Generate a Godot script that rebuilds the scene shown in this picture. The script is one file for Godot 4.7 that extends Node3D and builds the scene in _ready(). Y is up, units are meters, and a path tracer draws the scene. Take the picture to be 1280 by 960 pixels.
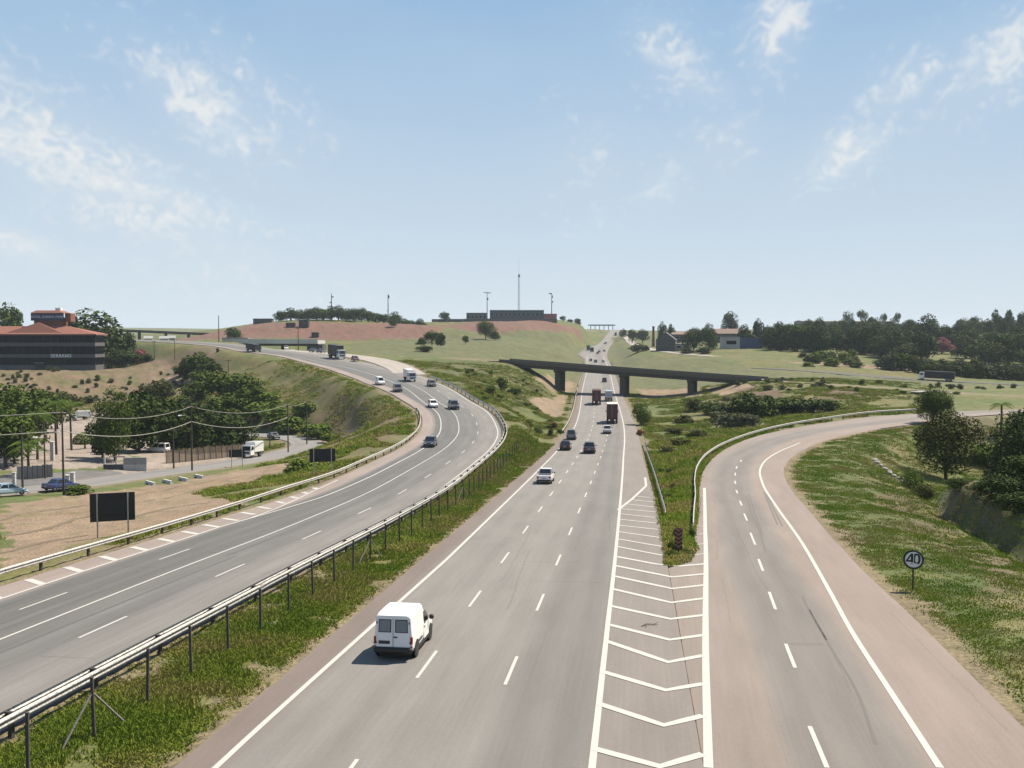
extends Node3D
# A motorway junction on rolling ground, seen from a footbridge. Positions are metres: x to the right, "ahead" is -z, the eye is 20 m up.
const EYE := 20.0
const TONE := 0.84        # scales the base colours below to their reflectance
var rng := RandomNumberGenerator.new()
var used := {}
var M := {}

# ------------------------------------------------------------------ naming and tagging
func numbered(called: String) -> String:
	if not used.has(called):
		used[called] = 0
		return called
	used[called] += 1
	return "%s_%03d" % [called, used[called]]

func tag(o: Node, label := "", category := "", group := "", kind := "") -> Node:
	if label != "": o.set_meta("label", label)
	if category != "": o.set_meta("category", category)
	if group != "": o.set_meta("group", group)
	if kind != "": o.set_meta("kind", kind)
	return o

func thing(called: String, label: String, category: String, at: Vector3, turn := 0.0, group := "") -> Node3D:
	var o := Node3D.new()
	o.name = numbered(called)
	add_child(o)
	o.position = at
	o.rotation.y = turn
	tag(o, label, category, group)
	return o

func part(called: String, mesh: Mesh, mat: Material, parent: Node, xf := Transform3D()) -> MeshInstance3D:
	var o := MeshInstance3D.new()
	var k := str(parent.get_instance_id()) + "/" + called
	if used.has(k):
		used[k] += 1
		o.name = "%s_%03d" % [called, used[k]]
	else:
		used[k] = 0
		o.name = called
	o.mesh = mesh
	o.material_override = mat
	o.transform = xf
	parent.add_child(o, true)
	return o

func structure(called: String, mesh: Mesh, mat: Material) -> MeshInstance3D:
	var o := MeshInstance3D.new()
	o.name = numbered(called)
	o.mesh = mesh
	o.material_override = mat
	add_child(o)
	o.set_meta("kind", "structure")
	return o

func copy(o: Node3D) -> Node3D:
	var c := o.duplicate()
	var base: String = o.get_meta("kindname", String(o.name))
	c.name = numbered(base)
	add_child(c)
	return c

# ------------------------------------------------------------------ mesh building
class MB:
	var v := PackedVector3Array()
	var n := PackedVector3Array()
	var t := PackedVector2Array()
	var c := PackedColorArray()
	var ix := PackedInt32Array()
	var col := Color(1, 1, 1)

	func vert(p: Vector3, nn: Vector3, uv := Vector2.ZERO) -> int:
		v.append(p); n.append(nn); t.append(uv); c.append(col)
		return v.size() - 1

	func tri(a: Vector3, b: Vector3, d: Vector3):          # counter-clockwise seen from outside
		var nn := (b - a).cross(d - a).normalized()
		var i := v.size()
		vert(a, nn, Vector2(0, 0)); vert(b, nn, Vector2(1, 0)); vert(d, nn, Vector2(0, 1))
		ix.append_array(PackedInt32Array([i, i + 2, i + 1]))

	func quad(a: Vector3, b: Vector3, d: Vector3, e: Vector3):
		var nn := (d - a).cross(e - b).normalized()
		var i := v.size()
		var w := a.distance_to(b)
		var hh := a.distance_to(e)
		vert(a, nn, Vector2(0, 0)); vert(b, nn, Vector2(w, 0)); vert(d, nn, Vector2(w, hh)); vert(e, nn, Vector2(0, hh))
		ix.append_array(PackedInt32Array([i, i + 2, i + 1, i, i + 3, i + 2]))

	func hexa(p: Array):      # p[0..3] bottom, counter-clockwise seen from above; p[4..7] the top above them
		quad(p[4], p[5], p[6], p[7])
		quad(p[3], p[2], p[1], p[0])
		for k in 4:
			var j := (k + 1) % 4
			quad(p[k], p[j], p[j + 4], p[k + 4])

	func box(ctr: Vector3, s: Vector3, b := Basis()):
		var q := s * 0.5
		var p := []
		for y in [-q.y, q.y]:
			p.append(ctr + b * Vector3(-q.x, y, q.z)); p.append(ctr + b * Vector3(q.x, y, q.z))
			p.append(ctr + b * Vector3(q.x, y, -q.z)); p.append(ctr + b * Vector3(-q.x, y, -q.z))
		hexa(p)

	func cbox(ctr: Vector3, s: Vector3, ch: float):          # box with chamfered edges
		var q := s * 0.5
		var i := q - Vector3(ch, ch, ch)
		for ax in 3:
			for sg in [-1.0, 1.0]:
				var u := (ax + 1) % 3
				var w := (ax + 2) % 3
				var pts := []
				for k in [[-1, -1], [1, -1], [1, 1], [-1, 1]]:
					var p := Vector3.ZERO
					p[ax] = sg * q[ax]; p[u] = k[0] * i[u]; p[w] = k[1] * i[w]
					pts.append(ctr + p)
				if sg > 0: quad(pts[0], pts[1], pts[2], pts[3])
				else: quad(pts[3], pts[2], pts[1], pts[0])
		for ax in 3:
			var u := (ax + 1) % 3
			var w := (ax + 2) % 3
			for k in [[-1, -1], [1, -1], [1, 1], [-1, 1]]:
				var a := Vector3.ZERO
				a[ax] = -i[ax]; a[u] = k[0] * q[u]; a[w] = k[1] * i[w]
				var b := Vector3.ZERO
				b[ax] = -i[ax]; b[u] = k[0] * i[u]; b[w] = k[1] * q[w]
				var a2 := a; a2[ax] = i[ax]
				var b2 := b; b2[ax] = i[ax]
				if k[0] * k[1] > 0: quad(ctr + a, ctr + b, ctr + b2, ctr + a2)
				else: quad(ctr + b, ctr + a, ctr + a2, ctr + b2)
		for sx in [-1.0, 1.0]:
			for sy in [-1.0, 1.0]:
				for sz in [-1.0, 1.0]:
					var a := ctr + Vector3(sx * q.x, sy * i.y, sz * i.z)
					var b := ctr + Vector3(sx * i.x, sy * q.y, sz * i.z)
					var d := ctr + Vector3(sx * i.x, sy * i.y, sz * q.z)
					if sx * sy * sz > 0: tri(a, b, d)
					else: tri(a, d, b)

	func tube(pts: Array, radii: Array, sides := 8, cap := true):
		var start := v.size()
		var m := pts.size()
		var up := Vector3.UP
		for i in m:
			var d: Vector3 = (pts[mini(i + 1, m - 1)] - pts[maxi(i - 1, 0)]).normalized()
			if absf(d.dot(up)) > 0.95: up = Vector3.RIGHT if absf(d.x) < 0.9 else Vector3.FORWARD
			var sx := d.cross(up).normalized()
			var sy := sx.cross(d).normalized()
			for k in sides:
				var a := TAU * k / sides
				var nn := sx * cos(a) + sy * sin(a)
				vert(pts[i] + nn * radii[i], nn, Vector2(float(k) / sides, i))
		for i in m - 1:
			for k in sides:
				var a := start + i * sides + k
				var b := start + i * sides + (k + 1) % sides
				ix.append_array(PackedInt32Array([a, b, b + sides, a, b + sides, a + sides]))
		if cap:
			for e in [0, m - 1]:
				var d: Vector3 = (pts[0] - pts[1]).normalized() if e == 0 else (pts[m - 1] - pts[m - 2]).normalized()
				var ci := vert(pts[e], d)
				for k in sides: vert(v[start + e * sides + k], d)
				for k in sides:
					var a := ci + 1 + k
					var b := ci + 1 + (k + 1) % sides
					ix.append_array(PackedInt32Array([ci, b, a] if e == 0 else [ci, a, b]))

	func lathe(ctr: Vector3, prof: Array, sides := 12, axis := 1):   # prof: [radius, height along axis]
		var start := v.size()
		for i in prof.size():
			var a0: Array = prof[maxi(i - 1, 0)]
			var a1: Array = prof[mini(i + 1, prof.size() - 1)]
			var sl := Vector2(a1[1] - a0[1], a0[0] - a1[0]).normalized()
			for k in sides:
				var a := TAU * k / sides
				var p := Vector3(cos(a) * prof[i][0], prof[i][1], sin(a) * prof[i][0])
				var nn := Vector3(cos(a) * sl.x, sl.y, sin(a) * sl.x)
				if axis == 0:
					p = Vector3(p.y, p.x, p.z); nn = Vector3(nn.y, nn.x, nn.z)
				elif axis == 2:
					p = Vector3(p.x, p.z, p.y); nn = Vector3(nn.x, nn.z, nn.y)
				vert(ctr + p, nn, Vector2(float(k) / sides, p.y))
		for i in prof.size() - 1:
			for k in sides:
				var a := start + i * sides + k
				var b := start + i * sides + (k + 1) % sides
				ix.append_array(PackedInt32Array([a, b, b + sides, a, b + sides, a + sides] if axis == 1 else [a, b + sides, b, a, a + sides, b + sides]))

	func ribbon(l: Array, r: Array, uv0 := 0.0, uvl := 1.0):     # a strip from a left and a right edge
		var start := v.size()
		var s := uv0
		for i in l.size():
			if i > 0: s += ((l[i] + r[i]) * 0.5).distance_to((l[i - 1] + r[i - 1]) * 0.5)
			vert(l[i], Vector3.UP, Vector2(0, s / uvl)); vert(r[i], Vector3.UP, Vector2(1, s / uvl))
		for i in l.size() - 1:
			var a := start + i * 2
			ix.append_array(PackedInt32Array([a, a + 2, a + 1, a + 1, a + 2, a + 3]))

	func mesh() -> ArrayMesh:
		var arr := []
		arr.resize(Mesh.ARRAY_MAX)
		arr[Mesh.ARRAY_VERTEX] = v; arr[Mesh.ARRAY_NORMAL] = n; arr[Mesh.ARRAY_TEX_UV] = t
		arr[Mesh.ARRAY_COLOR] = c; arr[Mesh.ARRAY_INDEX] = ix
		var m := ArrayMesh.new()
		m.add_surface_from_arrays(Mesh.PRIMITIVE_TRIANGLES, arr)
		return m

# ------------------------------------------------------------------ materials
func lin(r: float, g: float, b: float) -> Color:
	return Color(r * TONE, g * TONE, b * TONE).linear_to_srgb()

func mat(c: Color, rough := 0.8, metal := 0.0) -> StandardMaterial3D:
	var m := StandardMaterial3D.new()
	m.albedo_color = c
	m.roughness = rough
	m.metallic = metal
	return m

func noise(freq: float, octaves := 4, sd := 1) -> FastNoiseLite:
	var f := FastNoiseLite.new()
	f.noise_type = FastNoiseLite.TYPE_SIMPLEX_SMOOTH
	f.seed = sd
	f.frequency = freq
	f.fractal_type = FastNoiseLite.FRACTAL_FBM
	f.fractal_octaves = octaves
	return f

func grain(sd: int, freq: float, lo: float, hi: float, size := 512) -> ImageTexture:      # seamless grey grain, mean near 1
	var f := noise(freq, 5, sd)
	var im := f.get_seamless_image(size, size, false, false, 0.2)
	im.convert(Image.FORMAT_L8)
	var d := im.get_data()
	var o := PackedByteArray()
	o.resize(size * size * 3)
	for i in size * size:
		var x := int(clampf(lerpf(lo, hi, d[i] / 255.0), 0, 1) * 255.0)
		o[i * 3] = x; o[i * 3 + 1] = x; o[i * 3 + 2] = x
	return ImageTexture.create_from_image(Image.create_from_data(size, size, false, Image.FORMAT_RGB8, o))

func grained(c: Color, tex: Texture2D, scale: float, rough := 0.9) -> StandardMaterial3D:
	var m := mat(c, rough)
	m.albedo_texture = tex
	m.uv1_triplanar = true
	m.uv1_world_triplanar = true
	m.uv1_scale = Vector3(scale, scale, scale)
	return m

# ------------------------------------------------------------------ the lie of the land
# smooth curve through [position, value] pairs
func prof(tab: Array, z: float) -> float:
	var m := tab.size()
	if z <= tab[0][0]: return tab[0][1] + slope_at(tab, 0) * (z - tab[0][0])
	if z >= tab[m - 1][0]: return tab[m - 1][1] + slope_at(tab, m - 1) * (z - tab[m - 1][0])
	var i := 0
	while tab[i + 1][0] < z: i += 1
	var hh: float = tab[i + 1][0] - tab[i][0]
	var s: float = (z - tab[i][0]) / hh
	return (2 * s * s * s - 3 * s * s + 1) * tab[i][1] + (s * s * s - 2 * s * s + s) * hh * slope_at(tab, i) + (3 * s * s - 2 * s * s * s) * tab[i + 1][1] + (s * s * s - s * s) * hh * slope_at(tab, i + 1)

func slope_at(tab: Array, i: int) -> float:
	var m := tab.size()
	if i == 0: return (tab[1][1] - tab[0][1]) / (tab[1][0] - tab[0][0])
	if i == m - 1: return (tab[i][1] - tab[i - 1][1]) / (tab[i][0] - tab[i - 1][0])
	var h0: float = tab[i][0] - tab[i - 1][0]
	var h1: float = tab[i + 1][0] - tab[i][0]
	return ((tab[i][1] - tab[i - 1][1]) / h0 * h1 + (tab[i + 1][1] - tab[i][1]) / h1 * h0) / (h0 + h1)

func step_at(tab: Array, z: float) -> float:       # straight lines between [position, value] pairs
	if z <= tab[0][0]: return tab[0][1]
	for i in tab.size() - 1:
		if z <= tab[i + 1][0]: return lerpf(tab[i][1], tab[i + 1][1], (z - tab[i][0]) / (tab[i + 1][0] - tab[i][0]))
	return tab[tab.size() - 1][1]

# a smooth path through points [x, ahead]
func path(pts: Array, step: float) -> Array:
	var m := pts.size()
	var tt := [0.0]
	var q := []
	for p in pts: q.append(Vector2(p[0], p[1]))
	for i in range(1, m): tt.append(tt[i - 1] + q[i].distance_to(q[i - 1]))
	var tg := []
	for i in m:
		if i == 0: tg.append((q[1] - q[0]) / (tt[1] - tt[0]))
		elif i == m - 1: tg.append((q[i] - q[i - 1]) / (tt[i] - tt[i - 1]))
		else:
			var h0: float = tt[i] - tt[i - 1]
			var h1: float = tt[i + 1] - tt[i]
			tg.append(((q[i] - q[i - 1]) / h0 * h1 + (q[i + 1] - q[i]) / h1 * h0) / (h0 + h1))
	var out := []
	for i in m - 1:
		var hh: float = tt[i + 1] - tt[i]
		var k := maxi(1, ceili(hh / maxf(step, 0.008 * q[i].length())))
		for j in k:
			var s := float(j) / k
			out.append(q[i] * (2 * s * s * s - 3 * s * s + 1) + tg[i] * hh * (s * s * s - 2 * s * s + s) + q[i + 1] * (3 * s * s - 2 * s * s * s) + tg[i + 1] * hh * (s * s * s - s * s))
	out.append(q[m - 1])
	return out

const SPOT := [[-38, 70, -15.3], [-32, 85, -15.6], [-48, 92, -16.9], [-42, 110, -18.4], [-70, 85, -16.4], [-60, 60, -14.6], [-45, 40, -13.3], [-40, 10, -12], [-100, 60, -15.6], [-30, 112, -17.2], [-36, 140, -20], [-28, 140, -18.2], [-22, 165, -16.9], [-38, 175, -21.6], [-30, 185, -18.9], [-37.5, 200, -22.9], [-36.5, 213, -22.3], [-30, 206, -18.8], [-25, 206, -16], [-30, 220, -17], [-38, 224, -20.6], [-46, 238, -19], [-58, 262, -16], [-70, 290, -12.5], [-62, 248, -20.3], [-90, 310, -13], [-100, 285, -19.5], [-80, 270, -19], [-70, 160, -21], [-75, 190, -22], [-95, 200, -22.4], [-120, 200, -22.3], [-95, 240, -22.6], [-130, 250, -22.6], [-120, 285, -22.3], [-165, 290, -22], [-90, 155, -20.3], [-130, 150, -20], [-115, 322, -18.5], [-160, 325, -18.5], [-210, 325, -18], [-120, 350, -14.2], [-165, 352, -13.4], [-220, 355, -13], [-150, 375, -12.7], [-200, 380, -12.7], [-120, 378, -11], [-160, 420, -12], [-220, 430, -11], [-135, 400, -6], [-115, 360, -8.8], [-140, 440, -2.5], [-180, 470, -3], [-150, 520, -4], [-250, 520, -6], [-250, 700, -8], [-400, 800, -6], [-12, 32, -12.9], [-8.5, 55, -14], [-4.3, 80, -15.1], [-0.5, 110, -16.6], [3, 140, -17.9], [2, 170, -17.7], [6, 200, -19.2], [4, 220, -18.4], [12, 250, -19.4], [2, 250, -16.8], [15, 275, -19], [10, 290, -17.4], [-6, 250, -13.5], [-10, 275, -11.6], [0, 280, -14], [2, 300, -12], [-16, 300, -9.6], [-22, 318, -8.4], [-38, 322, -7.6], [0, 345, -9.2], [14, 350, -12], [22, 378, -14], [-22, 345, -7.2], [24, 420, -13.4], [10, 450, -9], [-50, 450, -4.6], [-100, 500, -2.8], [0, 600, -4.2], [35, 560, -10], [40, 680, -7], [-150, 600, -2], [-60, 760, 0.3], [60, 800, -3.2], [80, 950, -1.5], [70, 1050, 3], [-110, 610, -2], [-110, 650, 7], [-170, 605, -1.5], [-170, 650, 7], [-55, 630, -1.2], [-55, 670, 6.8], [-10, 790, 2.2], [-10, 822, 10.8], [35, 830, 3.2], [35, 858, 11.5], [70, 900, 4.5], [75, 1000, 9], [45, 960, 13.5], [-60, 950, 13], [-100, 800, 11], [-200, 760, 9.5], [60, 1150, 8], [0, 880, 12.3], [-40, 880, 12.2], [-100, 890, 11.5], [-30, 1020, 11], [-60, 1150, 8], [-900, 2300, 14], [-500, 2300, 12], [-1400, 2400, 16], [-300, 2300, 8], [45, 330, -17.6], [52, 300, -18.4], [62, 275, -16.2], [40, 270, -18.9], [36, 230, -19.6], [47, 225, -19.4], [60, 230, -18.4], [28, 190, -19.2], [34, 160, -17.6], [24, 130, -16.6], [19, 100, -15.8], [14.6, 72, -14.5], [45, 190, -18.2], [60, 210, -17.2], [80, 235, -16.6], [75, 255, -14.8], [100, 240, -15.8], [130, 225, -15.4], [110, 205, -14.9], [78, 380, -14.8], [78, 450, -11.2], [70, 520, -10.4], [100, 600, -7], [115, 700, -5.2], [95, 850, -4], [140, 560, -7.2], [135, 430, -11.8], [150, 400, -13.2], [110, 330, -14.2], [135, 300, -15.2], [165, 290, -16.2], [160, 340, -16.3], [190, 355, -17.2], [150, 500, -8.4], [200, 430, -15.5], [210, 520, -10.5], [250, 600, -7.5], [330, 650, -4], [230, 700, -3], [330, 800, 2], [200, 800, 1.5], [260, 900, 4.5], [450, 900, 6.5], [150, 900, 0], [180, 1050, 4], [200, 1250, 5], [250, 380, -16.5], [300, 450, -14], [30, 62, -14.6], [34, 84, -15.3], [38.5, 89, -16.9], [38, 80, -16.2], [37.6, 71, -15.8], [44, 93, -15.3], [45, 84, -14.6], [47, 75, -14.1], [50, 104, -18.8], [56, 94, -16.6], [64, 82, -15.2], [64, 108, -18.8], [58, 128, -19.2], [46, 124, -16.6], [40, 110, -16], [62, 146, -17], [78, 160, -16], [95, 150, -16.5], [90, 120, -17.5], [100, 172, -14.9], [28, 40, -13.2], [40, 30, -12.6], [60, 50, -14.2], [-1500, 2000, -6], [0, 2500, -8], [1500, 2000, -4], [-900, 900, -6], [900, 900, 4], [-500, 300, -14], [500, 250, -15], [-150, 0, -13], [150, 0, -12], [300, 1500, 2], [-300, 1400, 2], [100, 1700, -4], [-22, 332, -7.2], [75, 294.3, -13], [95.43, 282.31, -14.01], [114.98, 266.38, -14.85], [136.42, 250.01, -15.41], [160, 235, -15.6], [-7.19, -20, -10.34], [-3.88, 6.67, -11.53], [-0.54, 33.33, -12.72], [2.8, 60, -13.91], [6.12, 86.67, -15.11], [9.39, 113.33, -16.3], [12.9, 142.5, -17.6], [15.6, 165, -18.45], [18.15, 187, -19.06], [21.13, 215, -19.45], [23.31, 238.25, -19.45], [25.24, 260.66, -19.26], [27.01, 282.67, -18.93], [28.79, 305, -18.5], [31.13, 333.34, -17.97], [33.47, 360, -17.55], [36.07, 389.14, -17.13], [39.27, 425.83, -16.55], [42.34, 462.91, -15.86], [45.3, 500, -15.2], [48.15, 538.46, -14.64], [51.55, 584.62, -14.03], [55.45, 630.02, -13.33], [60.51, 682.52, -12.44], [65.97, 735.31, -11.48], [72.77, 796.49, -10.24], [79.92, 857.86, -9.07], [88.44, 928.58, -8.02], [97.28, 998.68, -6.55], [107.5, 1076, -4], [119.24, 1160, 1.01], [132, 1250, 6], [144.88, 1345, 8.46], [159.29, 1451.31, 7.19], [174.55, 1560.87, 1.92], [-29, -20, -10.34], [-24.3, 6.65, -11.53], [-19.88, 35, -12.79], [-15.74, 62.8, -14.05], [-11.92, 89.5, -15.23], [-8.89, 116.4, -15.91], [-6.39, 143.2, -16.27], [-5.9, 169.5, -16.07], [-8.6, 196, -15.01], [-14.68, 220.19, -13.56], [-21.07, 242.74, -12.05], [-29.5, 264, -10.6], [-40, 285, -9.19], [-52, 304, -7.95], [-65.35, 326.58, -6.56], [-83.46, 349.1, -5.34], [-101, 377, -4.12], [-119, 402.15, -3.22], [-143.84, 427.1, -2.39], [-171.99, 448.31, -1.79], [-204.03, 466.17, -1.49], [-34.5, 290, -8.7], [-44.5, 313, -7.3], [-59, 336, -6.3], [-76, 360, -5.7], [-90, 390, -5.6], [-99.44, 423.26, -5.93], [-106.4, 458.51, -6.29], [-150, 62, -16.2], [-129.94, 74.9, -17.03], [-110, 88, -17.8], [-85.79, 104.53, -18.49], [-65.66, 120.45, -19.34], [-55.5, 148, -20.9], [-50.5, 173, -22.5], [-45.5, 195, -23.3], [-46.5, 219, -23.4], [-60.69, 236.37, -23.76], [-84, 249, -24], [-110, 256, -24], [142, 1215, 4], [128, 1130, 2], [119.79, 1051.9, -0.16], [114.56, 981.33, -2.19], [108.42, 910.88, -3.95], [102.56, 848.29, -5.38], [97.18, 785.67, -6.56], [93.19, 731.79, -7.24], [89.68, 678.26, -7.68], [87.74, 632.73, -8.07], [86.15, 589.02, -8.46], [88.19, 544.09, -9.02], [95, 505, -9.7], [-60, 1010, 9], [0, 1060, 8.2], [50, 1130, 7.8], [98.22, 1203.61, 6.16], [98, 398, -12.8], [118, 378, -13.6], [145, 362, -15.6], [168.99, 348.38, -16.61], [194.27, 334.25, -17.23], [220, 320, -17.6], [-0.38, -20, -10.34], [3.34, 10, -11.68], [6.21, 32.91, -12.7], [8.21, 48.87, -13.42], [13, 69.52, -14.35], [18.59, 97.07, -15.23], [24.75, 121.17, -15.23], [30.19, 134.47, -15.02], [44.28, 155.09, -14.6], [64.52, 173.93, -14.23], [84.74, 184.01, -14.08], [103.7, 190.98, -13.99], [118.31, 196.88, -13.9], [136.57, 204.26, -13.8], [8.1, -20, -10.34], [13.03, 10, -11.68], [16.76, 32.67, -12.69], [19.42, 48.87, -13.42], [22.81, 69.52, -14.35], [27.72, 97.07, -15.23], [33.65, 119.74, -15.24], [43.01, 137.91, -14.96], [55.32, 152.38, -14.65], [73.16, 167.7, -14.34], [91.29, 179.18, -14.15], [116.67, 195.26, -13.89], [134.8, 206.74, -13.7]]
const MAIN_P := [[-7.19, -20], [-4.71, 0], [-2.21, 20], [0.29, 40], [2.8, 60], [5.29, 80], [7.76, 100], [10.2, 120], [13.79, 150], [17.36, 180], [21.13, 215], [24, 246], [27.6, 290], [30, 320], [33.47, 360], [38, 411], [45.3, 500], [52.8, 600], [64.35, 720], [79, 850], [92.35, 960], [107.5, 1076], [119.24, 1160], [132, 1250], [142.85, 1330], [155, 1420], [180, 1600]]
const MAIN_L := [[-20, -8.5], [590, -8.5], [680, -15], [790, -14], [900, -8.5], [1600, -8.5]]
const MAIN_R := [[-20, 6.75], [60, 6.7], [95, 6.65], [140, 6.1], [300, 5.6], [1600, 5.2]]
const MAIN_Y := [[-20, -10.336], [30, -12.571], [80, -14.807], [120, -16.596], [150, -17.900], [180, -18.900], [215, -19.450], [246, -19.400], [290, -18.800], [320, -18.200], [411, -16.800], [500, -15.200], [600, -13.800], [850, -9.200], [1076, -4.000], [1180, 2.200], [1250, 6.000], [1330, 8.300], [1420, 8.000], [1600, 0.000]]
const LEFT_Y := [[-20, -10.336], [30, -12.571], [60, -13.913], [90, -15.254], [110, -15.800], [123, -16.000], [150, -16.300], [176, -15.900], [200, -14.800], [230, -12.900], [270, -10.200], [300, -8.200], [350, -5.300], [375, -4.200], [400, -3.300], [440, -2.000], [600, -1.000]]
const RAMP_Y := [[-20, -10.336], [30, -12.571], [60, -13.913], [75, -14.584], [95, -15.200], [112, -15.300], [130, -15.100], [150, -14.700], [170, -14.300], [200, -13.900], [260, -13.900]]
const LEFT_P := [[-29, -20], [-22.1, 20], [-18.8, 42.5], [-16.8, 56.2], [-14.7, 69.4], [-12.9, 82.5], [-11, 96.5], [-9.6, 109.8], [-8.2, 123], [-6.9, 136.4], [-6, 150], [-5.7, 163], [-6.3, 176], [-8.6, 196], [-12.8, 212.5], [-18.7, 235.5], [-29.5, 264], [-40, 285], [-52, 304], [-69, 332], [-88, 355], [-101, 377], [-124, 408], [-160, 440], [-230, 480]]
const LEFT_L := [[-20, -10.3], [80, -10.4], [100, -9.6], [210, -9.9], [229, -11.5], [252, -13.5], [278, -13.5], [298, -12], [326, -10.8], [480, -9]]
const LEFT_R := [[-20, 4.1], [240, 4.1], [265, 4.2], [290, 4.2], [480, 3.5]]
const OTHER := [["merge", [[-27, 266], [-34.5, 290], [-44.5, 313], [-59, 336], [-76, 360], [-90, 390], [-101, 430], [-110, 480]], [[0, -4], [500, -4]], [[0, 4], [500, 4]], [[266, -10.499], [290, -8.700], [313, -7.300], [336, -6.300], [360, -5.700], [390, -5.600], [430, -6.000], [480, -6.500]]],
	["street", [[-150, 62], [-110, 88], [-80, 109], [-62, 125], [-55.5, 148], [-50.5, 173], [-45.5, 195], [-43.5, 207], [-46.5, 219], [-55, 231], [-67, 241], [-84, 249], [-110, 256]], [[0, -3.6], [500, -3.6]], [[0, 3.6], [500, 3.6]], [[62, -16.200], [88, -17.800], [109, -18.700], [125, -19.600], [148, -20.900], [173, -22.500], [195, -23.300], [207, -23.400], [219, -23.400], [231, -23.600], [241, -23.900], [249, -24.000], [256, -24.000]]],
	["cross", [[-90, 352], [-50, 341], [-25, 333], [0, 324], [20, 316.5], [40, 309], [60, 301], [80, 292], [100, 279], [125, 258], [160, 235]], [[0, -4], [500, -4]], [[0, 4], [500, 4]], [[235, -15.600], [258, -15.200], [279, -14.200], [292, -13.300], [301, -12.200], [309, -11.000], [316.5, -9.700], [324, -8.400], [333, -7.000], [341, -6.300], [352, -5.600]]],
	["branch", [[142, 1215], [128, 1130], [112, 950], [96, 770], [88, 640], [87, 560], [95, 505], [102, 488]], [[0, -3.2], [1500, -3.2]], [[0, 3.2], [1500, 3.2]], [[488, -10.100], [505, -9.700], [560, -8.800], [640, -8.000], [770, -6.800], [950, -3.000], [1130, 2.000], [1215, 4.000]]],
	["ridge", [[-60, 1010], [0, 1060], [50, 1130], [90, 1190], [122, 1245]], [[0, -3.5], [2000, -3.5]], [[0, 3.5], [2000, 3.5]], [[1010, 9.000], [1060, 8.200], [1130, 7.800], [1190, 6.300], [1245, 6.000]]],
	["farright", [[98, 398], [118, 378], [145, 362], [175, 345], [220, 320]], [[0, -2.4], [2000, -2.4]], [[0, 2.4], [2000, 2.4]], [[320, -17.600], [345, -16.800], [362, -15.600], [378, -13.600], [398, -12.800]]],
	["cross_left", [[-22, 332], [-12, 328.5], [-3, 325.2]], [[0, -4], [500, -4]], [[0, 4], [500, 4]], [[325.2, -8.200], [328.5, -7.700], [332, -7.200]]],
	["cross_right", [[75, 294.3], [86, 288.5], [100, 279], [125, 258], [160, 235]], [[0, -3], [500, -3]], [[0, 3], [500, 3]], [[235, -15.600], [258, -15.200], [279, -14.200], [288.5, -13.600], [294.3, -13.000]]]]
const RAMP_L := [[-0.38, -20], [0.36, -14], [1.11, -8], [1.85, -2], [2.6, 4], [3.34, 10], [4.06, 15.73], [4.77, 21.46], [5.49, 27.19], [6.21, 32.91], [6.87, 38.23], [7.54, 43.55], [8.21, 48.87], [8.78, 53.49], [9.36, 58.12], [10.97, 60.19], [12.36, 64.67], [13, 69.52], [14.44, 76.04], [15.83, 82.58], [16.76, 87.41], [17.65, 92.24], [18.59, 97.07], [19.83, 103.03], [21.2, 108.96], [22.85, 115.1], [24.75, 121.17], [26.38, 125.67], [28.19, 130.12], [30.19, 134.47], [33.37, 140.48], [36.99, 146.22], [40.5, 150.76], [44.28, 155.09], [48.87, 159.89], [53.65, 164.48], [57.14, 167.8], [60.71, 171.03], [64.52, 173.93], [69.41, 176.7], [74.49, 179.18], [79.56, 181.73], [84.74, 184.01], [88.73, 185.31], [92.75, 186.56], [98.25, 188.71], [103.7, 190.98], [108.57, 192.95], [113.44, 194.92], [118.31, 196.88], [122.87, 198.73], [127.44, 200.57], [132, 202.41], [136.57, 204.26]]
const RAMP_R := [[8.1, -20], [9.09, -14], [10.08, -8], [11.06, -2], [12.05, 4], [13.03, 10], [13.97, 15.67], [14.9, 21.34], [15.83, 27], [16.76, 32.67], [17.66, 38.07], [18.56, 43.46], [19.42, 48.87], [20.07, 53.5], [20.77, 58.12], [21.15, 60.19], [21.99, 64.85], [22.81, 69.52], [24.02, 76.05], [25.23, 82.58], [26.05, 87.41], [26.85, 92.25], [27.72, 97.07], [28.88, 103.04], [30.24, 108.96], [31.79, 114.4], [33.65, 119.74], [34.94, 122.77], [36.36, 125.76], [37.84, 128.72], [40.3, 133.39], [43.01, 137.91], [45.69, 141.66], [48.6, 145.25], [51.87, 148.9], [55.32, 152.38], [58.08, 154.86], [60.94, 157.25], [63.8, 159.64], [68.45, 163.71], [73.16, 167.7], [78.27, 171.74], [83.65, 175.39], [87.45, 177.31], [91.29, 179.18], [96.78, 182.54], [102.17, 186.07], [107, 189.13], [111.84, 192.19], [116.67, 195.26], [121.2, 198.13], [125.74, 201], [130.27, 203.87], [134.8, 206.74]]
const RAMP_LINES := [[0.28, [[5.68, 27.88], [6.44, 31.89], [7.41, 37.02], [9.2, 46.19], [12.09, 60.73], [14.65, 74.01], [17.26, 87.46], [19.32, 98.2]]], [0.22, [[12.38, 27.88], [13.46, 33.92], [15.14, 43.22], [16.87, 51.67], [20.22, 68.46], [23.3, 86.2], [26.21, 102.53], [28.35, 111.88], [31.25, 120.45], [35.22, 128.72], [40.4, 137.47]]]]
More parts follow.
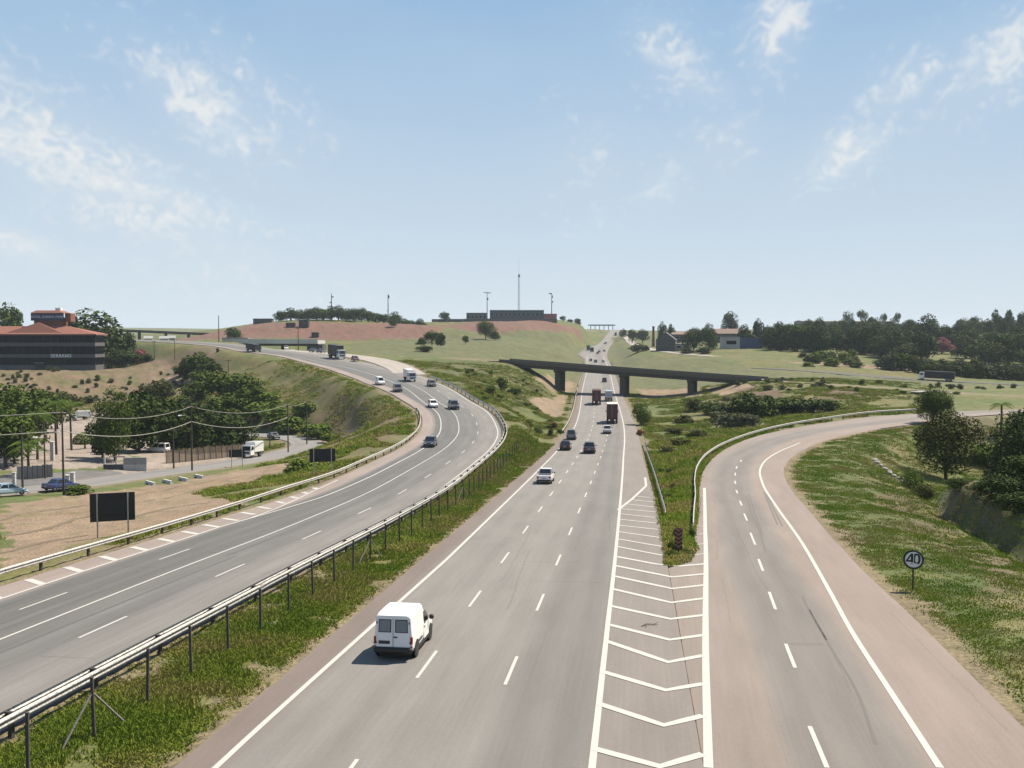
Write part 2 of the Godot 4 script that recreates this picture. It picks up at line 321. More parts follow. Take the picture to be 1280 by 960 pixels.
const RAMP_DASHES := [[[9.64, 31.29], [9.11, 27.88]], [[11.63, 41.23], [11.03, 37.75]], [[13.61, 51.48], [12.88, 47.49]], [[15.43, 61], [14.73, 57.14]], [[17.52, 71.71], [16.57, 66.43]], [[19.4, 81.65], [18.71, 77.67]], [[20.85, 89.51], [20.34, 86.45]], [[22.18, 96.79], [21.77, 94.31]], [[23.57, 103.42], [23.09, 101.06]], [[25, 109.6], [24.5, 107.38]], [[26.39, 114.89], [25.86, 112.87]], [[28.24, 120.45], [27.69, 118.68]]]
const CHEVRONS := [[[2.48, 29.36], [4.29, 27.97], [5.73, 28.91]], [[3.02, 33.49], [4.93, 31.37], [6.38, 32.28]], [[3.5, 37.22], [5.55, 34.98], [7.07, 35.73]], [[4.04, 41.68], [6.2, 38.51], [7.82, 39.47]], [[4.44, 44.51], [6.8, 41.87], [8.46, 42.67]], [[4.88, 48.25], [7.43, 45.56], [9.2, 46.34]], [[5.33, 52.27], [8.02, 48.95], [9.9, 49.95]], [[5.77, 55.72], [8.6, 52.27], [10.54, 53.2]], [[6.17, 58.88], [9.1, 55.38], [11.17, 56.3]], [[6.54, 61.98], [8.77, 59.32], [10.12, 58.67], [11.78, 59.39]]]
const HATCH := [[[6.99, 65.73], [9.61, 62.26]], [[7.38, 68.91], [10.12, 65.57]], [[7.76, 72.2], [10.51, 69.43]], [[8.13, 75.41], [10.95, 73.18]], [[8.51, 78.69], [11.28, 76.47]], [[8.9, 82.01], [11.64, 79.61]], [[9.41, 85.09], [12.17, 83.01]], [[10.35, 88.41], [12.53, 86.17]], [[11.16, 91.5], [13.02, 89.87]], [[11.92, 94.55], [13.13, 93.26]], [[9.15, 84.3], [11.3, 92], [14.19, 103.54], [15.32, 112.5]]]
const SHOULDER := [[[17.75, 92.69], [18.25, 92.69]], [[16.85, 87.97], [17.36, 87.97]], [[16.01, 83.52], [16.49, 83.52]], [[15.17, 78.96], [15.63, 78.96]], [[14.35, 74.8], [14.84, 74.8]], [[13.56, 70.97], [14.16, 71.34]], [[12.54, 66.43], [13.29, 66.93]], [[11.4, 62.27], [12.52, 63]]]
const SKIDS := [[0.1, [[22.23, 92.69], [19.8, 80.29], [18.36, 72.46], [16.55, 63.6]]], [0.1, [[22.72, 93.77], [20.06, 80.29], [18.22, 70.97]]], [0.13, [[24.59, 95.41], [22.99, 87.46], [20.57, 75.6]]], [0.13, [[24.55, 94.31], [22.82, 85.46], [20.72, 74.8]]], [0.1, [[14.54, 47.49], [13.32, 40.36], [12.47, 35.08], [11.22, 29.75]]], [0.1, [[15.08, 50.51], [14.14, 45.41], [13.57, 41.87]]]]
const RAIL_RAMP := [[13.31, 72.46], [14.8, 80.29], [16.73, 90.03], [18.72, 101.06], [20.97, 111.55], [23.76, 121.17], [28.32, 132.38], [35.56, 145.25], [43.17, 155.65], [52.71, 165.75], [64.89, 176.88], [75.07, 182.37]]
const DITCH := [[46.35, 118.07], [44.77, 107.25], [40.3, 91.1], [38.96, 81.66], [37.82, 74.1], [35.19, 64.92]]

var road := {}          # name -> {c: centre points, t: tangents, y: height table}
func add_road(called: String, pts: Array, l: Array, r: Array, ytab: Array, step := 2.0):
	var c := path(pts, step)
	var tg := []
	for i in c.size(): tg.append((c[mini(i + 1, c.size() - 1)] - c[maxi(i - 1, 0)]).normalized())
	road[called] = {c = c, t = tg, y = ytab, l = l, r = r}

func on_road(called: String, i: int, off: float, lift := 0.0) -> Vector3:
	var rd: Dictionary = road[called]
	var p: Vector2 = rd.c[i] + Vector2(rd.t[i].y, -rd.t[i].x) * off
	return Vector3(p.x, EYE + prof(rd.y, rd.c[i].y if rd.has("level") else p.y) + lift, -p.y)

# the ground sheet: a fan of rows round a point behind the eye, finer near than far
const FAN_Z := -25.0
const COLS := 641
const ROWS := 585
const A0 := -0.86
const A1 := 0.86
const R0 := 32.0
const RK := 0.0084
var gy := PackedFloat32Array()
var groad := PackedFloat32Array()

func fan_point(i: int, j: int) -> Vector2:
	var r := R0 * exp(RK * i)
	var a := lerpf(A0, A1, float(j) / (COLS - 1))
	return Vector2(sin(a) * r, FAN_Z + cos(a) * r)

func ground(x: float, z: float) -> float:
	var q := Vector2(x, z - FAN_Z)
	var fi := clampf(log(q.length() / R0) / RK, 0, ROWS - 1.001)
	var fj := clampf((atan2(q.x, q.y) - A0) / (A1 - A0) * (COLS - 1), 0, COLS - 1.001)
	var i := int(fi)
	var j := int(fj)
	var a := fi - i
	var b := fj - j
	var k := i * COLS + j
	return lerpf(lerpf(gy[k], gy[k + 1], b), lerpf(gy[k + COLS], gy[k + COLS + 1], b), a)

func off_road(x: float, z: float) -> float:      # metres to the nearest paving
	var q := Vector2(x, z - FAN_Z)
	var i := clampi(roundi(log(q.length() / R0) / RK), 0, ROWS - 1)
	var j := clampi(roundi((atan2(q.x, q.y) - A0) / (A1 - A0) * (COLS - 1)), 0, COLS - 1)
	return groad[i * COLS + j]

func at(x: float, z: float, lift := 0.0) -> Vector3:
	return Vector3(x, ground(x, z) + lift, -z)

func road_mark(x: float, z: float, y: float, rad: float, bl := 9.0):   # flatten the ground round a point of paving
	var q := Vector2(x, z - FAN_Z)
	var r := q.length()
	var a := atan2(q.x, q.y)
	if r < R0 or absf(a) > 0.9: return
	var i0 := maxi(0, floori(log(maxf(r - rad, R0) / R0) / RK))
	var i1 := mini(ROWS - 1, ceili(log((r + rad) / R0) / RK))
	var da := rad / r
	var j0 := maxi(0, floori((a - da - A0) / (A1 - A0) * (COLS - 1)))
	var j1 := mini(COLS - 1, ceili((a + da - A0) / (A1 - A0) * (COLS - 1)))
	for i in range(i0, i1 + 1):
		for j in range(j0, j1 + 1):
			var p: Vector2 = gpt[i * COLS + j]
			var dx := p.x - x
			var dz := p.y - z
			var d := dx * dx + dz * dz
			var k := i * COLS + j
			if d < groad[k]:
				groad[k] = d
				ghr[k] = y
				gbl[k] = bl
var gpt := PackedVector2Array()
var ghr := PackedFloat32Array()
var gbl := PackedFloat32Array()

func shape_ground():
	# thin-plate surface through surveyed spot heights
	var sp := []
	for c in SPOT: sp.append(Vector3(c[0] / 100.0, c[1] / 100.0, c[2]))
	var m := sp.size()
	var w := m + 3
	var A := []
	for i in w:
		var row := PackedFloat64Array()
		row.resize(w + 1)
		A.append(row)
	for i in m:
		for j in m:
			var dx: float = sp[i].x - sp[j].x
			var dz: float = sp[i].y - sp[j].y
			var r2 := dx * dx + dz * dz
			A[i][j] = 0.5 * r2 * log(r2) if r2 > 0.0 else 0.0002
		A[i][m] = 1.0; A[i][m + 1] = sp[i].x; A[i][m + 2] = sp[i].y
		A[m][i] = 1.0; A[m + 1][i] = sp[i].x; A[m + 2][i] = sp[i].y
		A[i][w] = sp[i].z
	for k in w:
		var piv := k
		for i in range(k + 1, w):
			if absf(A[i][k]) > absf(A[piv][k]): piv = i
		var tmp: PackedFloat64Array = A[k]
		A[k] = A[piv]
		A[piv] = tmp
		var rk: PackedFloat64Array = A[k]
		for i in range(k + 1, w):
			var ri: PackedFloat64Array = A[i]
			var f := ri[k] / rk[k]
			if f == 0.0: continue
			for j in range(k, w + 1): ri[j] -= f * rk[j]
			A[i] = ri
	var wt := PackedFloat64Array()
	wt.resize(w)
	for k in range(w - 1, -1, -1):
		var s: float = A[k][w]
		for j in range(k + 1, w): s -= A[k][j] * wt[j]
		wt[k] = s / A[k][k]
	# evaluate on every 4th row and column, then blend
	var st := 4
	var cr := (ROWS - 1) / st + 1
	var cc := (COLS - 1) / st + 1
	var coarse := PackedFloat32Array()
	coarse.resize(cr * cc)
	var px := PackedFloat64Array()
	var pz := PackedFloat64Array()
	for q in sp:
		px.append(q.x); pz.append(q.y)
	for i in cr:
		for j in cc:
			var p := fan_point(i * st, j * st) / 100.0
			var s := wt[m] + wt[m + 1] * p.x + wt[m + 2] * p.y
			for k in m:
				var dx := p.x - px[k]
				var dz := p.y - pz[k]
				var r2 := dx * dx + dz * dz + 1e-12
				s += wt[k] * 0.5 * r2 * log(r2)
			coarse[i * cc + j] = s
	gy.resize(ROWS * COLS); groad.resize(ROWS * COLS); ghr.resize(ROWS * COLS); gbl.resize(ROWS * COLS); gpt.resize(ROWS * COLS)
	groad.fill(1e9)
	for i in ROWS:
		for j in COLS: gpt[i * COLS + j] = fan_point(i, j)
	for called in road:
		var rd: Dictionary = road[called]
		if rd.has("bridge"): continue
		for i in rd.c.size():
			var z: float = rd.c[i].y
			var dist: float = rd.c[i].length()
			var l := step_at(rd.l, z)
			var r := step_at(rd.r, z)
			var n_ := 9
			for k in n_:
				var p := on_road(called, i, lerpf(l, r, k / (n_ - 1.0)))
				road_mark(p.x, -p.z, p.y, 11.0 + dist * 0.012, 3.5 if called in ["street", "farright"] else 9.0)
	for i in RAMP_L.size() - 1:
		for s in [0.0, 0.16, 0.33, 0.5, 0.66, 0.83]:
			for k in 10:
				var p := ramp_point(i + s, k / 9.0)
				road_mark(p.x, -p.z, p.y, 12.0)
	var bump := noise(0.11, 3, 5)
	for i in ROWS:
		var a := mini(i / st, cr - 2)
		var fa := (i - a * st) / float(st)
		for j in COLS:
			var b := mini(j / st, cc - 2)
			var fb := (j - b * st) / float(st)
			var k := i * COLS + j
			var y := EYE + lerpf(lerpf(coarse[a * cc + b], coarse[a * cc + b + 1], fb), lerpf(coarse[(a + 1) * cc + b], coarse[(a + 1) * cc + b + 1], fb), fa)
			var d := sqrt(groad[k])
			groad[k] = d
			var p: Vector2 = gpt[k]
			var reach := 1.1 + 0.006 * p.length()
			var e := clampf((d - reach) / maxf(gbl[k], 1.0), 0, 1)
			e = e * e * (3 - 2 * e)
			y += bump.get_noise_2d(p.x, p.y) * 0.35 * e
			if d < 60.0: y = lerpf(ghr[k] - 0.1 - 0.00025 * p.length(), y, e)
			gy[k] = y

	# ease the seams where two graded verges meet
	for pass_ in 7:
		var src := gy.duplicate()
		for i in range(1, ROWS - 1):
			for j in range(1, COLS - 1):
				var k := i * COLS + j
				if groad[k] < 1.7 or groad[k] > 13.0: continue
				gy[k] = src[k] * 0.4 + (src[k - 1] + src[k + 1] + src[k - COLS] + src[k + COLS]) * 0.15
	# the drainage ditch inside the ramp loop and the spoil bank thrown up beside it
	for i in ROWS:
		for j in COLS:
			var k := i * COLS + j
			var p: Vector2 = gpt[k]
			if p.x < 25.0 or p.x > 75.0 or p.y < 45.0 or p.y > 125.0: continue
			var best := 1e9
			var side := 0.0
			for q in DITCH.size() - 1:
				var a := Vector2(DITCH[q][0], DITCH[q][1])
				var b := Vector2(DITCH[q + 1][0], DITCH[q + 1][1])
				var c := Geometry2D.get_closest_point_to_segment(p, a, b)
				var d := c.distance_to(p)
				if d < best:
					best = d
					side = (b - a).cross(p - a)
			var fade := clampf((112.0 - p.y) / 20.0, 0, 1)
			if best < 1.5: gy[k] -= 0.9 * fade * (1.0 - best * best / 2.25)
			if side > 0.0 and best < 9.0:
				var f := clampf(best / 1.9, 0, 1) * clampf((9.0 - best) / 6.0, 0, 1)
				gy[k] += 1.75 * fade * f * f * (3 - 2 * f)

func ramp_point(s: float, f: float) -> Vector3:
	var i := mini(int(s), RAMP_L.size() - 2)
	var a := s - i
	var lx := lerpf(RAMP_L[i][0], RAMP_L[i + 1][0], a)
	var lz := lerpf(RAMP_L[i][1], RAMP_L[i + 1][1], a)
	var rx := lerpf(RAMP_R[i][0], RAMP_R[i + 1][0], a)
	var rz := lerpf(RAMP_R[i][1], RAMP_R[i + 1][1], a)
	var x := lerpf(lx, rx, f)
	var z := lerpf(lz, rz, f)
	return Vector3(x, EYE + prof(RAMP_Y, z), -z)

# ------------------------------------------------------------------ ground cover colours (what grows or lies there)
const COVER := {   # what covers the ground: two tones, how often bare flecks show (-1 often, 1 never), fleck tone
	"earth": [Color(0.265, 0.195, 0.13), Color(0.225, 0.16, 0.10), 0.3, Color(0.15, 0.13, 0.06)],
	"lot": [Color(0.30, 0.25, 0.215), Color(0.27, 0.225, 0.19), 0.9, Color(0.2, 0.17, 0.14)],
	"bank": [Color(0.19, 0.125, 0.08), Color(0.14, 0.115, 0.05), 0.15, Color(0.075, 0.075, 0.025)],
	"slope": [Color(0.085, 0.092, 0.017), Color(0.12, 0.105, 0.026), 0.3, Color(0.15, 0.105, 0.06)],
	"bare": [Color(0.15, 0.10, 0.062), Color(0.125, 0.10, 0.035), 0.2, Color(0.08, 0.08, 0.02)],
	"field": [Color(0.088, 0.104, 0.030), Color(0.112, 0.112, 0.040), 0.42, Color(0.135, 0.12, 0.055)],
	"rough": [Color(0.075, 0.088, 0.016), Color(0.11, 0.105, 0.026), 0.25, Color(0.045, 0.055, 0.012)],
	"rusty": [Color(0.125, 0.075, 0.045), Color(0.11, 0.085, 0.035), 0.25, Color(0.07, 0.05, 0.025)],
	"red": [Color(0.175, 0.078, 0.055), Color(0.15, 0.085, 0.06), 0.25, Color(0.10, 0.06, 0.04)],
	"dry": [Color(0.122, 0.094, 0.048), Color(0.098, 0.090, 0.028), 0.35, Color(0.16, 0.13, 0.08)],
	"lush": [Color(0.066, 0.094, 0.013), Color(0.086, 0.098, 0.018), 0.45, Color(0.12, 0.11, 0.035)],
	"tar": [Color(0.15, 0.147, 0.145), Color(0.135, 0.13, 0.127), 0.9, Color(0.11, 0.105, 0.1)],
}
const REGION := [["earth", [[-30.24, 57.52], [-55.53, 105.96], [-55.84, 117.61], [-50.6, 126.19], [-47.09, 140.44], [-42.25, 152], [-34.3, 153.22], [-30.95, 141.31], [-34.12, 122.68], [-35.95, 109.82], [-24.85, 89.26], [-25.06, 82.69], [-27.18, 75.35], [-29.21, 65.92]]],
	["slope", [[-24, 112], [-19, 140], [-17.5, 165], [-21, 200], [-28, 222], [-40, 250], [-52, 272], [-80, 318], [-104, 352], [-140, 400], [-150, 385], [-112, 345], [-85, 300], [-62, 256], [-50, 230], [-38, 208], [-38, 175], [-32, 140]]],
	["bare", [[-48.82, 241.48], [-41.03, 239.87], [-21.63, 189.5], [-18.22, 159.5], [-20.24, 145.82], [-24.65, 150.94], [-41.69, 217.35]]],
	["bare", [[-40.99, 204.87], [-38.68, 220.44], [-25.24, 154.56], [-24.47, 139.32], [-30.98, 154.79]]],
	["lot", [[-66, 155], [-72, 200], [-84, 235], [-100, 262], [-98, 285], [-150, 290], [-170, 250], [-160, 190], [-110, 150], [-85, 145]]],
	["tar", [[-54, 160], [-62, 157], [-68, 150], [-75, 140], [-68, 128], [-58, 132]]],
	["lot", [[-51, 158], [-47, 172], [-44, 186], [-52, 196], [-60, 205], [-72, 205], [-66, 160], [-60, 152]]],
	["lot", [[-158, 364], [-130, 362], [-122, 372], [-132, 384], [-158, 384]]],
	["bank", [[-158, 356], [-112, 352], [-100, 360], [-118, 385], [-150, 392], [-190, 392], [-230, 385], [-230, 356]]],
	["bank", [[-95, 290], [-175, 292], [-260, 300], [-260, 362], [-170, 356], [-120, 352], [-112, 335], [-100, 312]]],
	["earth", [[-130.65, 356.82], [-92.33, 315.19], [-85.58, 296.15], [-114.32, 319.04]]],
	["red", [[-220, 600], [-100, 606], [-45, 628], [-52, 720], [-12, 788], [36, 828], [66, 880], [62, 915], [20, 885], [-20, 850], [-75, 800], [-80, 690], [-100, 662], [-220, 662]]],
	["field", [[-50, 345], [-20, 338], [14, 346], [26, 380], [33, 420], [40, 500], [47, 600], [66, 790], [60, 820], [30, 822], [-14, 782], [-50, 624], [-90, 600], [-84, 520], [-70, 430]]],
	["rough", [[-4, 175], [-4, 200], [-9, 225], [-20, 248], [-33, 275], [-45, 300], [-30, 318], [-8, 320], [6, 312], [14, 290], [4, 262], [2, 235], [4, 205], [2, 175]]],
	["earth", [[3.2, 261.76], [18.3, 312.19], [13.85, 257.57], [10.65, 233.21], [7.44, 240.34]]],
	["earth", [[5.43, 303.09], [24.3, 382.82], [20.24, 327.04], [12.23, 300.52]]],
	["earth", [[49.48, 387.24], [69.5, 368.14], [55.95, 286.24], [40.25, 308.89]]],
	["earth", [[61.28, 313.63], [69.73, 280.84], [58.57, 271.37], [58.28, 286.26]]],
	["rusty", [[54.43, 267.24], [65.41, 281.88], [72.64, 274.52], [71, 252.69], [64.57, 243.84], [56.5, 247.62]]],
	["rusty", [[80.35, 259.68], [95.68, 270.16], [90.16, 248.77], [77.83, 245]]],
	["earth", [[118, 425], [150, 392], [178, 400], [180, 420], [150, 440]]],
	["field", [[44, 330], [70, 305], [104, 300], [160, 300], [190, 320], [170, 340], [110, 372], [98, 400], [90, 470], [72, 520], [70, 600], [78, 700], [88, 850], [100, 1000], [84, 870], [66, 690], [58, 590], [50, 480], [44, 400]]],
	["dry", [[37.37, 110.15], [46.99, 122.3], [39.36, 91.52], [35.03, 71.12], [30.7, 58.38], [24.59, 46.66], [25.99, 56.47], [28.97, 75.19]]],
	["lush", [[33.36, 113.39], [53.5, 145.68], [55.46, 141.49], [43.2, 120.12], [35.7, 96.92], [29.29, 66.09], [22.3, 42.27], [17.68, 33.4], [19.26, 41.71], [23.06, 63.86]]],
	["dry", [[41.06, 93.73], [60.8, 124.87], [62.83, 119.95], [41.48, 79.05], [39.27, 83.31]]],
	["dry", [[60.21, 164.06], [86.72, 174.38], [77.12, 154.88], [69.67, 153.8], [59.57, 148.98]]],
	["lush", [[-14, 20], [-9, 60], [-4, 90], [2, 130], [0, 140], [-4, 125], [-8, 90], [-13, 60], [-17, 20]]]]

func on_island(x: float, z: float) -> bool:      # the grass between the main road and the exit ramp
	if z < 56.0 or z > 150.0: return false
	var mx := main_x(z)
	return x > mx + 6.2 and x < prof_x_left(z) + 0.5

func build_ground():
	var soft := noise(0.02, 4, 11)
	var fine := noise(0.16, 4, 12)
	var mid := noise(0.055, 4, 13)
	var tiny := noise(0.55, 3, 14)
	var boxes := []
	for rg in REGION:
		var lo := Vector2(1e9, 1e9)
		var hi := Vector2(-1e9, -1e9)
		var pl := PackedVector2Array()
		for q in rg[1]:
			var vq := Vector2(q[0], q[1])
			pl.append(vq)
			lo = lo.min(vq); hi = hi.max(vq)
		boxes.append([lo - Vector2(3, 3), hi + Vector2(3, 3), pl, COVER[rg[0]]])
	var v := PackedVector3Array()
	var nn := PackedVector3Array()
	var uv := PackedVector2Array()
	var c := PackedColorArray()
	v.resize(ROWS * COLS); nn.resize(ROWS * COLS); uv.resize(ROWS * COLS); c.resize(ROWS * COLS)
	var lush := Color(0.078, 0.112, 0.018)
	var dry := Color(0.128, 0.122, 0.030)
	var straw := Color(0.150, 0.125, 0.055)
	var verge := Color(0.20, 0.155, 0.095)
	for i in ROWS:
		for j in COLS:
			var k := i * COLS + j
			var p: Vector2 = gpt[k]
			v[k] = Vector3(p.x, gy[k], -p.y)
			uv[k] = p / 9.0
			var s := soft.get_noise_2d(p.x, p.y)
			var f := fine.get_noise_2d(p.x, p.y)
			var md := mid.get_noise_2d(p.x, p.y)
			var col := lush.lerp(dry, clampf(0.5 + s * 1.1 + md * 0.6, 0, 1)).lerp(straw, clampf(md * 0.9 + f * 0.9 - 0.05, 0, 0.75))
			var jx := p.x + f * 2.2 + md * 2.5
			var jz := p.y + fine.get_noise_2d(p.x + 91.0, p.y) * 3.0
			for bx in boxes:
				if p.x < bx[0].x or p.y < bx[0].y or p.x > bx[1].x or p.y > bx[1].y: continue
				if Geometry2D.is_point_in_polygon(Vector2(jx, jz), bx[2]):
					var cv: Array = bx[3]
					col = cv[0].lerp(cv[1], clampf(0.5 + md * 1.3 + f * 0.6, 0, 1))
					if f > cv[2]: col = col.lerp(cv[3], clampf((f - cv[2]) * 5.0, 0, 0.8))
			var d := groad[k]
			if d < 2.6 and p.length() < 420.0 and not on_island(p.x, p.y): col = col.lerp(verge, clampf(1.0 - (d - 0.9 + f * 1.6) / 0.9, 0, 0.85))
			c[k] = col * TONE * (1.0 + f * 0.26 + tiny.get_noise_2d(p.x, p.y) * 0.3)
	for i in ROWS:
		for j in COLS:
			var k := i * COLS + j
			var a: Vector3 = v[mini(i + 1, ROWS - 1) * COLS + j] - v[maxi(i - 1, 0) * COLS + j]
			var b: Vector3 = v[i * COLS + mini(j + 1, COLS - 1)] - v[i * COLS + maxi(j - 1, 0)]
			nn[k] = b.cross(a).normalized()
	var ix := PackedInt32Array()
	ix.resize((ROWS - 1) * (COLS - 1) * 6)
	var q := 0
	for i in ROWS - 1:
		for j in COLS - 1:
			var k := i * COLS + j
			ix[q] = k; ix[q + 1] = k + COLS; ix[q + 2] = k + 1
			ix[q + 3] = k + 1; ix[q + 4] = k + COLS; ix[q + 5] = k + COLS + 1
			q += 6
	var arr := []
	arr.resize(Mesh.ARRAY_MAX)
	arr[Mesh.ARRAY_VERTEX] = v; arr[Mesh.ARRAY_NORMAL] = nn; arr[Mesh.ARRAY_TEX_UV] = uv; arr[Mesh.ARRAY_COLOR] = c; arr[Mesh.ARRAY_INDEX] = ix
	var m := ArrayMesh.new()
	m.add_surface_from_arrays(Mesh.PRIMITIVE_TRIANGLES, arr)
	var gm := mat(Color(1, 1, 1), 1.0)
	gm.vertex_color_use_as_albedo = true
	gm.albedo_texture = grain(3, 0.06, 0.62, 1.12)
	structure("ground", m, gm)

# ------------------------------------------------------------------ roads
# worn asphalt across one road: bands = [from, to, colour] in metres, tracks = [centre, half width, factor]
func asphalt(sd: int, width: float, bands: Array, tracks: Array, wear: float) -> StandardMaterial3D:
	var W := 256
	var H := 1024
	var streak := noise(0.9, 3, sd)
	var blot := noise(0.02, 4, sd + 1)
	var st_im := PackedFloat32Array()
	var cols := []
	var rg := RandomNumberGenerator.new()
	rg.seed = sd
	for x in W:
		var m_ := (x + 0.5) / W * width
		var cc := Color(0, 0, 0)
		for tap in 9:      # bands of paving meet in worn, not knife-sharp, seams
			var mt := clampf(m_ + (tap - 4) * 0.09 + streak.get_noise_1d(x * 0.8 + 40.0) * 0.2, 0.01, width - 0.01)
			for b in bands:
				if mt >= b[0] and mt < b[1]: cc += b[2] / 9.0
		var f := 1.0
		for t_ in tracks: f *= lerpf(1.0, t_[2], exp(-pow((m_ - t_[0]) / t_[1], 2.0)))
		f *= 1.0 + streak.get_noise_1d(x * 0.45) * wear
		cols.append(cc * f * TONE)
	var o := PackedByteArray()
	o.resize(W * H * 3)
	var grit := noise(0.35, 2, sd + 2)
	for y in H:
		for x in W:
			var a := TAU * y / H
			var g := 1.0 + blot.get_noise_3d(x * 1.2, cos(a) * 46.0, sin(a) * 46.0) * 0.16 + streak.get_noise_3d(x * 0.5, cos(a) * 1.6, sin(a) * 1.6) * wear * 1.3 + rg.randf_range(-0.05, 0.05)
			var cc: Color = (cols[x] * g).linear_to_srgb()
			var k := (y * W + x) * 3
			o[k] = int(clampf(cc.r, 0, 1) * 255); o[k + 1] = int(clampf(cc.g, 0, 1) * 255); o[k + 2] = int(clampf(cc.b, 0, 1) * 255)
	var im := Image.create_from_data(W, H, false, Image.FORMAT_RGB8, o)
	# sealed cracks and joints
	for k in 5:
		var x := rg.randf_range(8, W - 8)
		var y := rg.randf_range(0, H)
		var drift := rg.randf_range(-0.04, 0.04)
		var long := int(rg.randf_range(60, 420))
		var dk := rg.randf_range(0.84, 0.94)
		for s in long:
			x += drift + rg.randf_range(-0.16, 0.16)
			var xx := clampi(int(x), 0, W - 1)
			var yy := (int(y) + s) % H
			im.set_pixel(xx, yy, im.get_pixel(xx, yy) * dk)
	for k in 5:
		var y := rg.randi_range(0, H - 1)
		var x0 := rg.randi_range(0, W - 60)
		for s in rg.randi_range(25, 80):
			var xx := mini(x0 + s, W - 1)
			im.set_pixel(xx, y, im.get_pixel(xx, y) * 0.8)
	im.generate_mipmaps()
	var m := mat(Color(1, 1, 1), 0.92)
	m.albedo_texture = ImageTexture.create_from_image(im)
	return m

func paving(called: String, rd_name: String, m: Material, lift: float, across := 6) -> MeshInstance3D:
	var rd: Dictionary = road[rd_name]
	var b := MB.new()
	var s := 0.0
	var cnt: int = rd.c.size()
	for i in cnt:
		if i > 0: s += rd.c[i].distance_to(rd.c[i - 1])
		var l := step_at(rd.l, rd.c[i].y)
		var r := step_at(rd.r, rd.c[i].y)
		var e := on_road(rd_name, i, l, -0.4); b.vert(e, Vector3.UP, Vector2(0, s / 64.0))
		for k in across + 1:
			var f := float(k) / across
			b.vert(on_road(rd_name, i, lerpf(l, r, f), lift), Vector3.UP, Vector2(f, s / 64.0))
		e = on_road(rd_name, i, r, -0.4); b.vert(e, Vector3.UP, Vector2(1, s / 64.0))
	var w := across + 3
	for i in cnt - 1:
		for k in w - 1:
			var a := i * w + k
			b.ix.append_array(PackedInt32Array([a, a + w, a + 1, a + 1, a + w, a + w + 1]))
	return structure(called, b.mesh(), m)

# a painted line along a road at an offset, between two distances ahead
func painted(rd_name: String, off: Array, z0: float, z1: float, width: float, called: String, parent: Node, m: Material, lift := 0.012):
	var rd: Dictionary = road[rd_name]
	var l := []
	var r := []
	for i in rd.c.size():
		var z: float = rd.c[i].y
		if z < z0 or z > z1: continue
		var o := step_at(off, z)
		l.append(on_road(rd_name, i, o - width * 0.5, lift)); r.append(on_road(rd_name, i, o + width * 0.5, lift))
	if l.size() < 2: return
	var b := MB.new()
	b.ribbon(l, r)
	part(called, b.mesh(), m, parent)

func dashes(rd_name: String, off: float, z0: float, z1: float, gap: float, long: float, width: float, parent: Node, m: Material, lift := 0.012):
	var rd: Dictionary = road[rd_name]
	var i := 0
	var z := z0
	while z < z1:
		var l := []
		var r := []
		for k in 4:
			var zz := z + long * k / 3.0
			while i < rd.c.size() - 2 and rd.c[i + 1].y < zz: i += 1
			var f: float = (zz - rd.c[i].y) / (rd.c[i + 1].y - rd.c[i].y)
			l.append(on_road(rd_name, i, off - width * 0.5, lift).lerp(on_road(rd_name, i + 1, off - width * 0.5, lift), f))
			r.append(on_road(rd_name, i, off + width * 0.5, lift).lerp(on_road(rd_name, i + 1, off + width * 0.5, lift), f))
		var b := MB.new()
		b.ribbon(l, r)
		part("lane_dash", b.mesh(), m, parent)
		z += gap

# a painted stripe through ground points on a road height table
func stripe(pts: Array, ytab: Array, width: float, called: String, parent: Node, m: Material, lift := 0.012, smooth := true):
	var c := path(pts, 1.2) if smooth else []
	if not smooth:
		for i in pts.size() - 1:
			var a := Vector2(pts[i][0], pts[i][1])
			var b2 := Vector2(pts[i + 1][0], pts[i + 1][1])
			var k := maxi(1, ceili(a.distance_to(b2) / 1.2))
			for s in k: c.append(a.lerp(b2, float(s) / k))
		c.append(Vector2(pts[-1][0], pts[-1][1]))
	var l := []
	var r := []
	for i in c.size():
		var tg: Vector2 = (c[mini(i + 1, c.size() - 1)] - c[maxi(i - 1, 0)]).normalized()
		var nr := Vector2(tg.y, -tg.x) * width * 0.5
		var a: Vector2 = c[i] - nr
		var d: Vector2 = c[i] + nr
		l.append(Vector3(a.x, EYE + prof(ytab, a.y) + lift, -a.y)); r.append(Vector3(d.x, EYE + prof(ytab, d.y) + lift, -d.y))
	var b := MB.new()
	b.ribbon(l, r)
	return part(called, b.mesh(), m, parent)
func build_roads():
	add_road("main", MAIN_P, MAIN_L, MAIN_R, MAIN_Y, 2.0)
	add_road("left", LEFT_P, LEFT_L, LEFT_R, LEFT_Y, 2.0)
	for o in OTHER: add_road(o[0], o[1], o[2], o[3], o[4], 2.0)
	road["cross"].bridge = true
	for k in ["cross", "cross_left", "cross_right"]: road[k].level = true

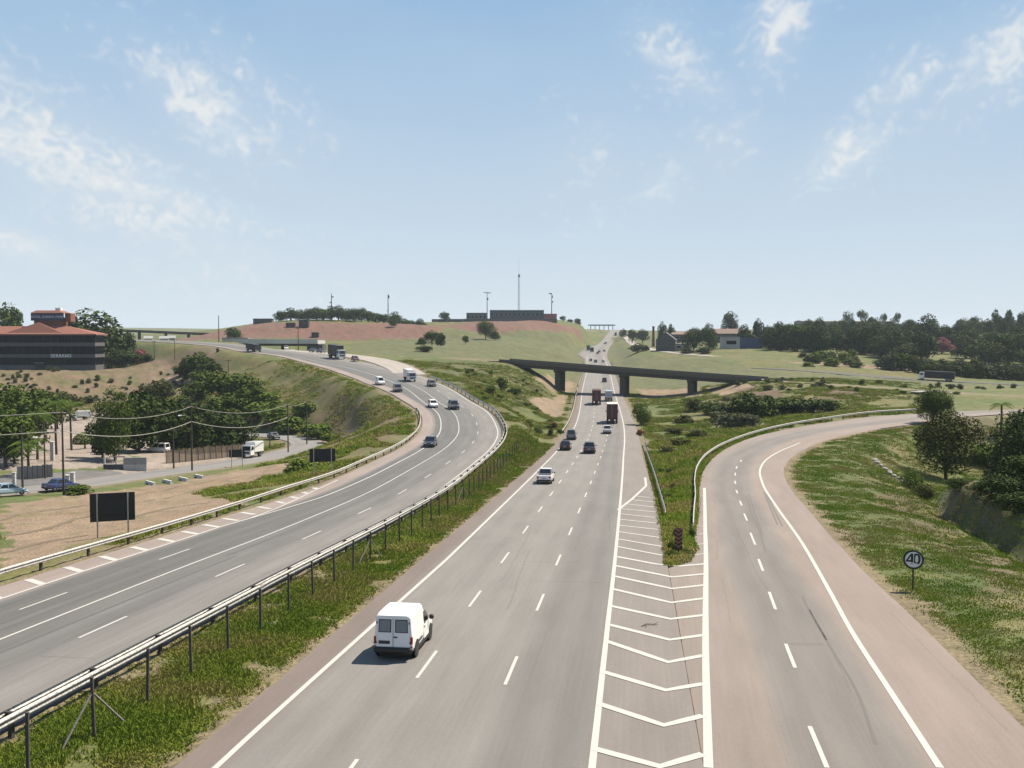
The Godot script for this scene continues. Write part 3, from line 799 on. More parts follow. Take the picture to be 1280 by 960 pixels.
func build_paving():
	var wear := grain(41, 0.09, 0.5, 1.12)
	M.paint = mat(lin(0.62, 0.61, 0.58), 0.75)
	M.paint.albedo_texture = wear
	M.paint.uv1_triplanar = true
	M.paint.uv1_world_triplanar = true
	M.paint.uv1_scale = Vector3(0.9, 0.9, 0.9)
	var A := Color(0.155, 0.148, 0.140)
	var B := Color(0.130, 0.126, 0.120)
	var pink := Color(0.178, 0.150, 0.134)
	M.main = asphalt(7, 15.2, [[0, 1.35, Color(0.13, 0.105, 0.095)], [1.35, 5.2, A], [5.2, 8.6, A * 1.03], [8.6, 12.0, B], [12.0, 16, Color(0.158, 0.141, 0.130)]],
		[[2.5, 0.45, 0.93], [4.2, 0.45, 0.93], [6.0, 0.4, 0.94], [7.7, 0.4, 0.94], [9.4, 0.5, 0.88], [11.1, 0.5, 0.88]], 0.06)
	M.left = asphalt(17, 14.4, [[0, 2.2, Color(0.20, 0.165, 0.15)], [2.2, 7.2, Color(0.092, 0.092, 0.091)], [7.2, 10.6, Color(0.110, 0.109, 0.106)], [10.6, 16, Color(0.148, 0.142, 0.136)]],
		[[3.2, 0.5, 0.85], [5.0, 0.5, 0.86], [6.4, 0.4, 0.9], [8.0, 0.5, 0.86], [9.7, 0.5, 0.88], [11.4, 0.4, 0.92], [13.0, 0.4, 0.94]], 0.12)
	M.ramp = asphalt(27, 12.5, [[0, 4.6, pink], [4.6, 8.6, Color(0.142, 0.130, 0.122)], [8.6, 16, Color(0.186, 0.153, 0.135)]],
		[[1.9, 0.5, 0.96], [3.6, 0.5, 0.95], [5.6, 0.5, 0.9], [7.3, 0.5, 0.9]], 0.05)
	M.side = asphalt(37, 7.2, [[0, 16, Color(0.165, 0.16, 0.155)]], [[1.8, 0.5, 0.9], [5.2, 0.5, 0.92]], 0.07)
	M.pale = asphalt(47, 8, [[0, 16, Color(0.27, 0.245, 0.22)]], [[2.0, 0.6, 0.9], [5.8, 0.6, 0.9]], 0.06)
	M.dark_road = asphalt(57, 7, [[0, 16, Color(0.07, 0.068, 0.06)]], [], 0.08)
	var rm := paving("main_road", "main", M.main, 0.0, 8)
	var rl := paving("left_road", "left", M.left, 0.0, 8)
	paving("merging_road", "merge", M.pale, -0.012)
	paving("service_street", "street", M.side, 0.0)
	paving("branch_road", "branch", M.pale, 0.0)
	paving("ridge_road", "ridge", M.pale, -0.02)
	paving("field_road", "farright", M.dark_road, 0.0)
	# the exit ramp, lofted between its two edges
	var b := MB.new()
	var n_ := (RAMP_L.size() - 1) * 10
	var across := 10
	var w := across + 3
	var s := 0.0
	var prev := Vector3.ZERO
	for i in n_ + 1:
		var f := i / 10.0
		var mid := ramp_point(f, 0.5)
		if i > 0: s += mid.distance_to(prev)
		prev = mid
		b.vert(ramp_point(f, 0.0) - Vector3(0, 0.4, 0), Vector3.UP, Vector2(0, s / 64.0))
		var rt := ramp_point(f, 1.0)
		for k in across + 1:
			var q := ramp_point(f, float(k) / across)
			b.vert(q, Vector3.UP, Vector2(clampf(1.0 - Vector2(q.x - rt.x, q.z - rt.z).length() / 12.5, 0.002, 0.998), s / 64.0))
		b.vert(ramp_point(f, 1.0) - Vector3(0, 0.4, 0), Vector3.UP, Vector2(1, s / 64.0))
	for i in n_:
		for k in w - 1:
			var a := i * w + k
			b.ix.append_array(PackedInt32Array([a, a + w, a + 1, a + 1, a + w, a + w + 1]))
	var rr := structure("exit_ramp", b.mesh(), M.ramp)
	# painted lines: main road
	painted("main", [[0, -7.25], [30, -7.3], [60, -6.95], [170, -7.15], [1600, -7.1]], 18, 640, 0.2, "edge_line", rm, M.paint)
	painted("main", [[0, 3.52], [60, 3.5], [140, 3.3], [1600, 3.4]], 18, 640, 0.22, "edge_line", rm, M.paint)
	dashes("main", -3.4, 24.4, 330, 11.62, 3.7, 0.13, rm, M.paint)
	dashes("main", 0.0, 24.0, 330, 11.62, 3.7, 0.13, rm, M.paint)
	# left road
	painted("left", [[0, 3.35], [480, 3.35]], 18, 330, 0.18, "edge_line", rl, M.paint)
	painted("left", [[0, -3.2], [480, -3.4]], 18, 250, 0.14, "lane_line", rl, M.paint)
	painted("left", [[0, -8.45], [74, -8.35], [92, -6.7], [110, -6.3], [480, -7.0]], 18, 330, 0.18, "edge_line", rl, M.paint)
	painted("left", [[78, -8.0], [84, -8.05], [90, -8.5], [97, -9.0], [106, -9.1]], 78, 106, 0.16, "edge_line", rl, M.paint)
	dashes("left", 0.0, 15.6, 240, 13.3, 3.9, 0.13, rl, M.paint)
	dashes("left", -5.9, 20.0, 72, 13.3, 3.9, 0.12, rl, M.paint)
	for k in 17:
		var z := 41.5 + k * 3.55
		var o := step_at([[0, -8.5], [78, -8.35], [90, -8.6], [97, -9.05], [110, -9.2]], z)
		var far_end := -10.1 if z < 85.0 else -9.75
		var pts := []
		for e in [[o, 0.0], [far_end, 1.1]]:
			var i := 0
			while road["left"].c[i + 1].y < z + e[1]: i += 1
			var fr: float = (z + e[1] - road["left"].c[i].y) / (road["left"].c[i + 1].y - road["left"].c[i].y)
			var p := on_road("left", i, e[0]).lerp(on_road("left", i + 1, e[0]), fr)
			pts.append([p.x, -p.z])
		if Vector2(pts[0][0], pts[0][1]).distance_to(Vector2(pts[1][0], pts[1][1])) > 0.5: stripe(pts, LEFT_Y, 0.5, "hatch_stripe", rl, M.paint, 0.017, false)
	M.rubber_mark = mat(lin(0.098, 0.092, 0.088), 0.85)
	M.rubber_faint = mat(lin(0.078, 0.077, 0.076), 0.85)
	for q in [[-7.5, -7.3, 24, 52, 0.22], [-6.9, -6.5, 30, 66, 0.2], [-4.9, -5.2, 26, 58, 0.26], [-4.3, -4.4, 40, 75, 0.18], [-1.9, -1.7, 33, 62, 0.16], [-7.0, -6.0, 62, 96, 0.2], [-2.4, -2.2, 60, 110, 0.16]]:
		painted("left", [[q[2], q[0]], [q[3], q[1]]], q[2], q[3], q[4], "tyre_mark", rl, M.rubber_faint, 0.006)
	# ramp and its gore
	for q in RAMP_LINES: stripe(q[1], RAMP_Y, q[0], "edge_line", rr, M.paint)
	for q in RAMP_DASHES: stripe(q, RAMP_Y, 0.15, "lane_dash", rr, M.paint, 0.012, false)
	for q in CHEVRONS: stripe(q, RAMP_Y, 0.34, "chevron_stripe", rm, M.paint, 0.017, false)
	for q in HATCH: stripe(q, MAIN_Y, 0.26, "hatch_stripe", rm, M.paint, 0.017, false)
	for q in SHOULDER: stripe(q, RAMP_Y, 0.16, "hatch_stripe", rr, M.paint, 0.017, false)
	for q in SKIDS: stripe(q[1], RAMP_Y, q[0], "tyre_mark", rr, M.rubber_mark, 0.006)

func build_sky():
	var W := 3072
	var H := 1536
	var im := Image.create(W, H, false, Image.FORMAT_RGBF)
	var zen := Color(0.10, 0.215, 0.46)
	var mid := Color(0.25, 0.415, 0.625)
	var low := Color(0.63, 0.70, 0.745)
	var n1 := noise(1.0, 5, 21)
	var n2 := noise(1.0, 4, 22)
	var rg := RandomNumberGenerator.new()
	rg.seed = 9
	# cloud banks: [longitude, elevation, half width, half height, lean, thickness] in degrees; those beyond the view are drawn at random
	var banks := [[-24.5, 9.3, 9.5, 2.9, -0.45, 0.95], [-17.2, 12.4, 3.6, 2.2, -0.55, 0.95], [-27.5, 5.2, 4.0, 0.9, -0.35, 0.8], [-14.5, 14.0, 3.4, 1.3, -0.6, 0.45], [-19.5, 7.2, 4.2, 1.6, -0.5, 0.55],
		[14.9, 16.8, 1.8, 2.3, 0.5, 1.0], [8.9, 15.6, 2.0, 1.6, -0.5, 0.95], [10.6, 13.9, 2.4, 0.9, -0.2, 0.6], [18.6, 10.0, 2.2, 1.5, 0.4, 0.9], [21.5, 13.2, 2.2, 1.5, 0.5, 0.75], [27.0, 14.6, 5.0, 2.2, 0.6, 0.85], [8.8, 8.7, 1.6, 1.3, 0.5, 0.6], [12.2, 10.8, 1.8, 1.5, 0.2, 0.5], [4.5, 10.0, 2.5, 3.0, 0.0, 0.3], [17.8, 18.6, 1.8, 0.8, 0.4, 0.8]]
	for k in 46:
		var lo := rg.randf_range(38, 322)
		banks.append([lo if lo < 180 else lo - 360, rg.randf_range(5, 40), rg.randf_range(3, 12), rg.randf_range(1.5, 4), rg.randf_range(-0.6, 0.6), rg.randf_range(0.4, 1.0)])
	for k in 14: banks.append([rg.randf_range(-38, 38), rg.randf_range(24, 60), rg.randf_range(4, 12), rg.randf_range(2, 5), rg.randf_range(-0.6, 0.6), rg.randf_range(0.4, 0.9)])
	var cover := PackedFloat32Array()
	cover.resize(W * H / 2)
	var leaning := PackedFloat32Array()
	leaning.resize(W * H / 2)
	for bk in banks:
		var x0 := int((bk[0] - bk[2] * 2.2) / 360.0 * W)
		var x1 := int((bk[0] + bk[2] * 2.2) / 360.0 * W)
		var yspan: float = bk[3] * 2.2 + absf(bk[4]) * bk[2] * 2.2
		var y0 := int((90.0 - bk[1] - yspan) / 180.0 * H)
		var y1 := int((90.0 - bk[1] + yspan) / 180.0 * H)
		for y in range(maxi(0, y0), mini(H / 2 - 1, y1) + 1):
			for x in range(x0, x1 + 1):
				var dx: float = float(x) / W * 360.0 - bk[0]
				var dy: float = 90.0 - y * 180.0 / H - bk[1] - bk[4] * dx
				var g: float = exp(-(dx * dx) / (bk[2] * bk[2]) - (dy * dy) / (bk[3] * bk[3])) * bk[5]
				var k := y * W + posmod(x, W)
				if g > cover[k]:
					cover[k] = g
					leaning[k] = bk[4]
	for y in H:
		var el := PI * 0.5 - PI * (y + 0.5) / H
		var e := rad_to_deg(el)
		var base: Color
		if e >= 0.0:
			base = low.lerp(mid, pow(clampf(e / 19.0, 0, 1), 0.9))
			if e > 19.0: base = mid.lerp(zen, pow(clampf((e - 19.0) / 60.0, 0, 1), 0.8))
		else:
			base = Color(0.16, 0.16, 0.12)
		for x in W:
			var c := base
			if e >= 0.0:
				var lon := TAU * (x + 0.5) / W
				var cv := cover[mini(y, H / 2 - 1) * W + x] if y < H / 2 else 0.0
				var wx := sin(lon) * cos(el)
				var wz := cos(lon) * cos(el)
				var wy := sin(el)
				if cv > 0.02:
					# wisps drawn out along the lean of their bank
					var lean := atan(leaning[y * W + x])
					var ld := rad_to_deg(lon if lon < PI else lon - TAU)
					var al := ld * cos(lean) + e * sin(lean)
					var ac := -ld * sin(lean) + e * cos(lean)
					var wr := n2.get_noise_2d(ld * 0.35, e * 0.35) * 1.6
					var tx := n1.get_noise_2d(al * 0.16 + wr, ac * 0.5 + wr) * 0.75 + n2.get_noise_2d(al * 0.62, ac * 1.7 + wr) * 0.45
					var a := clampf((cv * 1.05 + tx * 1.25 - 0.34) * 1.0, 0, 1)
					a = pow(a, 1.25) * 0.66 + clampf(cv * 0.2, 0, 0.17)
					c = c.lerp(Color(0.78, 0.775, 0.75), clampf(a, 0, 0.8))
				var vl := n2.get_noise_3d(wx * 4, wy * 8, wz * 4) * 0.5 + 0.42
				c = c.lerp(Color(0.56, 0.65, 0.72), clampf(vl * 0.22, 0, 0.3))
			im.set_pixel(x, y, c)
	var sm := PanoramaSkyMaterial.new()
	sm.panorama = ImageTexture.create_from_image(im)
	var sky := Sky.new()
	sky.sky_material = sm
	var env := Environment.new()
	env.background_mode = Environment.BG_SKY
	env.sky = sky
	env.background_energy_multiplier = 0.533
	env.tonemap_mode = Environment.TONE_MAPPER_LINEAR
	env.tonemap_exposure = 2.15
	env.sdfgi_enabled = true
	env.ssao_enabled = true
	env.ssil_enabled = true
	env.fog_enabled = true
	env.fog_density = 0.00009
	env.fog_light_color = Color(0.80, 0.86, 0.91)
	var we := WorldEnvironment.new()
	we.name = "world_environment"
	we.environment = env
	add_child(we)

func _ready():
	rng.seed = 4
	var cam := Camera3D.new()
	cam.name = "camera"
	cam.fov = 42.634
	cam.far = 6000.0
	cam.near = 0.5
	cam.position = Vector3(0, EYE, 0)
	cam.rotation.x = -deg_to_rad(2.7927)
	add_child(cam)
	build_sky()
	var sun := DirectionalLight3D.new()
	sun.name = "sun"
	sun.light_energy = 1.6
	sun.light_color = Color(1.0, 0.95, 0.87)
	sun.light_angular_distance = 0.5
	sun.shadow_enabled = true
	sun.directional_shadow_max_distance = 1500.0
	add_child(sun)
	sun.look_at_from_position(Vector3.ZERO, Vector3(-1.0, -1.85, 0.65))
	var t0 := Time.get_ticks_msec()
	build_roads()
	shape_ground()
	print("ground shaped ", Time.get_ticks_msec() - t0)
	build_ground()
	build_paving()
	print("paved ", Time.get_ticks_msec() - t0)
	build_objects()
	print("built ", Time.get_ticks_msec() - t0)
# ------------------------------------------------------------------ vehicles (forward is -z, origin on the road)
var cache := {}

func inset_pane(b: MB, q: Array, l: float, r: float, bot: float, top: float, out := 0.012):   # a pane on the face q = [bottom left, bottom right, top right, top left]
	var nn: Vector3 = (q[2] - q[0]).cross(q[3] - q[1]).normalized() * out
	var f := func(x: float, y: float) -> Vector3: return q[0].lerp(q[1], x).lerp(q[3].lerp(q[2], x), y) + nn
	b.quad(f.call(l, bot), f.call(1 - r, bot), f.call(1 - r, 1 - top), f.call(l, 1 - top))

func ring_loft(b: MB, rings: Array):      # rings of equal count, closed round the section; ends capped
	var m: int = rings[0].size()
	for i in rings.size() - 1:
		for k in m:
			var j := (k + 1) % m
			b.quad(rings[i][k], rings[i][j], rings[i + 1][j], rings[i + 1][k])
	for e in [0, rings.size() - 1]:
		var ctr := Vector3.ZERO
		for p in rings[e]: ctr += p / m
		for k in m:
			var j := (k + 1) % m
			if e == 0: b.tri(ctr, rings[e][j], rings[e][k])
			else: b.tri(ctr, rings[e][k], rings[e][j])

func wheel_meshes() -> Array:
	if not cache.has("wheel"):
		var t := MB.new()
		t.lathe(Vector3.ZERO, [[0.19, -0.09], [0.27, -0.095], [0.30, -0.07], [0.305, 0.0], [0.30, 0.07], [0.27, 0.095], [0.19, 0.09]], 18, 0)
		var r := MB.new()
		r.lathe(Vector3.ZERO, [[0.001, -0.07], [0.06, -0.085], [0.15, -0.06], [0.195, -0.08], [0.195, 0.08], [0.15, 0.06], [0.06, 0.085], [0.001, 0.07]], 14, 0)
		cache["wheel"] = [t.mesh(), r.mesh()]
	return cache["wheel"]

func add_wheel(o: Node, p: Vector3, s := 1.0, width := 1.0):
	var w := wheel_meshes()
	var t := part("wheel", w[0], M.tyre, o, Transform3D(Basis().scaled(Vector3(width * s, s, s)), p))
	part("rim", w[1], M.rim, t)

# side outline: [z of nose, cowl, roof front, roof rear, rear glass foot, tail], heights [hood, belt, roof, tail], half width
const CARS := {
	"hatch": [[-1.95, -1.0, -0.32, 1.25, 1.72, 1.95], [0.78, 0.92, 1.46, 0.95], 0.83],
	"sedan": [[-2.15, -1.15, -0.4, 0.85, 1.45, 2.2], [0.76, 0.9, 1.43, 0.97], 0.86],
	"suv": [[-2.2, -1.15, -0.45, 1.75, 2.05, 2.2], [0.95, 1.05, 1.7, 1.05], 0.9],
	"minivan": [[-2.1, -1.35, -0.55, 1.95, 2.08, 2.12], [0.9, 1.0, 1.85, 1.0], 0.86],
	"pickup": [[-2.2, -1.2, -0.5, 0.38, 0.55, 2.2], [0.82, 0.96, 1.52, 0.98], 0.83],
}
func car_meshes(kind: String) -> Dictionary:
	if cache.has(kind): return cache[kind]
	var z: Array = CARS[kind][0]
	var y: Array = CARS[kind][1]
	var w: float = CARS[kind][2]
	var r := {}
	var ring := func(zz: float, y0: float, y1: float, hw: float) -> Array:
		return [Vector3(-hw * 0.92, y0, zz), Vector3(hw * 0.92, y0, zz), Vector3(hw, lerpf(y0, y1, 0.3), zz), Vector3(hw * 0.985, lerpf(y0, y1, 0.75), zz), Vector3(hw * 0.93, y1, zz), Vector3(-hw * 0.93, y1, zz), Vector3(-hw * 0.985, lerpf(y0, y1, 0.75), zz), Vector3(-hw, lerpf(y0, y1, 0.3), zz)]
	var b := MB.new()
	var rings := [ring.call(z[5], 0.34, y[3] - 0.1, w * 0.9), ring.call(z[5] - 0.08, 0.28, y[3], w * 0.96)]
	if kind == "pickup":
		rings += [ring.call(0.72, 0.26, 0.98, w), ring.call(0.7, 0.26, 0.97, w)]
	else:
		rings.append(ring.call(z[4], 0.26, y[1] + 0.02, w))
	rings += [ring.call(0.3, 0.25, y[1], w), ring.call(z[1], 0.26, y[1] - 0.02, w), ring.call(z[0] + 0.35, 0.28, y[0], w * 0.97), ring.call(z[0] + 0.08, 0.3, y[0] - 0.1, w * 0.9), ring.call(z[0], 0.34, y[0] - 0.22, w * 0.82)]
	ring_loft(b, rings)
	r.body = b.mesh()
	# the cabin: bottom at the belt, top at the roof
	var cb := w * 0.93
	var ct := w * 0.74
	var yr: float = y[2]
	var yb: float = y[1] - 0.03
	var p := [Vector3(-cb, yb, z[4]), Vector3(cb, yb, z[4]), Vector3(cb, yb, z[1]), Vector3(-cb, yb, z[1]), Vector3(-ct, yr, z[3]), Vector3(ct, yr, z[3]), Vector3(ct, yr, z[2]), Vector3(-ct, yr, z[2])]
	b = MB.new()
	b.hexa(p)
	# a slightly domed roof skin
	b.hexa([p[4], p[5], p[6], p[7], p[4] + Vector3(0.1, 0.035, -0.1), p[5] + Vector3(-0.1, 0.035, -0.1), p[6] + Vector3(-0.1, 0.035, 0.1), p[7] + Vector3(0.1, 0.035, 0.1)])
	r.cabin = b.mesh()
	b = MB.new(); inset_pane(b, [p[2], p[3], p[7], p[6]], 0.05, 0.05, 0.1, 0.07); r.windscreen = b.mesh()
	b = MB.new(); inset_pane(b, [p[0], p[1], p[5], p[4]], 0.07, 0.07, 0.14, 0.1); r.rear_window = b.mesh()
	r.side = []
	for s in [[p[1], p[2], p[6], p[5]], [p[3], p[0], p[4], p[7]]]:
		var first: bool = r.side.is_empty()
		b = MB.new(); inset_pane(b, s, 0.08 if first else 0.12, 0.52, 0.12, 0.12); r.side.append(b.mesh())
		b = MB.new(); inset_pane(b, s, 0.52, 0.12 if first else 0.08, 0.12, 0.12); r.side.append(b.mesh())
	b = MB.new(); b.cbox(Vector3.ZERO, Vector3(0.34, 0.14, 0.1), 0.03); r.headlight = b.mesh()
	b = MB.new(); b.cbox(Vector3.ZERO, Vector3(0.2, 0.26, 0.08), 0.03); r.tail_light = b.mesh()
	b = MB.new(); b.box(Vector3.ZERO, Vector3(0.42, 0.13, 0.03)); r.plate = b.mesh()
	b = MB.new(); b.cbox(Vector3.ZERO, Vector3(w * 1.86, 0.2, 0.16), 0.05); r.bumper = b.mesh()
	b = MB.new(); b.cbox(Vector3.ZERO, Vector3(0.2, 0.13, 0.12), 0.03); r.mirror = b.mesh()
	if kind == "pickup":
		b = MB.new(); b.quad(Vector3(-w * 0.84, 0.992, 2.06), Vector3(w * 0.84, 0.992, 2.06), Vector3(w * 0.84, 0.992, 0.76), Vector3(-w * 0.84, 0.992, 0.76)); r.bed = b.mesh()
	cache[kind] = r
	return r

func pose(o: Node3D, rd_name: String, x: float, z: float, back := false):     # stand a vehicle on a road, along it
	var rd: Dictionary = road[rd_name]
	var best := 0
	var bd := 1e9
	for i in rd.c.size():
		var d: float = rd.c[i].distance_squared_to(Vector2(x, z))
		if d < bd:
			bd = d
			best = i
	var tg: Vector2 = rd.t[best]
	if back: tg = -tg
	var p := Vector3(x, EYE + prof(rd.y, z), -z)
	var q := Vector3(x + tg.x, EYE + prof(rd.y, z + tg.y), -(z + tg.y))
	o.transform = Transform3D(Basis.looking_at(q - p, Vector3.UP), p + Vector3(0, 0.02, 0))

func car(kind: String, paint: Material, label: String, rd_name: String, x: float, z: float, back := false, group := "", category := "car") -> Node3D:
	var called := {"hatch": "hatchback_car", "sedan": "sedan_car", "suv": "suv_car", "minivan": "minivan", "pickup": "pickup_truck"}
	var o := thing(called[kind], label, category, Vector3.ZERO, 0.0, group)
	var r := car_meshes(kind)
	var zz: Array = CARS[kind][0]
	var yy: Array = CARS[kind][1]
	var w: float = CARS[kind][2]
	part("body", r.body, paint, o)
	part("cabin", r.cabin, paint, o)
	part("windscreen", r.windscreen, M.glass, o)
	part("rear_window", r.rear_window, M.glass, o)
	for m in r.side: part("side_window", m, M.glass, o)
	for s in [-1, 1]:
		part("headlight", r.headlight, M.lamp_glass, o, Transform3D(Basis(), Vector3(s * w * 0.6, yy[0] - 0.17, zz[0] + 0.07)))
		part("tail_light", r.tail_light, M.red_lens, o, Transform3D(Basis(), Vector3(s * w * 0.78, yy[3] - 0.24, zz[5] - 0.02)))
		part("mirror", r.mirror, M.trim, o, Transform3D(Basis(), Vector3(s * (w + 0.07), yy[1] + 0.06, zz[1] + 0.32)))
		for e in [zz[0] + 0.78, zz[5] - 0.75]: add_wheel(o, Vector3(s * (w - 0.1), 0.305, e))
	part("bumper", r.bumper, M.trim, o, Transform3D(Basis(), Vector3(0, 0.42, zz[5] - 0.05)))
	part("bumper", r.bumper, paint, o, Transform3D(Basis(), Vector3(0, 0.42, zz[0] + 0.09)))
	part("number_plate", r.plate, M.plate, o, Transform3D(Basis(), Vector3(0, yy[3] - 0.32, zz[5] + 0.012)))
	if kind == "pickup": part("cargo_bed", r.bed, M.trim, o)
	pose(o, rd_name, x, z, back)
	return o

# a lorry: cab and box, sizes in metres
func lorry(label: String, rd_name: String, x: float, z: float, back: bool, boxm: Material, topm: Material, cabm: Material, long: float, high: float, group := "", wide := 2.45, category := "truck") -> Node3D:
	var o := thing("box_truck", label, category, Vector3.ZERO, 0.0, group)
	var cab := 1.9 if high > 3.0 else 1.5
	var cy := minf(high - 0.5, 2.9)
	var h := long * 0.5
	var w := wide * 0.5
	var b := MB.new()
	b.cbox(Vector3(0, (high + 1.0) * 0.5, (cab + 0.15) * 0.5), Vector3(wide, high - 1.0, long - cab - 0.15), 0.04)
	part("cargo_box", b.mesh(), boxm, o)
	b = MB.new(); b.cbox(Vector3(0, high + 0.015, (cab + 0.15) * 0.5), Vector3(wide - 0.06, 0.05, long - cab - 0.2), 0.02)
	part("roof_panel", b.mesh(), topm, o)
	for s in [-1, 1]:
		b = MB.new()
		b.cbox(Vector3(s * w * 0.49, (high + 1.1) * 0.5, h + 0.015), Vector3(w * 0.93, high - 1.3, 0.05), 0.015)
		var dr := part("rear_door", b.mesh(), boxm, o)
		b = MB.new(); b.box(Vector3(s * w * 0.12, (high + 1.0) * 0.5, h + 0.06), Vector3(0.04, high - 1.5, 0.04))
		part("latch_bar", b.mesh(), M.steel, dr)
	b = MB.new(); b.box(Vector3(0, 0.78, 0.2), Vector3(0.9, 0.3, long - 0.6)); part("chassis", b.mesh(), M.trim, o)
	b = MB.new(); b.box(Vector3(0, 0.55, h - 0.08), Vector3(wide * 0.95, 0.14, 0.12)); part("rear_bumper", b.mesh(), M.trim, o)
	b = MB.new()
	b.hexa([Vector3(-w, 0.55, -h + cab), Vector3(w, 0.55, -h + cab), Vector3(w, 0.55, -h), Vector3(-w, 0.55, -h), Vector3(-w * 0.95, cy, -h + cab), Vector3(w * 0.95, cy, -h + cab), Vector3(w * 0.93, cy, -h + 0.28), Vector3(-w * 0.93, cy, -h + 0.28)])
	part("cab", b.mesh(), cabm, o)
	var f := [Vector3(w, 0.55, -h), Vector3(-w, 0.55, -h), Vector3(-w * 0.93, cy, -h + 0.28), Vector3(w * 0.93, cy, -h + 0.28)]
	b = MB.new(); inset_pane(b, f, 0.06, 0.06, 0.46, 0.12); part("windscreen", b.mesh(), M.glass, o)
	b = MB.new(); inset_pane(b, f, 0.12, 0.12, 0.14, 0.66); part("grille", b.mesh(), M.trim, o)
	for s in [-1, 1]:
		var q := [Vector3(w, 0.55, -h + cab), Vector3(w, 0.55, -h), Vector3(w * 0.93, cy, -h + 0.28), Vector3(w * 0.95, cy, -h + cab)]
		if s < 0: q = [Vector3(-w, 0.55, -h), Vector3(-w, 0.55, -h + cab), Vector3(-w * 0.95, cy, -h + cab), Vector3(-w * 0.93, cy, -h + 0.28)]
		b = MB.new(); inset_pane(b, q, 0.2, 0.2, 0.5, 0.12); part("side_window", b.mesh(), M.glass, o)
		b = MB.new(); b.cbox(Vector3(s * (w + 0.15), cy - 0.7, -h + 0.2), Vector3(0.16, 0.5, 0.1), 0.03); part("mirror", b.mesh(), M.trim, o)
		b = MB.new(); b.cbox(Vector3(s * w * 0.75, 0.75, -h - 0.01), Vector3(0.35, 0.18, 0.08), 0.03); part("headlight", b.mesh(), M.lamp_glass, o)
		b = MB.new(); b.cbox(Vector3(s * w * 0.82, 0.75, h), Vector3(0.3, 0.14, 0.08), 0.03); part("tail_light", b.mesh(), M.red_lens, o)
		add_wheel(o, Vector3(s * (w - 0.18), 0.48, -h + cab * 0.62), 1.57)
		add_wheel(o, Vector3(s * (w - 0.22), 0.48, h - 1.3), 1.57, 1.5)
		if long > 8.0: add_wheel(o, Vector3(s * (w - 0.22), 0.48, h - 2.5), 1.57, 1.5)
	if rd_name != "": pose(o, rd_name, x, z, back)
	return o

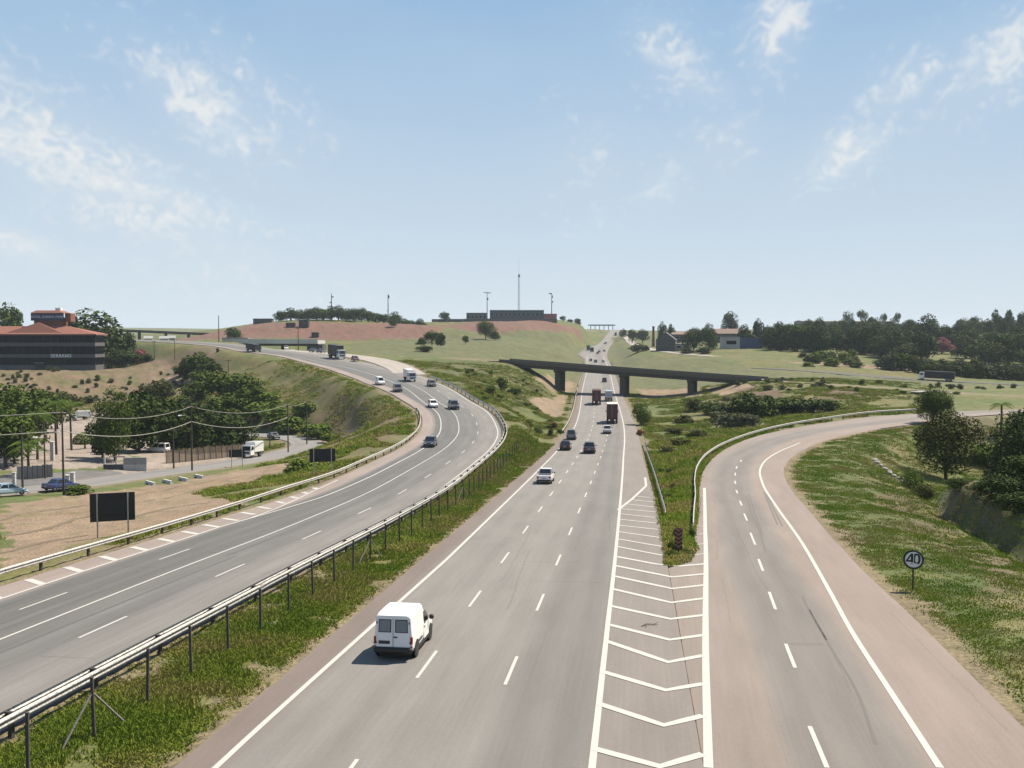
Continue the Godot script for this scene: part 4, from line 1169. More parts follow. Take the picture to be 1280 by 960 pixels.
# the white delivery van in front
func delivery_van():
	var o := thing("delivery_van", "white panel delivery van with twin rear windows in the nearest lane", "van", Vector3.ZERO)
	var sec := func(z: float, y0: float, hw: float, yr: float, rw: float) -> Array:
		var r := [[hw * 0.93, y0], [hw * 0.985, y0 + 0.12], [hw, 0.68], [hw * 0.985, 0.95], [lerpf(hw, rw, 0.55), lerpf(0.95, yr, 0.6)], [rw + 0.035, yr - 0.13], [rw - 0.01, yr - 0.045], [rw - 0.09, yr]]
		var out := []
		for q in r: out.append(Vector3(q[0], minf(q[1], yr), z))
		r.reverse()
		for q in r: out.append(Vector3(-q[0], minf(q[1], yr), z))
		return out
	var b := MB.new()
	var rings := []
	for q in [[2.02, 0.44, 0.775, 1.78, 0.665], [1.95, 0.4, 0.79, 1.82, 0.685], [1.7, 0.33, 0.8, 1.85, 0.7], [0.9, 0.3, 0.81, 1.87, 0.705], [0.05, 0.3, 0.81, 1.86, 0.7], [-0.02, 0.3, 0.81, 1.84, 0.69], [-0.3, 0.3, 0.81, 1.67, 0.665], [-0.55, 0.3, 0.81, 1.53, 0.65], [-0.75, 0.3, 0.81, 1.46, 0.62]]:
		rings.append(sec.call(q[0], q[1], q[2], q[3], q[4]))
	ring_loft(b, rings)
	part("cargo_body", b.mesh(), M.van_white, o)
	b = MB.new()
	rings = []
	for q in [[-0.75, 0.3, 0.80, 1.45, 0.615], [-1.38, 0.3, 0.79, 1.0, 0.7], [-1.85, 0.32, 0.77, 0.86, 0.68], [-2.05, 0.36, 0.72, 0.7, 0.62]]:
		rings.append(sec.call(q[0], q[1], q[2], q[3], q[4]))
	ring_loft(b, rings)
	part("bonnet", b.mesh(), M.van_white, o)
	b = MB.new(); inset_pane(b, [Vector3(0.68, 1.0, -1.38), Vector3(-0.68, 1.0, -1.38), Vector3(-0.6, 1.45, -0.76), Vector3(0.6, 1.45, -0.76)], 0.04, 0.04, 0.06, 0.05, 0.03)
	part("windscreen", b.mesh(), M.glass, o)
	for s in [-1, 1]:
		# rear doors: a panel each, with a window, its rubber frame and hinges
		var x0: float = s * 0.012
		var x1: float = s * 0.70
		var xt: float = s * 0.645
		var d := MB.new()
		var pts := [Vector3(x0, 0.5, 2.05), Vector3(x1, 0.5, 2.05), Vector3(xt, 1.72, 2.015), Vector3(x0, 1.72, 2.015)]
		if s < 0: pts = [pts[1], pts[0], pts[3], pts[2]]
		d.quad(pts[0], pts[1], pts[2], pts[3])
		for k in 4: d.quad(pts[k] - Vector3(0, 0, 0.05), pts[(k + 1) % 4] - Vector3(0, 0, 0.05), pts[(k + 1) % 4], pts[k])
		var dr := part("rear_door", d.mesh(), M.van_white, o)
		var fr := MB.new(); inset_pane(fr, pts, 0.1, 0.1, 0.5, 0.07, 0.006); part("window_rubber", fr.mesh(), M.trim, dr)
		var wn := MB.new(); inset_pane(wn, pts, 0.155, 0.155, 0.53, 0.1, 0.011); part("window", wn.mesh(), M.van_glass, dr)
		for yy in [0.72, 1.5]:
			var hg := MB.new(); hg.cbox(Vector3(s * (0.69 if yy < 1 else 0.655), yy, 2.05), Vector3(0.04, 0.09, 0.04), 0.01); part("hinge", hg.mesh(), M.trim, dr)
		if s > 0:
			var hd := MB.new(); hd.cbox(Vector3(0.1, 0.93, 2.065), Vector3(0.16, 0.05, 0.03), 0.012); part("handle", hd.mesh(), M.trim, dr)
		else:
			var pr := MB.new(); pr.cbox(Vector3(-0.36, 0.72, 2.055), Vector3(0.46, 0.13, 0.02), 0.008); part("number_plate", pr.mesh(), M.dark_plate, dr)
		# lamps stand in the corners above the bumper
		b = MB.new(); b.cbox(Vector3(s * 0.745, 0.74, 1.99), Vector3(0.09, 0.42, 0.14), 0.02)
		var tl := part("tail_light", b.mesh(), M.red_lens, o)
		b = MB.new(); b.cbox(Vector3(s * 0.747, 0.62, 1.995), Vector3(0.092, 0.1, 0.142), 0.015); part("reversing_lens", b.mesh(), M.lamp_glass, tl)
		# cab door
		var face := [Vector3(0.815, 0.38, 0.0), Vector3(0.80, 0.38, -1.15), Vector3(0.745, 0.99, -1.22), Vector3(0.795, 0.99, 0.0)]
		if s < 0: face = [Vector3(-0.80, 0.38, -1.15), Vector3(-0.815, 0.38, 0.0), Vector3(-0.795, 0.99, 0.0), Vector3(-0.745, 0.99, -1.22)]
		b = MB.new(); inset_pane(b, face, 0.01, 0.01, 0.0, 0.0, 0.012)
		var cd := part("cab_door", b.mesh(), M.van_white, o)
		var wface := [Vector3(0.80, 0.98, -0.06), Vector3(0.765, 0.98, -1.2), Vector3(0.645, 1.43, -0.78), Vector3(0.70, 1.5, -0.1)]
		if s < 0: wface = [Vector3(-0.765, 0.98, -1.2), Vector3(-0.80, 0.98, -0.06), Vector3(-0.70, 1.5, -0.1), Vector3(-0.645, 1.43, -0.78)]
		b = MB.new(); inset_pane(b, wface, 0.05, 0.05, 0.04, 0.06, 0.035); part("window", b.mesh(), M.glass, cd)
		b = MB.new(); b.cbox(Vector3(s * 0.825, 0.86, -0.15), Vector3(0.03, 0.035, 0.16), 0.008); part("handle", b.mesh(), M.trim, cd)
		b = MB.new(); b.cbox(Vector3(s * 0.92, 1.06, -1.02), Vector3(0.2, 0.2, 0.13), 0.045); part("mirror", b.mesh(), M.trim, o)
		b = MB.new(); b.box(Vector3(s * 0.80, 0.29, -0.05), Vector3(0.05, 0.12, 2.0)); part("sill", b.mesh(), M.trim, o)
		b = MB.new(); b.cbox(Vector3(s * 0.82, 0.56, 0.85), Vector3(0.018, 0.09, 1.1), 0.006); part("rubbing_strip", b.mesh(), M.trim, o)
		for e in [-1.35, 1.28]:
			b = MB.new()
			b.lathe(Vector3(s * 0.79, 0.33, e), [[0.001, -0.028], [0.36, -0.028], [0.38, 0.0], [0.36, 0.03], [0.001, 0.03]], 22, 0)
			part("wheel_arch", b.mesh(), M.trim, o)
			add_wheel(o, Vector3(s * 0.735, 0.29, e), 0.95)
	b = MB.new(); b.cbox(Vector3(0, 0.42, 2.06), Vector3(1.58, 0.24, 0.2), 0.06); part("rear_bumper", b.mesh(), M.trim, o)
	b = MB.new(); b.cbox(Vector3(0, 0.42, -2.05), Vector3(1.5, 0.26, 0.2), 0.06); part("front_bumper", b.mesh(), M.trim, o)
	b = MB.new(); b.box(Vector3(0, 0.25, 0), Vector3(1.3, 0.16, 3.7)); part("underbody", b.mesh(), M.trim, o)
	b = MB.new(); b.cbox(Vector3(0.0, 1.1, 2.055), Vector3(0.014, 1.18, 0.012), 0.004); part("door_seal", b.mesh(), M.trim, o)
	pose(o, "main", -4.5, 40.73)

# ------------------------------------------------------------------ roadside things
# a crash barrier along ground points [x, ahead] with the height it stands at; beams bulge to one or both sides
func guardrail(label: String, pts: Array, base: Callable, side: float, twin := false, post_gap := 4.0, called := "crash_barrier"):
	var c := path(pts, 1.0)
	var p3 := []
	for q in c: p3.append(Vector3(q.x, base.call(q.x, q.y), -q.y))
	var o := thing(called, label, "guardrail", p3[0])
	var o0: Vector3 = p3[0]
	var wave := [[0.0, 0.44], [0.075, 0.49], [0.075, 0.545], [0.015, 0.6], [0.075, 0.655], [0.075, 0.71], [0.0, 0.76]]
	for sd in ([side, -side] if twin else [side]):
		var run := 0.0
		var l := 0
		var b := MB.new()
		for i in p3.size():
			if i > 0: run += p3[i].distance_to(p3[i - 1])
			var tg: Vector3 = (p3[mini(i + 1, p3.size() - 1)] - p3[maxi(i - 1, 0)]).normalized()
			var nr: Vector3 = Vector3(-tg.z, 0, tg.x).normalized() * sd
			var off := 0.2 if twin else 0.12
			for k in wave.size():
				var nn: Vector3 = (nr * (1.0 if k in [1, 2, 4, 5] else 0.6) + Vector3.UP * (0.7 if k in [2, 5, 6] else -0.7)).normalized()
				b.vert(p3[i] - o0 + nr * (off + wave[k][0]) + Vector3.UP * wave[k][1], nn, Vector2(run, k))
			if i > 0:
				var w := wave.size()
				for k in w - 1:
					var a := b.v.size() - 2 * w + k
					b.ix.append_array(PackedInt32Array([a, a + 1, a + w + 1, a, a + w + 1, a + w] if sd > 0 else [a, a + w + 1, a + 1, a, a + w, a + w + 1]))
			if run > 32.0 and i < p3.size() - 1:      # bolted sections
				part("beam", b.mesh(), M.zinc, o)
				b = MB.new()
				run = 0.0
				for k in wave.size():
					b.vert(p3[i] - o0 + nr * (off + wave[k][0]) + Vector3.UP * wave[k][1], nr, Vector2(0, k))
		if b.v.size() > wave.size(): part("beam", b.mesh(), M.zinc, o)
	if not cache.has("rail_post"):
		var m := MB.new(); m.box(Vector3(0, 0.16, 0), Vector3(0.13, 1.08, 0.17)); cache["rail_post"] = m.mesh()
		m = MB.new(); m.box(Vector3(0, 0.6, 0), Vector3(0.36, 0.26, 0.12)); cache["rail_block"] = m.mesh()
		m = MB.new(); m.box(Vector3(0.07, 0.6, 0), Vector3(0.16, 0.26, 0.12)); cache["rail_block1"] = m.mesh()
	var acc := 0.0
	for i in p3.size() - 1:
		acc += p3[i].distance_to(p3[i + 1])
		if acc < post_gap: continue
		acc = 0.0
		var tg: Vector3 = (p3[i + 1] - p3[i]).normalized()
		var bs := Basis(Vector3(-tg.z, 0, tg.x) * side, Vector3.UP, Vector3(tg.x, 0, tg.z) * side)
		var po := part("post", cache["rail_post"], M.dark_steel, o, Transform3D(bs, p3[i] - o0))
		part("spacer", cache["rail_block"] if twin else cache["rail_block1"], M.dark_steel, po)

func road_offset_points(rd_name: String, off: float, z0: float, z1: float, gap: float) -> Array:
	var rd: Dictionary = road[rd_name]
	var out := []
	var last := Vector2(1e9, 0)
	for i in rd.c.size():
		if rd.c[i].y < z0 or rd.c[i].y > z1: continue
		var p := on_road(rd_name, i, off)
		if Vector2(p.x, -p.z).distance_to(last) < gap: continue
		last = Vector2(p.x, -p.z)
		out.append([p.x, -p.z])
	return out

func median_fence():
	var pts := road_offset_points("left", 7.15, 21, 146, 0.5)
	var c := path(pts, 0.5)
	var o := thing("wire_fence", "wire fence of thin grey posts on the grass between the two carriageways", "fence", at(c[0].x, c[0].y))
	var o0 := o.position
	var m := MB.new(); m.cbox(Vector3(0, 0.82, 0), Vector3(0.095, 2.25, 0.095), 0.012)
	var pm := m.mesh()
	var acc := 3.0
	var tops := []
	var count := 0
	for i in c.size() - 1:
		acc += c[i].distance_to(c[i + 1])
		if acc < 3.0: continue
		acc = 0.0
		var g := at(c[i].x, c[i].y) - o0
		var lean := Basis.from_euler(Vector3(rng.randf_range(-0.02, 0.02), rng.randf_range(-0.1, 0.1), rng.randf_range(-0.025, 0.025)))
		var po := part("post", pm, M.fence_post, o, Transform3D(lean, g))
		tops.append(g)
		count += 1
		if count % 9 == 4:      # straining post with two stays
			var tg: Vector2 = (c[i + 1] - c[i]).normalized()
			for s in [-1.0, 1.0]:
				var st := MB.new()
				st.tube([Vector3(0, 1.45, 0), Vector3(tg.x * s * 1.15, -0.08, -tg.y * s * 1.15) + Vector3(0.5 * s, 0, 0)], [0.035, 0.035], 6)
				part("stay", st.mesh(), M.fence_stay, po)
	for k in 6:
		var w := MB.new()
		var line := []
		var rad := []
		for g in tops:
			line.append(g + Vector3(0, 0.2 + k * 0.32, 0)); rad.append(0.0024)
		w.tube(line, rad, 3, false)
		part("wire", w.mesh(), M.dark_steel, o)

func panel_sign(called: String, label: String, x: float, z: float, w: float, h: float, foot: float, turn: float):
	var o := thing(called, label, "road sign", at(x, z), turn)
	var b := MB.new(); b.cbox(Vector3(0, foot + h * 0.5, -0.06), Vector3(w, h, 0.035), 0.008); part("panel", b.mesh(), M.black_panel, o)
	for s in [-1, 1]:
		b = MB.new(); b.tube([Vector3(s * w * 0.34, -0.3, 0), Vector3(s * w * 0.34, foot + h - 0.04, 0)], [0.055, 0.055], 12); part("post", b.mesh(), M.zinc_pole, o)
		for yy in [0.2, 0.8]:
			b = MB.new(); b.box(Vector3(s * w * 0.34, foot + h * yy, -0.02), Vector3(0.2, 0.05, 0.05)); part("bracket", b.mesh(), M.dark_steel, o)
	for yy in [0.2, 0.8]:
		b = MB.new(); b.box(Vector3(0, foot + h * yy, -0.033), Vector3(w * 0.96, 0.06, 0.022)); part("rail", b.mesh(), M.black_panel, o)

func letters(text: String, size: float, m: Material, parent: Node, at_: Vector3, depth := 0.04, bold := 700, called := "lettering"):
	var tm := TextMesh.new()
	tm.text = text
	var f := SystemFont.new()
	f.font_names = PackedStringArray(["Droid Sans"])
	f.font_weight = bold
	tm.font = f
	tm.font_size = 64
	tm.pixel_size = size / 64.0
	tm.depth = depth
	return part(called, tm, m, parent, Transform3D(Basis(), at_))

func round_sign():
	var o := thing("round_sign", "round black-rimmed speed sign on a thin pole in the grass verge", "road sign", at(21.62, 52.48), -0.32)
	var b := MB.new(); b.tube([Vector3(0, -0.3, 0), Vector3(0, 1.75, 0)], [0.045, 0.045], 10); part("pole", b.mesh(), M.black_panel, o)
	b = MB.new(); b.lathe(Vector3(0, 1.68, 0.075), [[0.001, -0.015], [0.52, -0.015], [0.525, 0.0], [0.52, 0.015], [0.001, 0.015]], 40, 2); part("disc", b.mesh(), M.black_panel, o)
	b = MB.new(); b.lathe(Vector3(0, 1.68, 0.095), [[0.42, -0.01], [0.42, 0.004], [0.0, 0.0042]], 40, 2); part("pale_face", b.mesh(), M.sign_grey, o)
	letters("4", 0.8, M.sign_black, o, Vector3(-0.17, 1.71, 0.104), 0.006, 700, "numeral")
	letters("0", 0.8, M.sign_black, o, Vector3(0.16, 1.71, 0.104), 0.006, 700, "numeral")
	b = MB.new(); b.box(Vector3(0.005, 1.7, 0.108), Vector3(0.03, 0.56, 0.005)); part("bar", b.mesh(), M.sign_grey, o)
	b = MB.new()
	b.hexa([Vector3(-0.25, 1.49, 0.112), Vector3(0.22, 1.43, 0.112), Vector3(0.22, 1.43, 0.106), Vector3(-0.25, 1.49, 0.106), Vector3(-0.25, 1.56, 0.112), Vector3(0.2, 1.47, 0.112), Vector3(0.2, 1.47, 0.106), Vector3(-0.25, 1.56, 0.106)])
	part("bar", b.mesh(), M.sign_grey, o)

func chevron_marker():
	var o := thing("chevron_marker", "tall black marker board with red-brown arrows at the grass nose", "road sign", at(10.74, 62.91), -0.06)
	var b := MB.new(); b.tube([Vector3(0, -0.3, -0.03), Vector3(0, 1.6, -0.03)], [0.04, 0.04], 8); part("post", b.mesh(), M.black_panel, o)
	b = MB.new(); b.cbox(Vector3(0, 1.08, 0), Vector3(0.5, 1.42, 0.03), 0.01); part("board", b.mesh(), M.sign_black, o)
	for k in 5:
		b = MB.new()
		var y := 0.5 + k * 0.265
		for s in [-1.0, 1.0]:
			var q := [Vector3(0, y, 0.019), Vector3(s * 0.23, y + 0.17, 0.019), Vector3(s * 0.23, y + 0.27, 0.019), Vector3(0, y + 0.1, 0.019)]
			if s < 0: q.reverse()
			b.quad(q[0], q[1], q[2], q[3])
		part("arrow", b.mesh(), M.arrow_red, o)

func utility_pole(label: String, x: float, z: float, h: float, arm := true, lamp := 0, turn := 0.0, group := "utility poles along the service street", r := 0.15) -> Node3D:
	var o := thing("utility_pole", label, "utility pole", at(x, z), turn, group)
	var b := MB.new()
	b.tube([Vector3(0, -0.5, 0), Vector3(0, h * 0.5, 0), Vector3(0, h, 0)], [r, r * 0.82, r * 0.62], 10)
	part("pole", b.mesh(), M.pole_wood, o)
	if arm:
		b = MB.new(); b.cbox(Vector3(0, h - 0.35, 0.12), Vector3(1.9, 0.12, 0.1), 0.02)
		var a := part("crossarm", b.mesh(), M.pole_wood, o)
		for s in [-0.85, 0.0, 0.85]:
			b = MB.new(); b.lathe(Vector3(s, h - 0.29, 0.12), [[0.02, 0.0], [0.06, 0.04], [0.04, 0.1], [0.06, 0.14], [0.02, 0.2]], 8); part("insulator", b.mesh(), M.ceramic, a)
		b = MB.new(); b.box(Vector3(0, h - 1.9, 0.16), Vector3(0.1, 0.9, 0.12)); part("bracket", b.mesh(), M.dark_steel, o)
	if lamp != 0:
		b = MB.new(); b.tube([Vector3(0, h - 2.0, 0), Vector3(lamp * 0.9, h - 1.6, 0), Vector3(lamp * 1.5, h - 1.55, 0)], [0.035, 0.03, 0.03], 6)
		var a := part("lamp_arm", b.mesh(), M.steel, o)
		b = MB.new(); b.cbox(Vector3(lamp * 1.75, h - 1.58, 0), Vector3(0.6, 0.2, 0.34), 0.07); part("lamp_head", b.mesh(), M.white_plain, a)
	return o

func wire(label: String, a: Vector3, b: Vector3, sag: float, r := 0.02):
	var m := MB.new()
	var pts := []
	var rad := []
	for k in 17:
		var f := k / 16.0
		pts.append(a.lerp(b, f) - a - Vector3(0, sag * 4 * f * (1 - f), 0)); rad.append(r)
	m.tube(pts, rad, 5, false)
	var o := MeshInstance3D.new()
	o.name = numbered("overhead_cable")
	o.mesh = m.mesh()
	o.material_override = M.cable
	add_child(o)
	o.position = a
	tag(o, label, "cable", "overhead cables over the service street")
# ------------------------------------------------------------------ plants
const PAL := {
	"dark": [Color(0.026, 0.043, 0.011), Color(0.052, 0.076, 0.018)],
	"mid": [Color(0.044, 0.068, 0.013), Color(0.084, 0.118, 0.022)],
	"bright": [Color(0.070, 0.110, 0.018), Color(0.125, 0.175, 0.030)],
	"grey": [Color(0.060, 0.070, 0.035), Color(0.105, 0.112, 0.060)],
	"olive": [Color(0.045, 0.055, 0.014), Color(0.085, 0.090, 0.024)],
	"pink": [Color(0.20, 0.075, 0.075), Color(0.30, 0.12, 0.13)],
	"rust": [Color(0.11, 0.045, 0.02), Color(0.17, 0.075, 0.03)],
}
# a crown in a unit box (height 1, width 1): leaf clumps over and through several lobes
func crown(sd: int, t0: float, lobes: int, leaves: int, size: float, pal: String, flat := 0.0, open_ := 0.0) -> ArrayMesh:
	var rg := RandomNumberGenerator.new()
	rg.seed = sd
	var L := []
	for k in lobes:
		var a := TAU * k / lobes + rg.randf_range(-0.6, 0.6)
		var rr := rg.randf_range(0.06, 0.31) if k > 0 else 0.0
		var lr := rg.randf_range(0.15, 0.26) * (1.0 - open_ * 0.4)
		var top := 1.0 - lr * 0.9
		var y := lerpf(t0 + lr * 0.7, top, pow(rg.randf(), 0.8)) * (1.0 - rr * flat)
		if k == 0: y = top
		L.append([Vector3(cos(a) * rr, y, sin(a) * rr), lr, rg.randf_range(0.0, 1.0)])
	var b := MB.new()
	var c0: Color = PAL[pal][0] * TONE
	var c1: Color = PAL[pal][1] * TONE
	for k in leaves:
		var lb: Array = L[rg.randi() % lobes]
		var d := Vector3(rg.randfn(), rg.randfn() * 0.85 + 0.15, rg.randfn()).normalized()
		var p: Vector3 = lb[0] + d * lb[1] * (0.55 + 0.55 * sqrt(rg.randf()))
		if p.y < t0 * 0.8: continue
		var nn := (d * 0.7 + Vector3(rg.randfn(), rg.randfn() + 0.4, rg.randfn()) * 0.55).normalized()
		var ax := nn.cross(Vector3(rg.randfn(), rg.randfn(), rg.randfn())).normalized()
		var ay := nn.cross(ax)
		var s := size * rg.randf_range(0.55, 1.25)
		b.col = c0.lerp(c1, clampf(lb[2] * 0.45 + rg.randf() * 0.65, 0, 1))
		b.quad(p - ax * s * 0.5, p - ay * s * 0.32 + ax * s * 0.05, p + ax * s * 0.5, p + ay * s * 0.32)
	return b.mesh()

func trunk(sd: int, t0: float, bend: float, thick: float) -> ArrayMesh:
	var rg := RandomNumberGenerator.new()
	rg.seed = sd
	var b := MB.new()
	var top := Vector3(rg.randf_range(-bend, bend), t0 + 0.25, rg.randf_range(-bend, bend))
	var pts := [Vector3(0, -0.06, 0), Vector3(top.x * 0.2, t0 * 0.5, top.z * 0.3), top * Vector3(0.7, 0.85, 0.7), top]
	b.tube(pts, [thick * 1.3, thick, thick * 0.75, thick * 0.4], 8)
	for k in 5:
		var a := TAU * k / 5.0 + rg.randf()
		var f := pts[1].lerp(pts[2], rg.randf_range(0.3, 1.0)) as Vector3
		var e := Vector3(cos(a) * rg.randf_range(0.2, 0.34), rg.randf_range(t0 + 0.2, 0.82), sin(a) * rg.randf_range(0.2, 0.34))
		b.tube([f, f.lerp(e, 0.5) + Vector3(0, 0.03, 0), e], [thick * 0.5, thick * 0.36, thick * 0.15], 6)
	return b.mesh()

# kinds: [crown start, lobes, leaf clumps, clump size, flatness, openness, trunk thickness]
const TREES := {
	"broad": [0.05, 20, 3600, 0.062, 0.55, 0.0, 0.03],
	"tree": [0.1, 14, 2400, 0.078, 0.35, 0.12, 0.028],
	"near": [0.1, 22, 11000, 0.034, 0.4, 0.15, 0.02],
	"tall": [0.42, 9, 900, 0.075, 0.1, 0.6, 0.018],
	"bush": [0.0, 12, 1500, 0.1, 0.35, 0.0, 0.02],
	"nearbush": [0.0, 16, 4200, 0.055, 0.3, 0.1, 0.02],
	"dome": [0.32, 0, 3000, 0.055, 0.0, 0.0, 0.035],
}
func plant_meshes(kind: String, pal: String, variant: int) -> Array:
	var key := kind + pal + str(variant)
	if not cache.has(key):
		var t: Array = TREES[kind]
		var sd := hash(key) % 100000
		if kind == "dome":
			var rg := RandomNumberGenerator.new()
			rg.seed = sd
			var b := MB.new()
			for k in t[2]:
				var a := rg.randf() * TAU
				var e := asin(rg.randf())
				var f := rg.randf_range(0.86, 1.0)
				var d := Vector3(cos(a) * cos(e), sin(e), sin(a) * cos(e))
				if rg.randf() < 0.25:
					d = Vector3(cos(a) * sqrt(rg.randf()), 0.0, sin(a) * sqrt(rg.randf()))
				var p := Vector3(d.x * 0.5, 0.34 + d.y * 0.66, d.z * 0.5) * Vector3(f, 1, f)
				var nn := (d + Vector3(rg.randfn(), rg.randfn(), rg.randfn()) * 0.4).normalized()
				var ax := nn.cross(Vector3(rg.randfn(), rg.randfn(), rg.randfn())).normalized()
				var ay := nn.cross(ax)
				b.col = PAL[pal][0].lerp(PAL[pal][1], rg.randf())
				b.quad(p - ax * 0.03, p - ay * 0.02, p + ax * 0.03, p + ay * 0.02)
			cache[key] = [b.mesh(), trunk(sd, 0.25, 0.01, t[6])]
		else:
			cache[key] = [crown(sd, t[0], t[1], t[2], t[3], pal, t[4], t[5]), trunk(sd + 7, t[0], 0.06, t[6])]
	return cache[key]

func tree(kind: String, pal: String, x: float, z: float, h: float, w: float, label: String, group := "", called := "") -> Node3D:
	var bush: bool = kind in ["bush", "nearbush"]
	var o := thing(called if called != "" else ("shrub" if bush else "tree"), label, "shrub" if bush else "tree", at(x, z, -0.08 if not bush else -0.2), rng.randf() * TAU, group)
	var m := plant_meshes(kind, pal, rng.randi() % 3)
	part("crown", m[0], M.leaf, o)
	part("trunk", m[1], M.bark, o)
	o.scale = Vector3(w * rng.randf_range(1.12, 1.3), h * rng.randf_range(0.97, 1.04), w * rng.randf_range(1.12, 1.3))
	return o

func palm(label: String, x: float, z: float, h: float, spread: float, group := ""):
	var o := thing("palm_tree", label, "palm tree", at(x, z, -0.1), rng.randf() * TAU, group)
	var b := MB.new()
	b.tube([Vector3(0, -0.3, 0), Vector3(0.1, h * 0.5, 0), Vector3(0.05, h * 0.82, 0)], [0.24, 0.17, 0.14], 9)
	part("trunk", b.mesh(), M.bark, o)
	for k in 17:
		var a := TAU * k / 17.0 + rng.randf_range(-0.15, 0.15)
		var up := rng.randf_range(-0.35, 0.95)
		b = MB.new()
		var dir := Vector3(cos(a), 0, sin(a))
		var side := Vector3(-sin(a), 0, cos(a))
		var st := 14
		for s in st:
			var f := (s + 0.5) / st
			var p := Vector3(0.05, h * 0.82, 0) + dir * spread * f + Vector3(0, spread * (up * f - (0.55 + up * 0.5) * f * f), 0)
			var ll := spread * 0.32 * sin(PI * clampf(f * 0.9 + 0.1, 0, 1))
			b.col = PAL["mid"][0].lerp(PAL["bright"][0], rng.randf())
			for sg in [-1.0, 1.0]:
				var tip: Vector3 = p + side * sg * ll * 0.8 + dir * ll * 0.5 - Vector3(0, ll * 0.4, 0)
				b.quad(p, p + dir * spread * 0.035, tip + dir * 0.05, tip)
		part("frond", b.mesh(), M.leaf, o)

func scatter(called: String, label: String, category: String, mesh: Mesh, m: Material, spots: Array):     # spots: [x, ahead, scale, height scale, tint]
	var mm := MultiMesh.new()
	mm.transform_format = MultiMesh.TRANSFORM_3D
	mm.use_colors = true
	mm.mesh = mesh
	mm.instance_count = spots.size()
	for i in spots.size():
		var s: Array = spots[i]
		var bs := Basis(Vector3.UP, rng.randf() * TAU).scaled(Vector3(s[2], s[3], s[2]))
		mm.set_instance_transform(i, Transform3D(bs, at(s[0], s[1], -0.02)))
		mm.set_instance_color(i, s[4])
	var o := MultiMeshInstance3D.new()
	o.name = numbered(called)
	o.multimesh = mm
	o.material_override = m
	add_child(o)
	tag(o, label, category, "", "stuff")

func tuft(sd: int, blades: int, spread: float, h: float, wid: float) -> ArrayMesh:
	var rg := RandomNumberGenerator.new()
	rg.seed = sd
	var b := MB.new()
	for k in blades:
		var a := rg.randf() * TAU
		var d := Vector3(cos(a), 0, sin(a))
		var p := d * spread * sqrt(rg.randf())
		var hh := h * rg.randf_range(0.55, 1.15)
		var lean := Vector3(rg.randfn(), 0, rg.randfn()) * hh * 0.4
		var sx := Vector3(-d.z, 0, d.x).rotated(Vector3.UP, rg.randf() * 3.0) * wid * 0.5
		var mid := p + lean * 0.35 + Vector3(0, hh * 0.6, 0)
		var g := rg.randf_range(0.75, 1.25)
		b.col = Color(g, g, g * 0.95)
		b.quad(p - sx, p + sx, mid + sx * 0.7, mid - sx * 0.7)
		b.tri(mid - sx * 0.7, mid + sx * 0.7, p + lean + Vector3(0, hh, 0))
	return b.mesh()

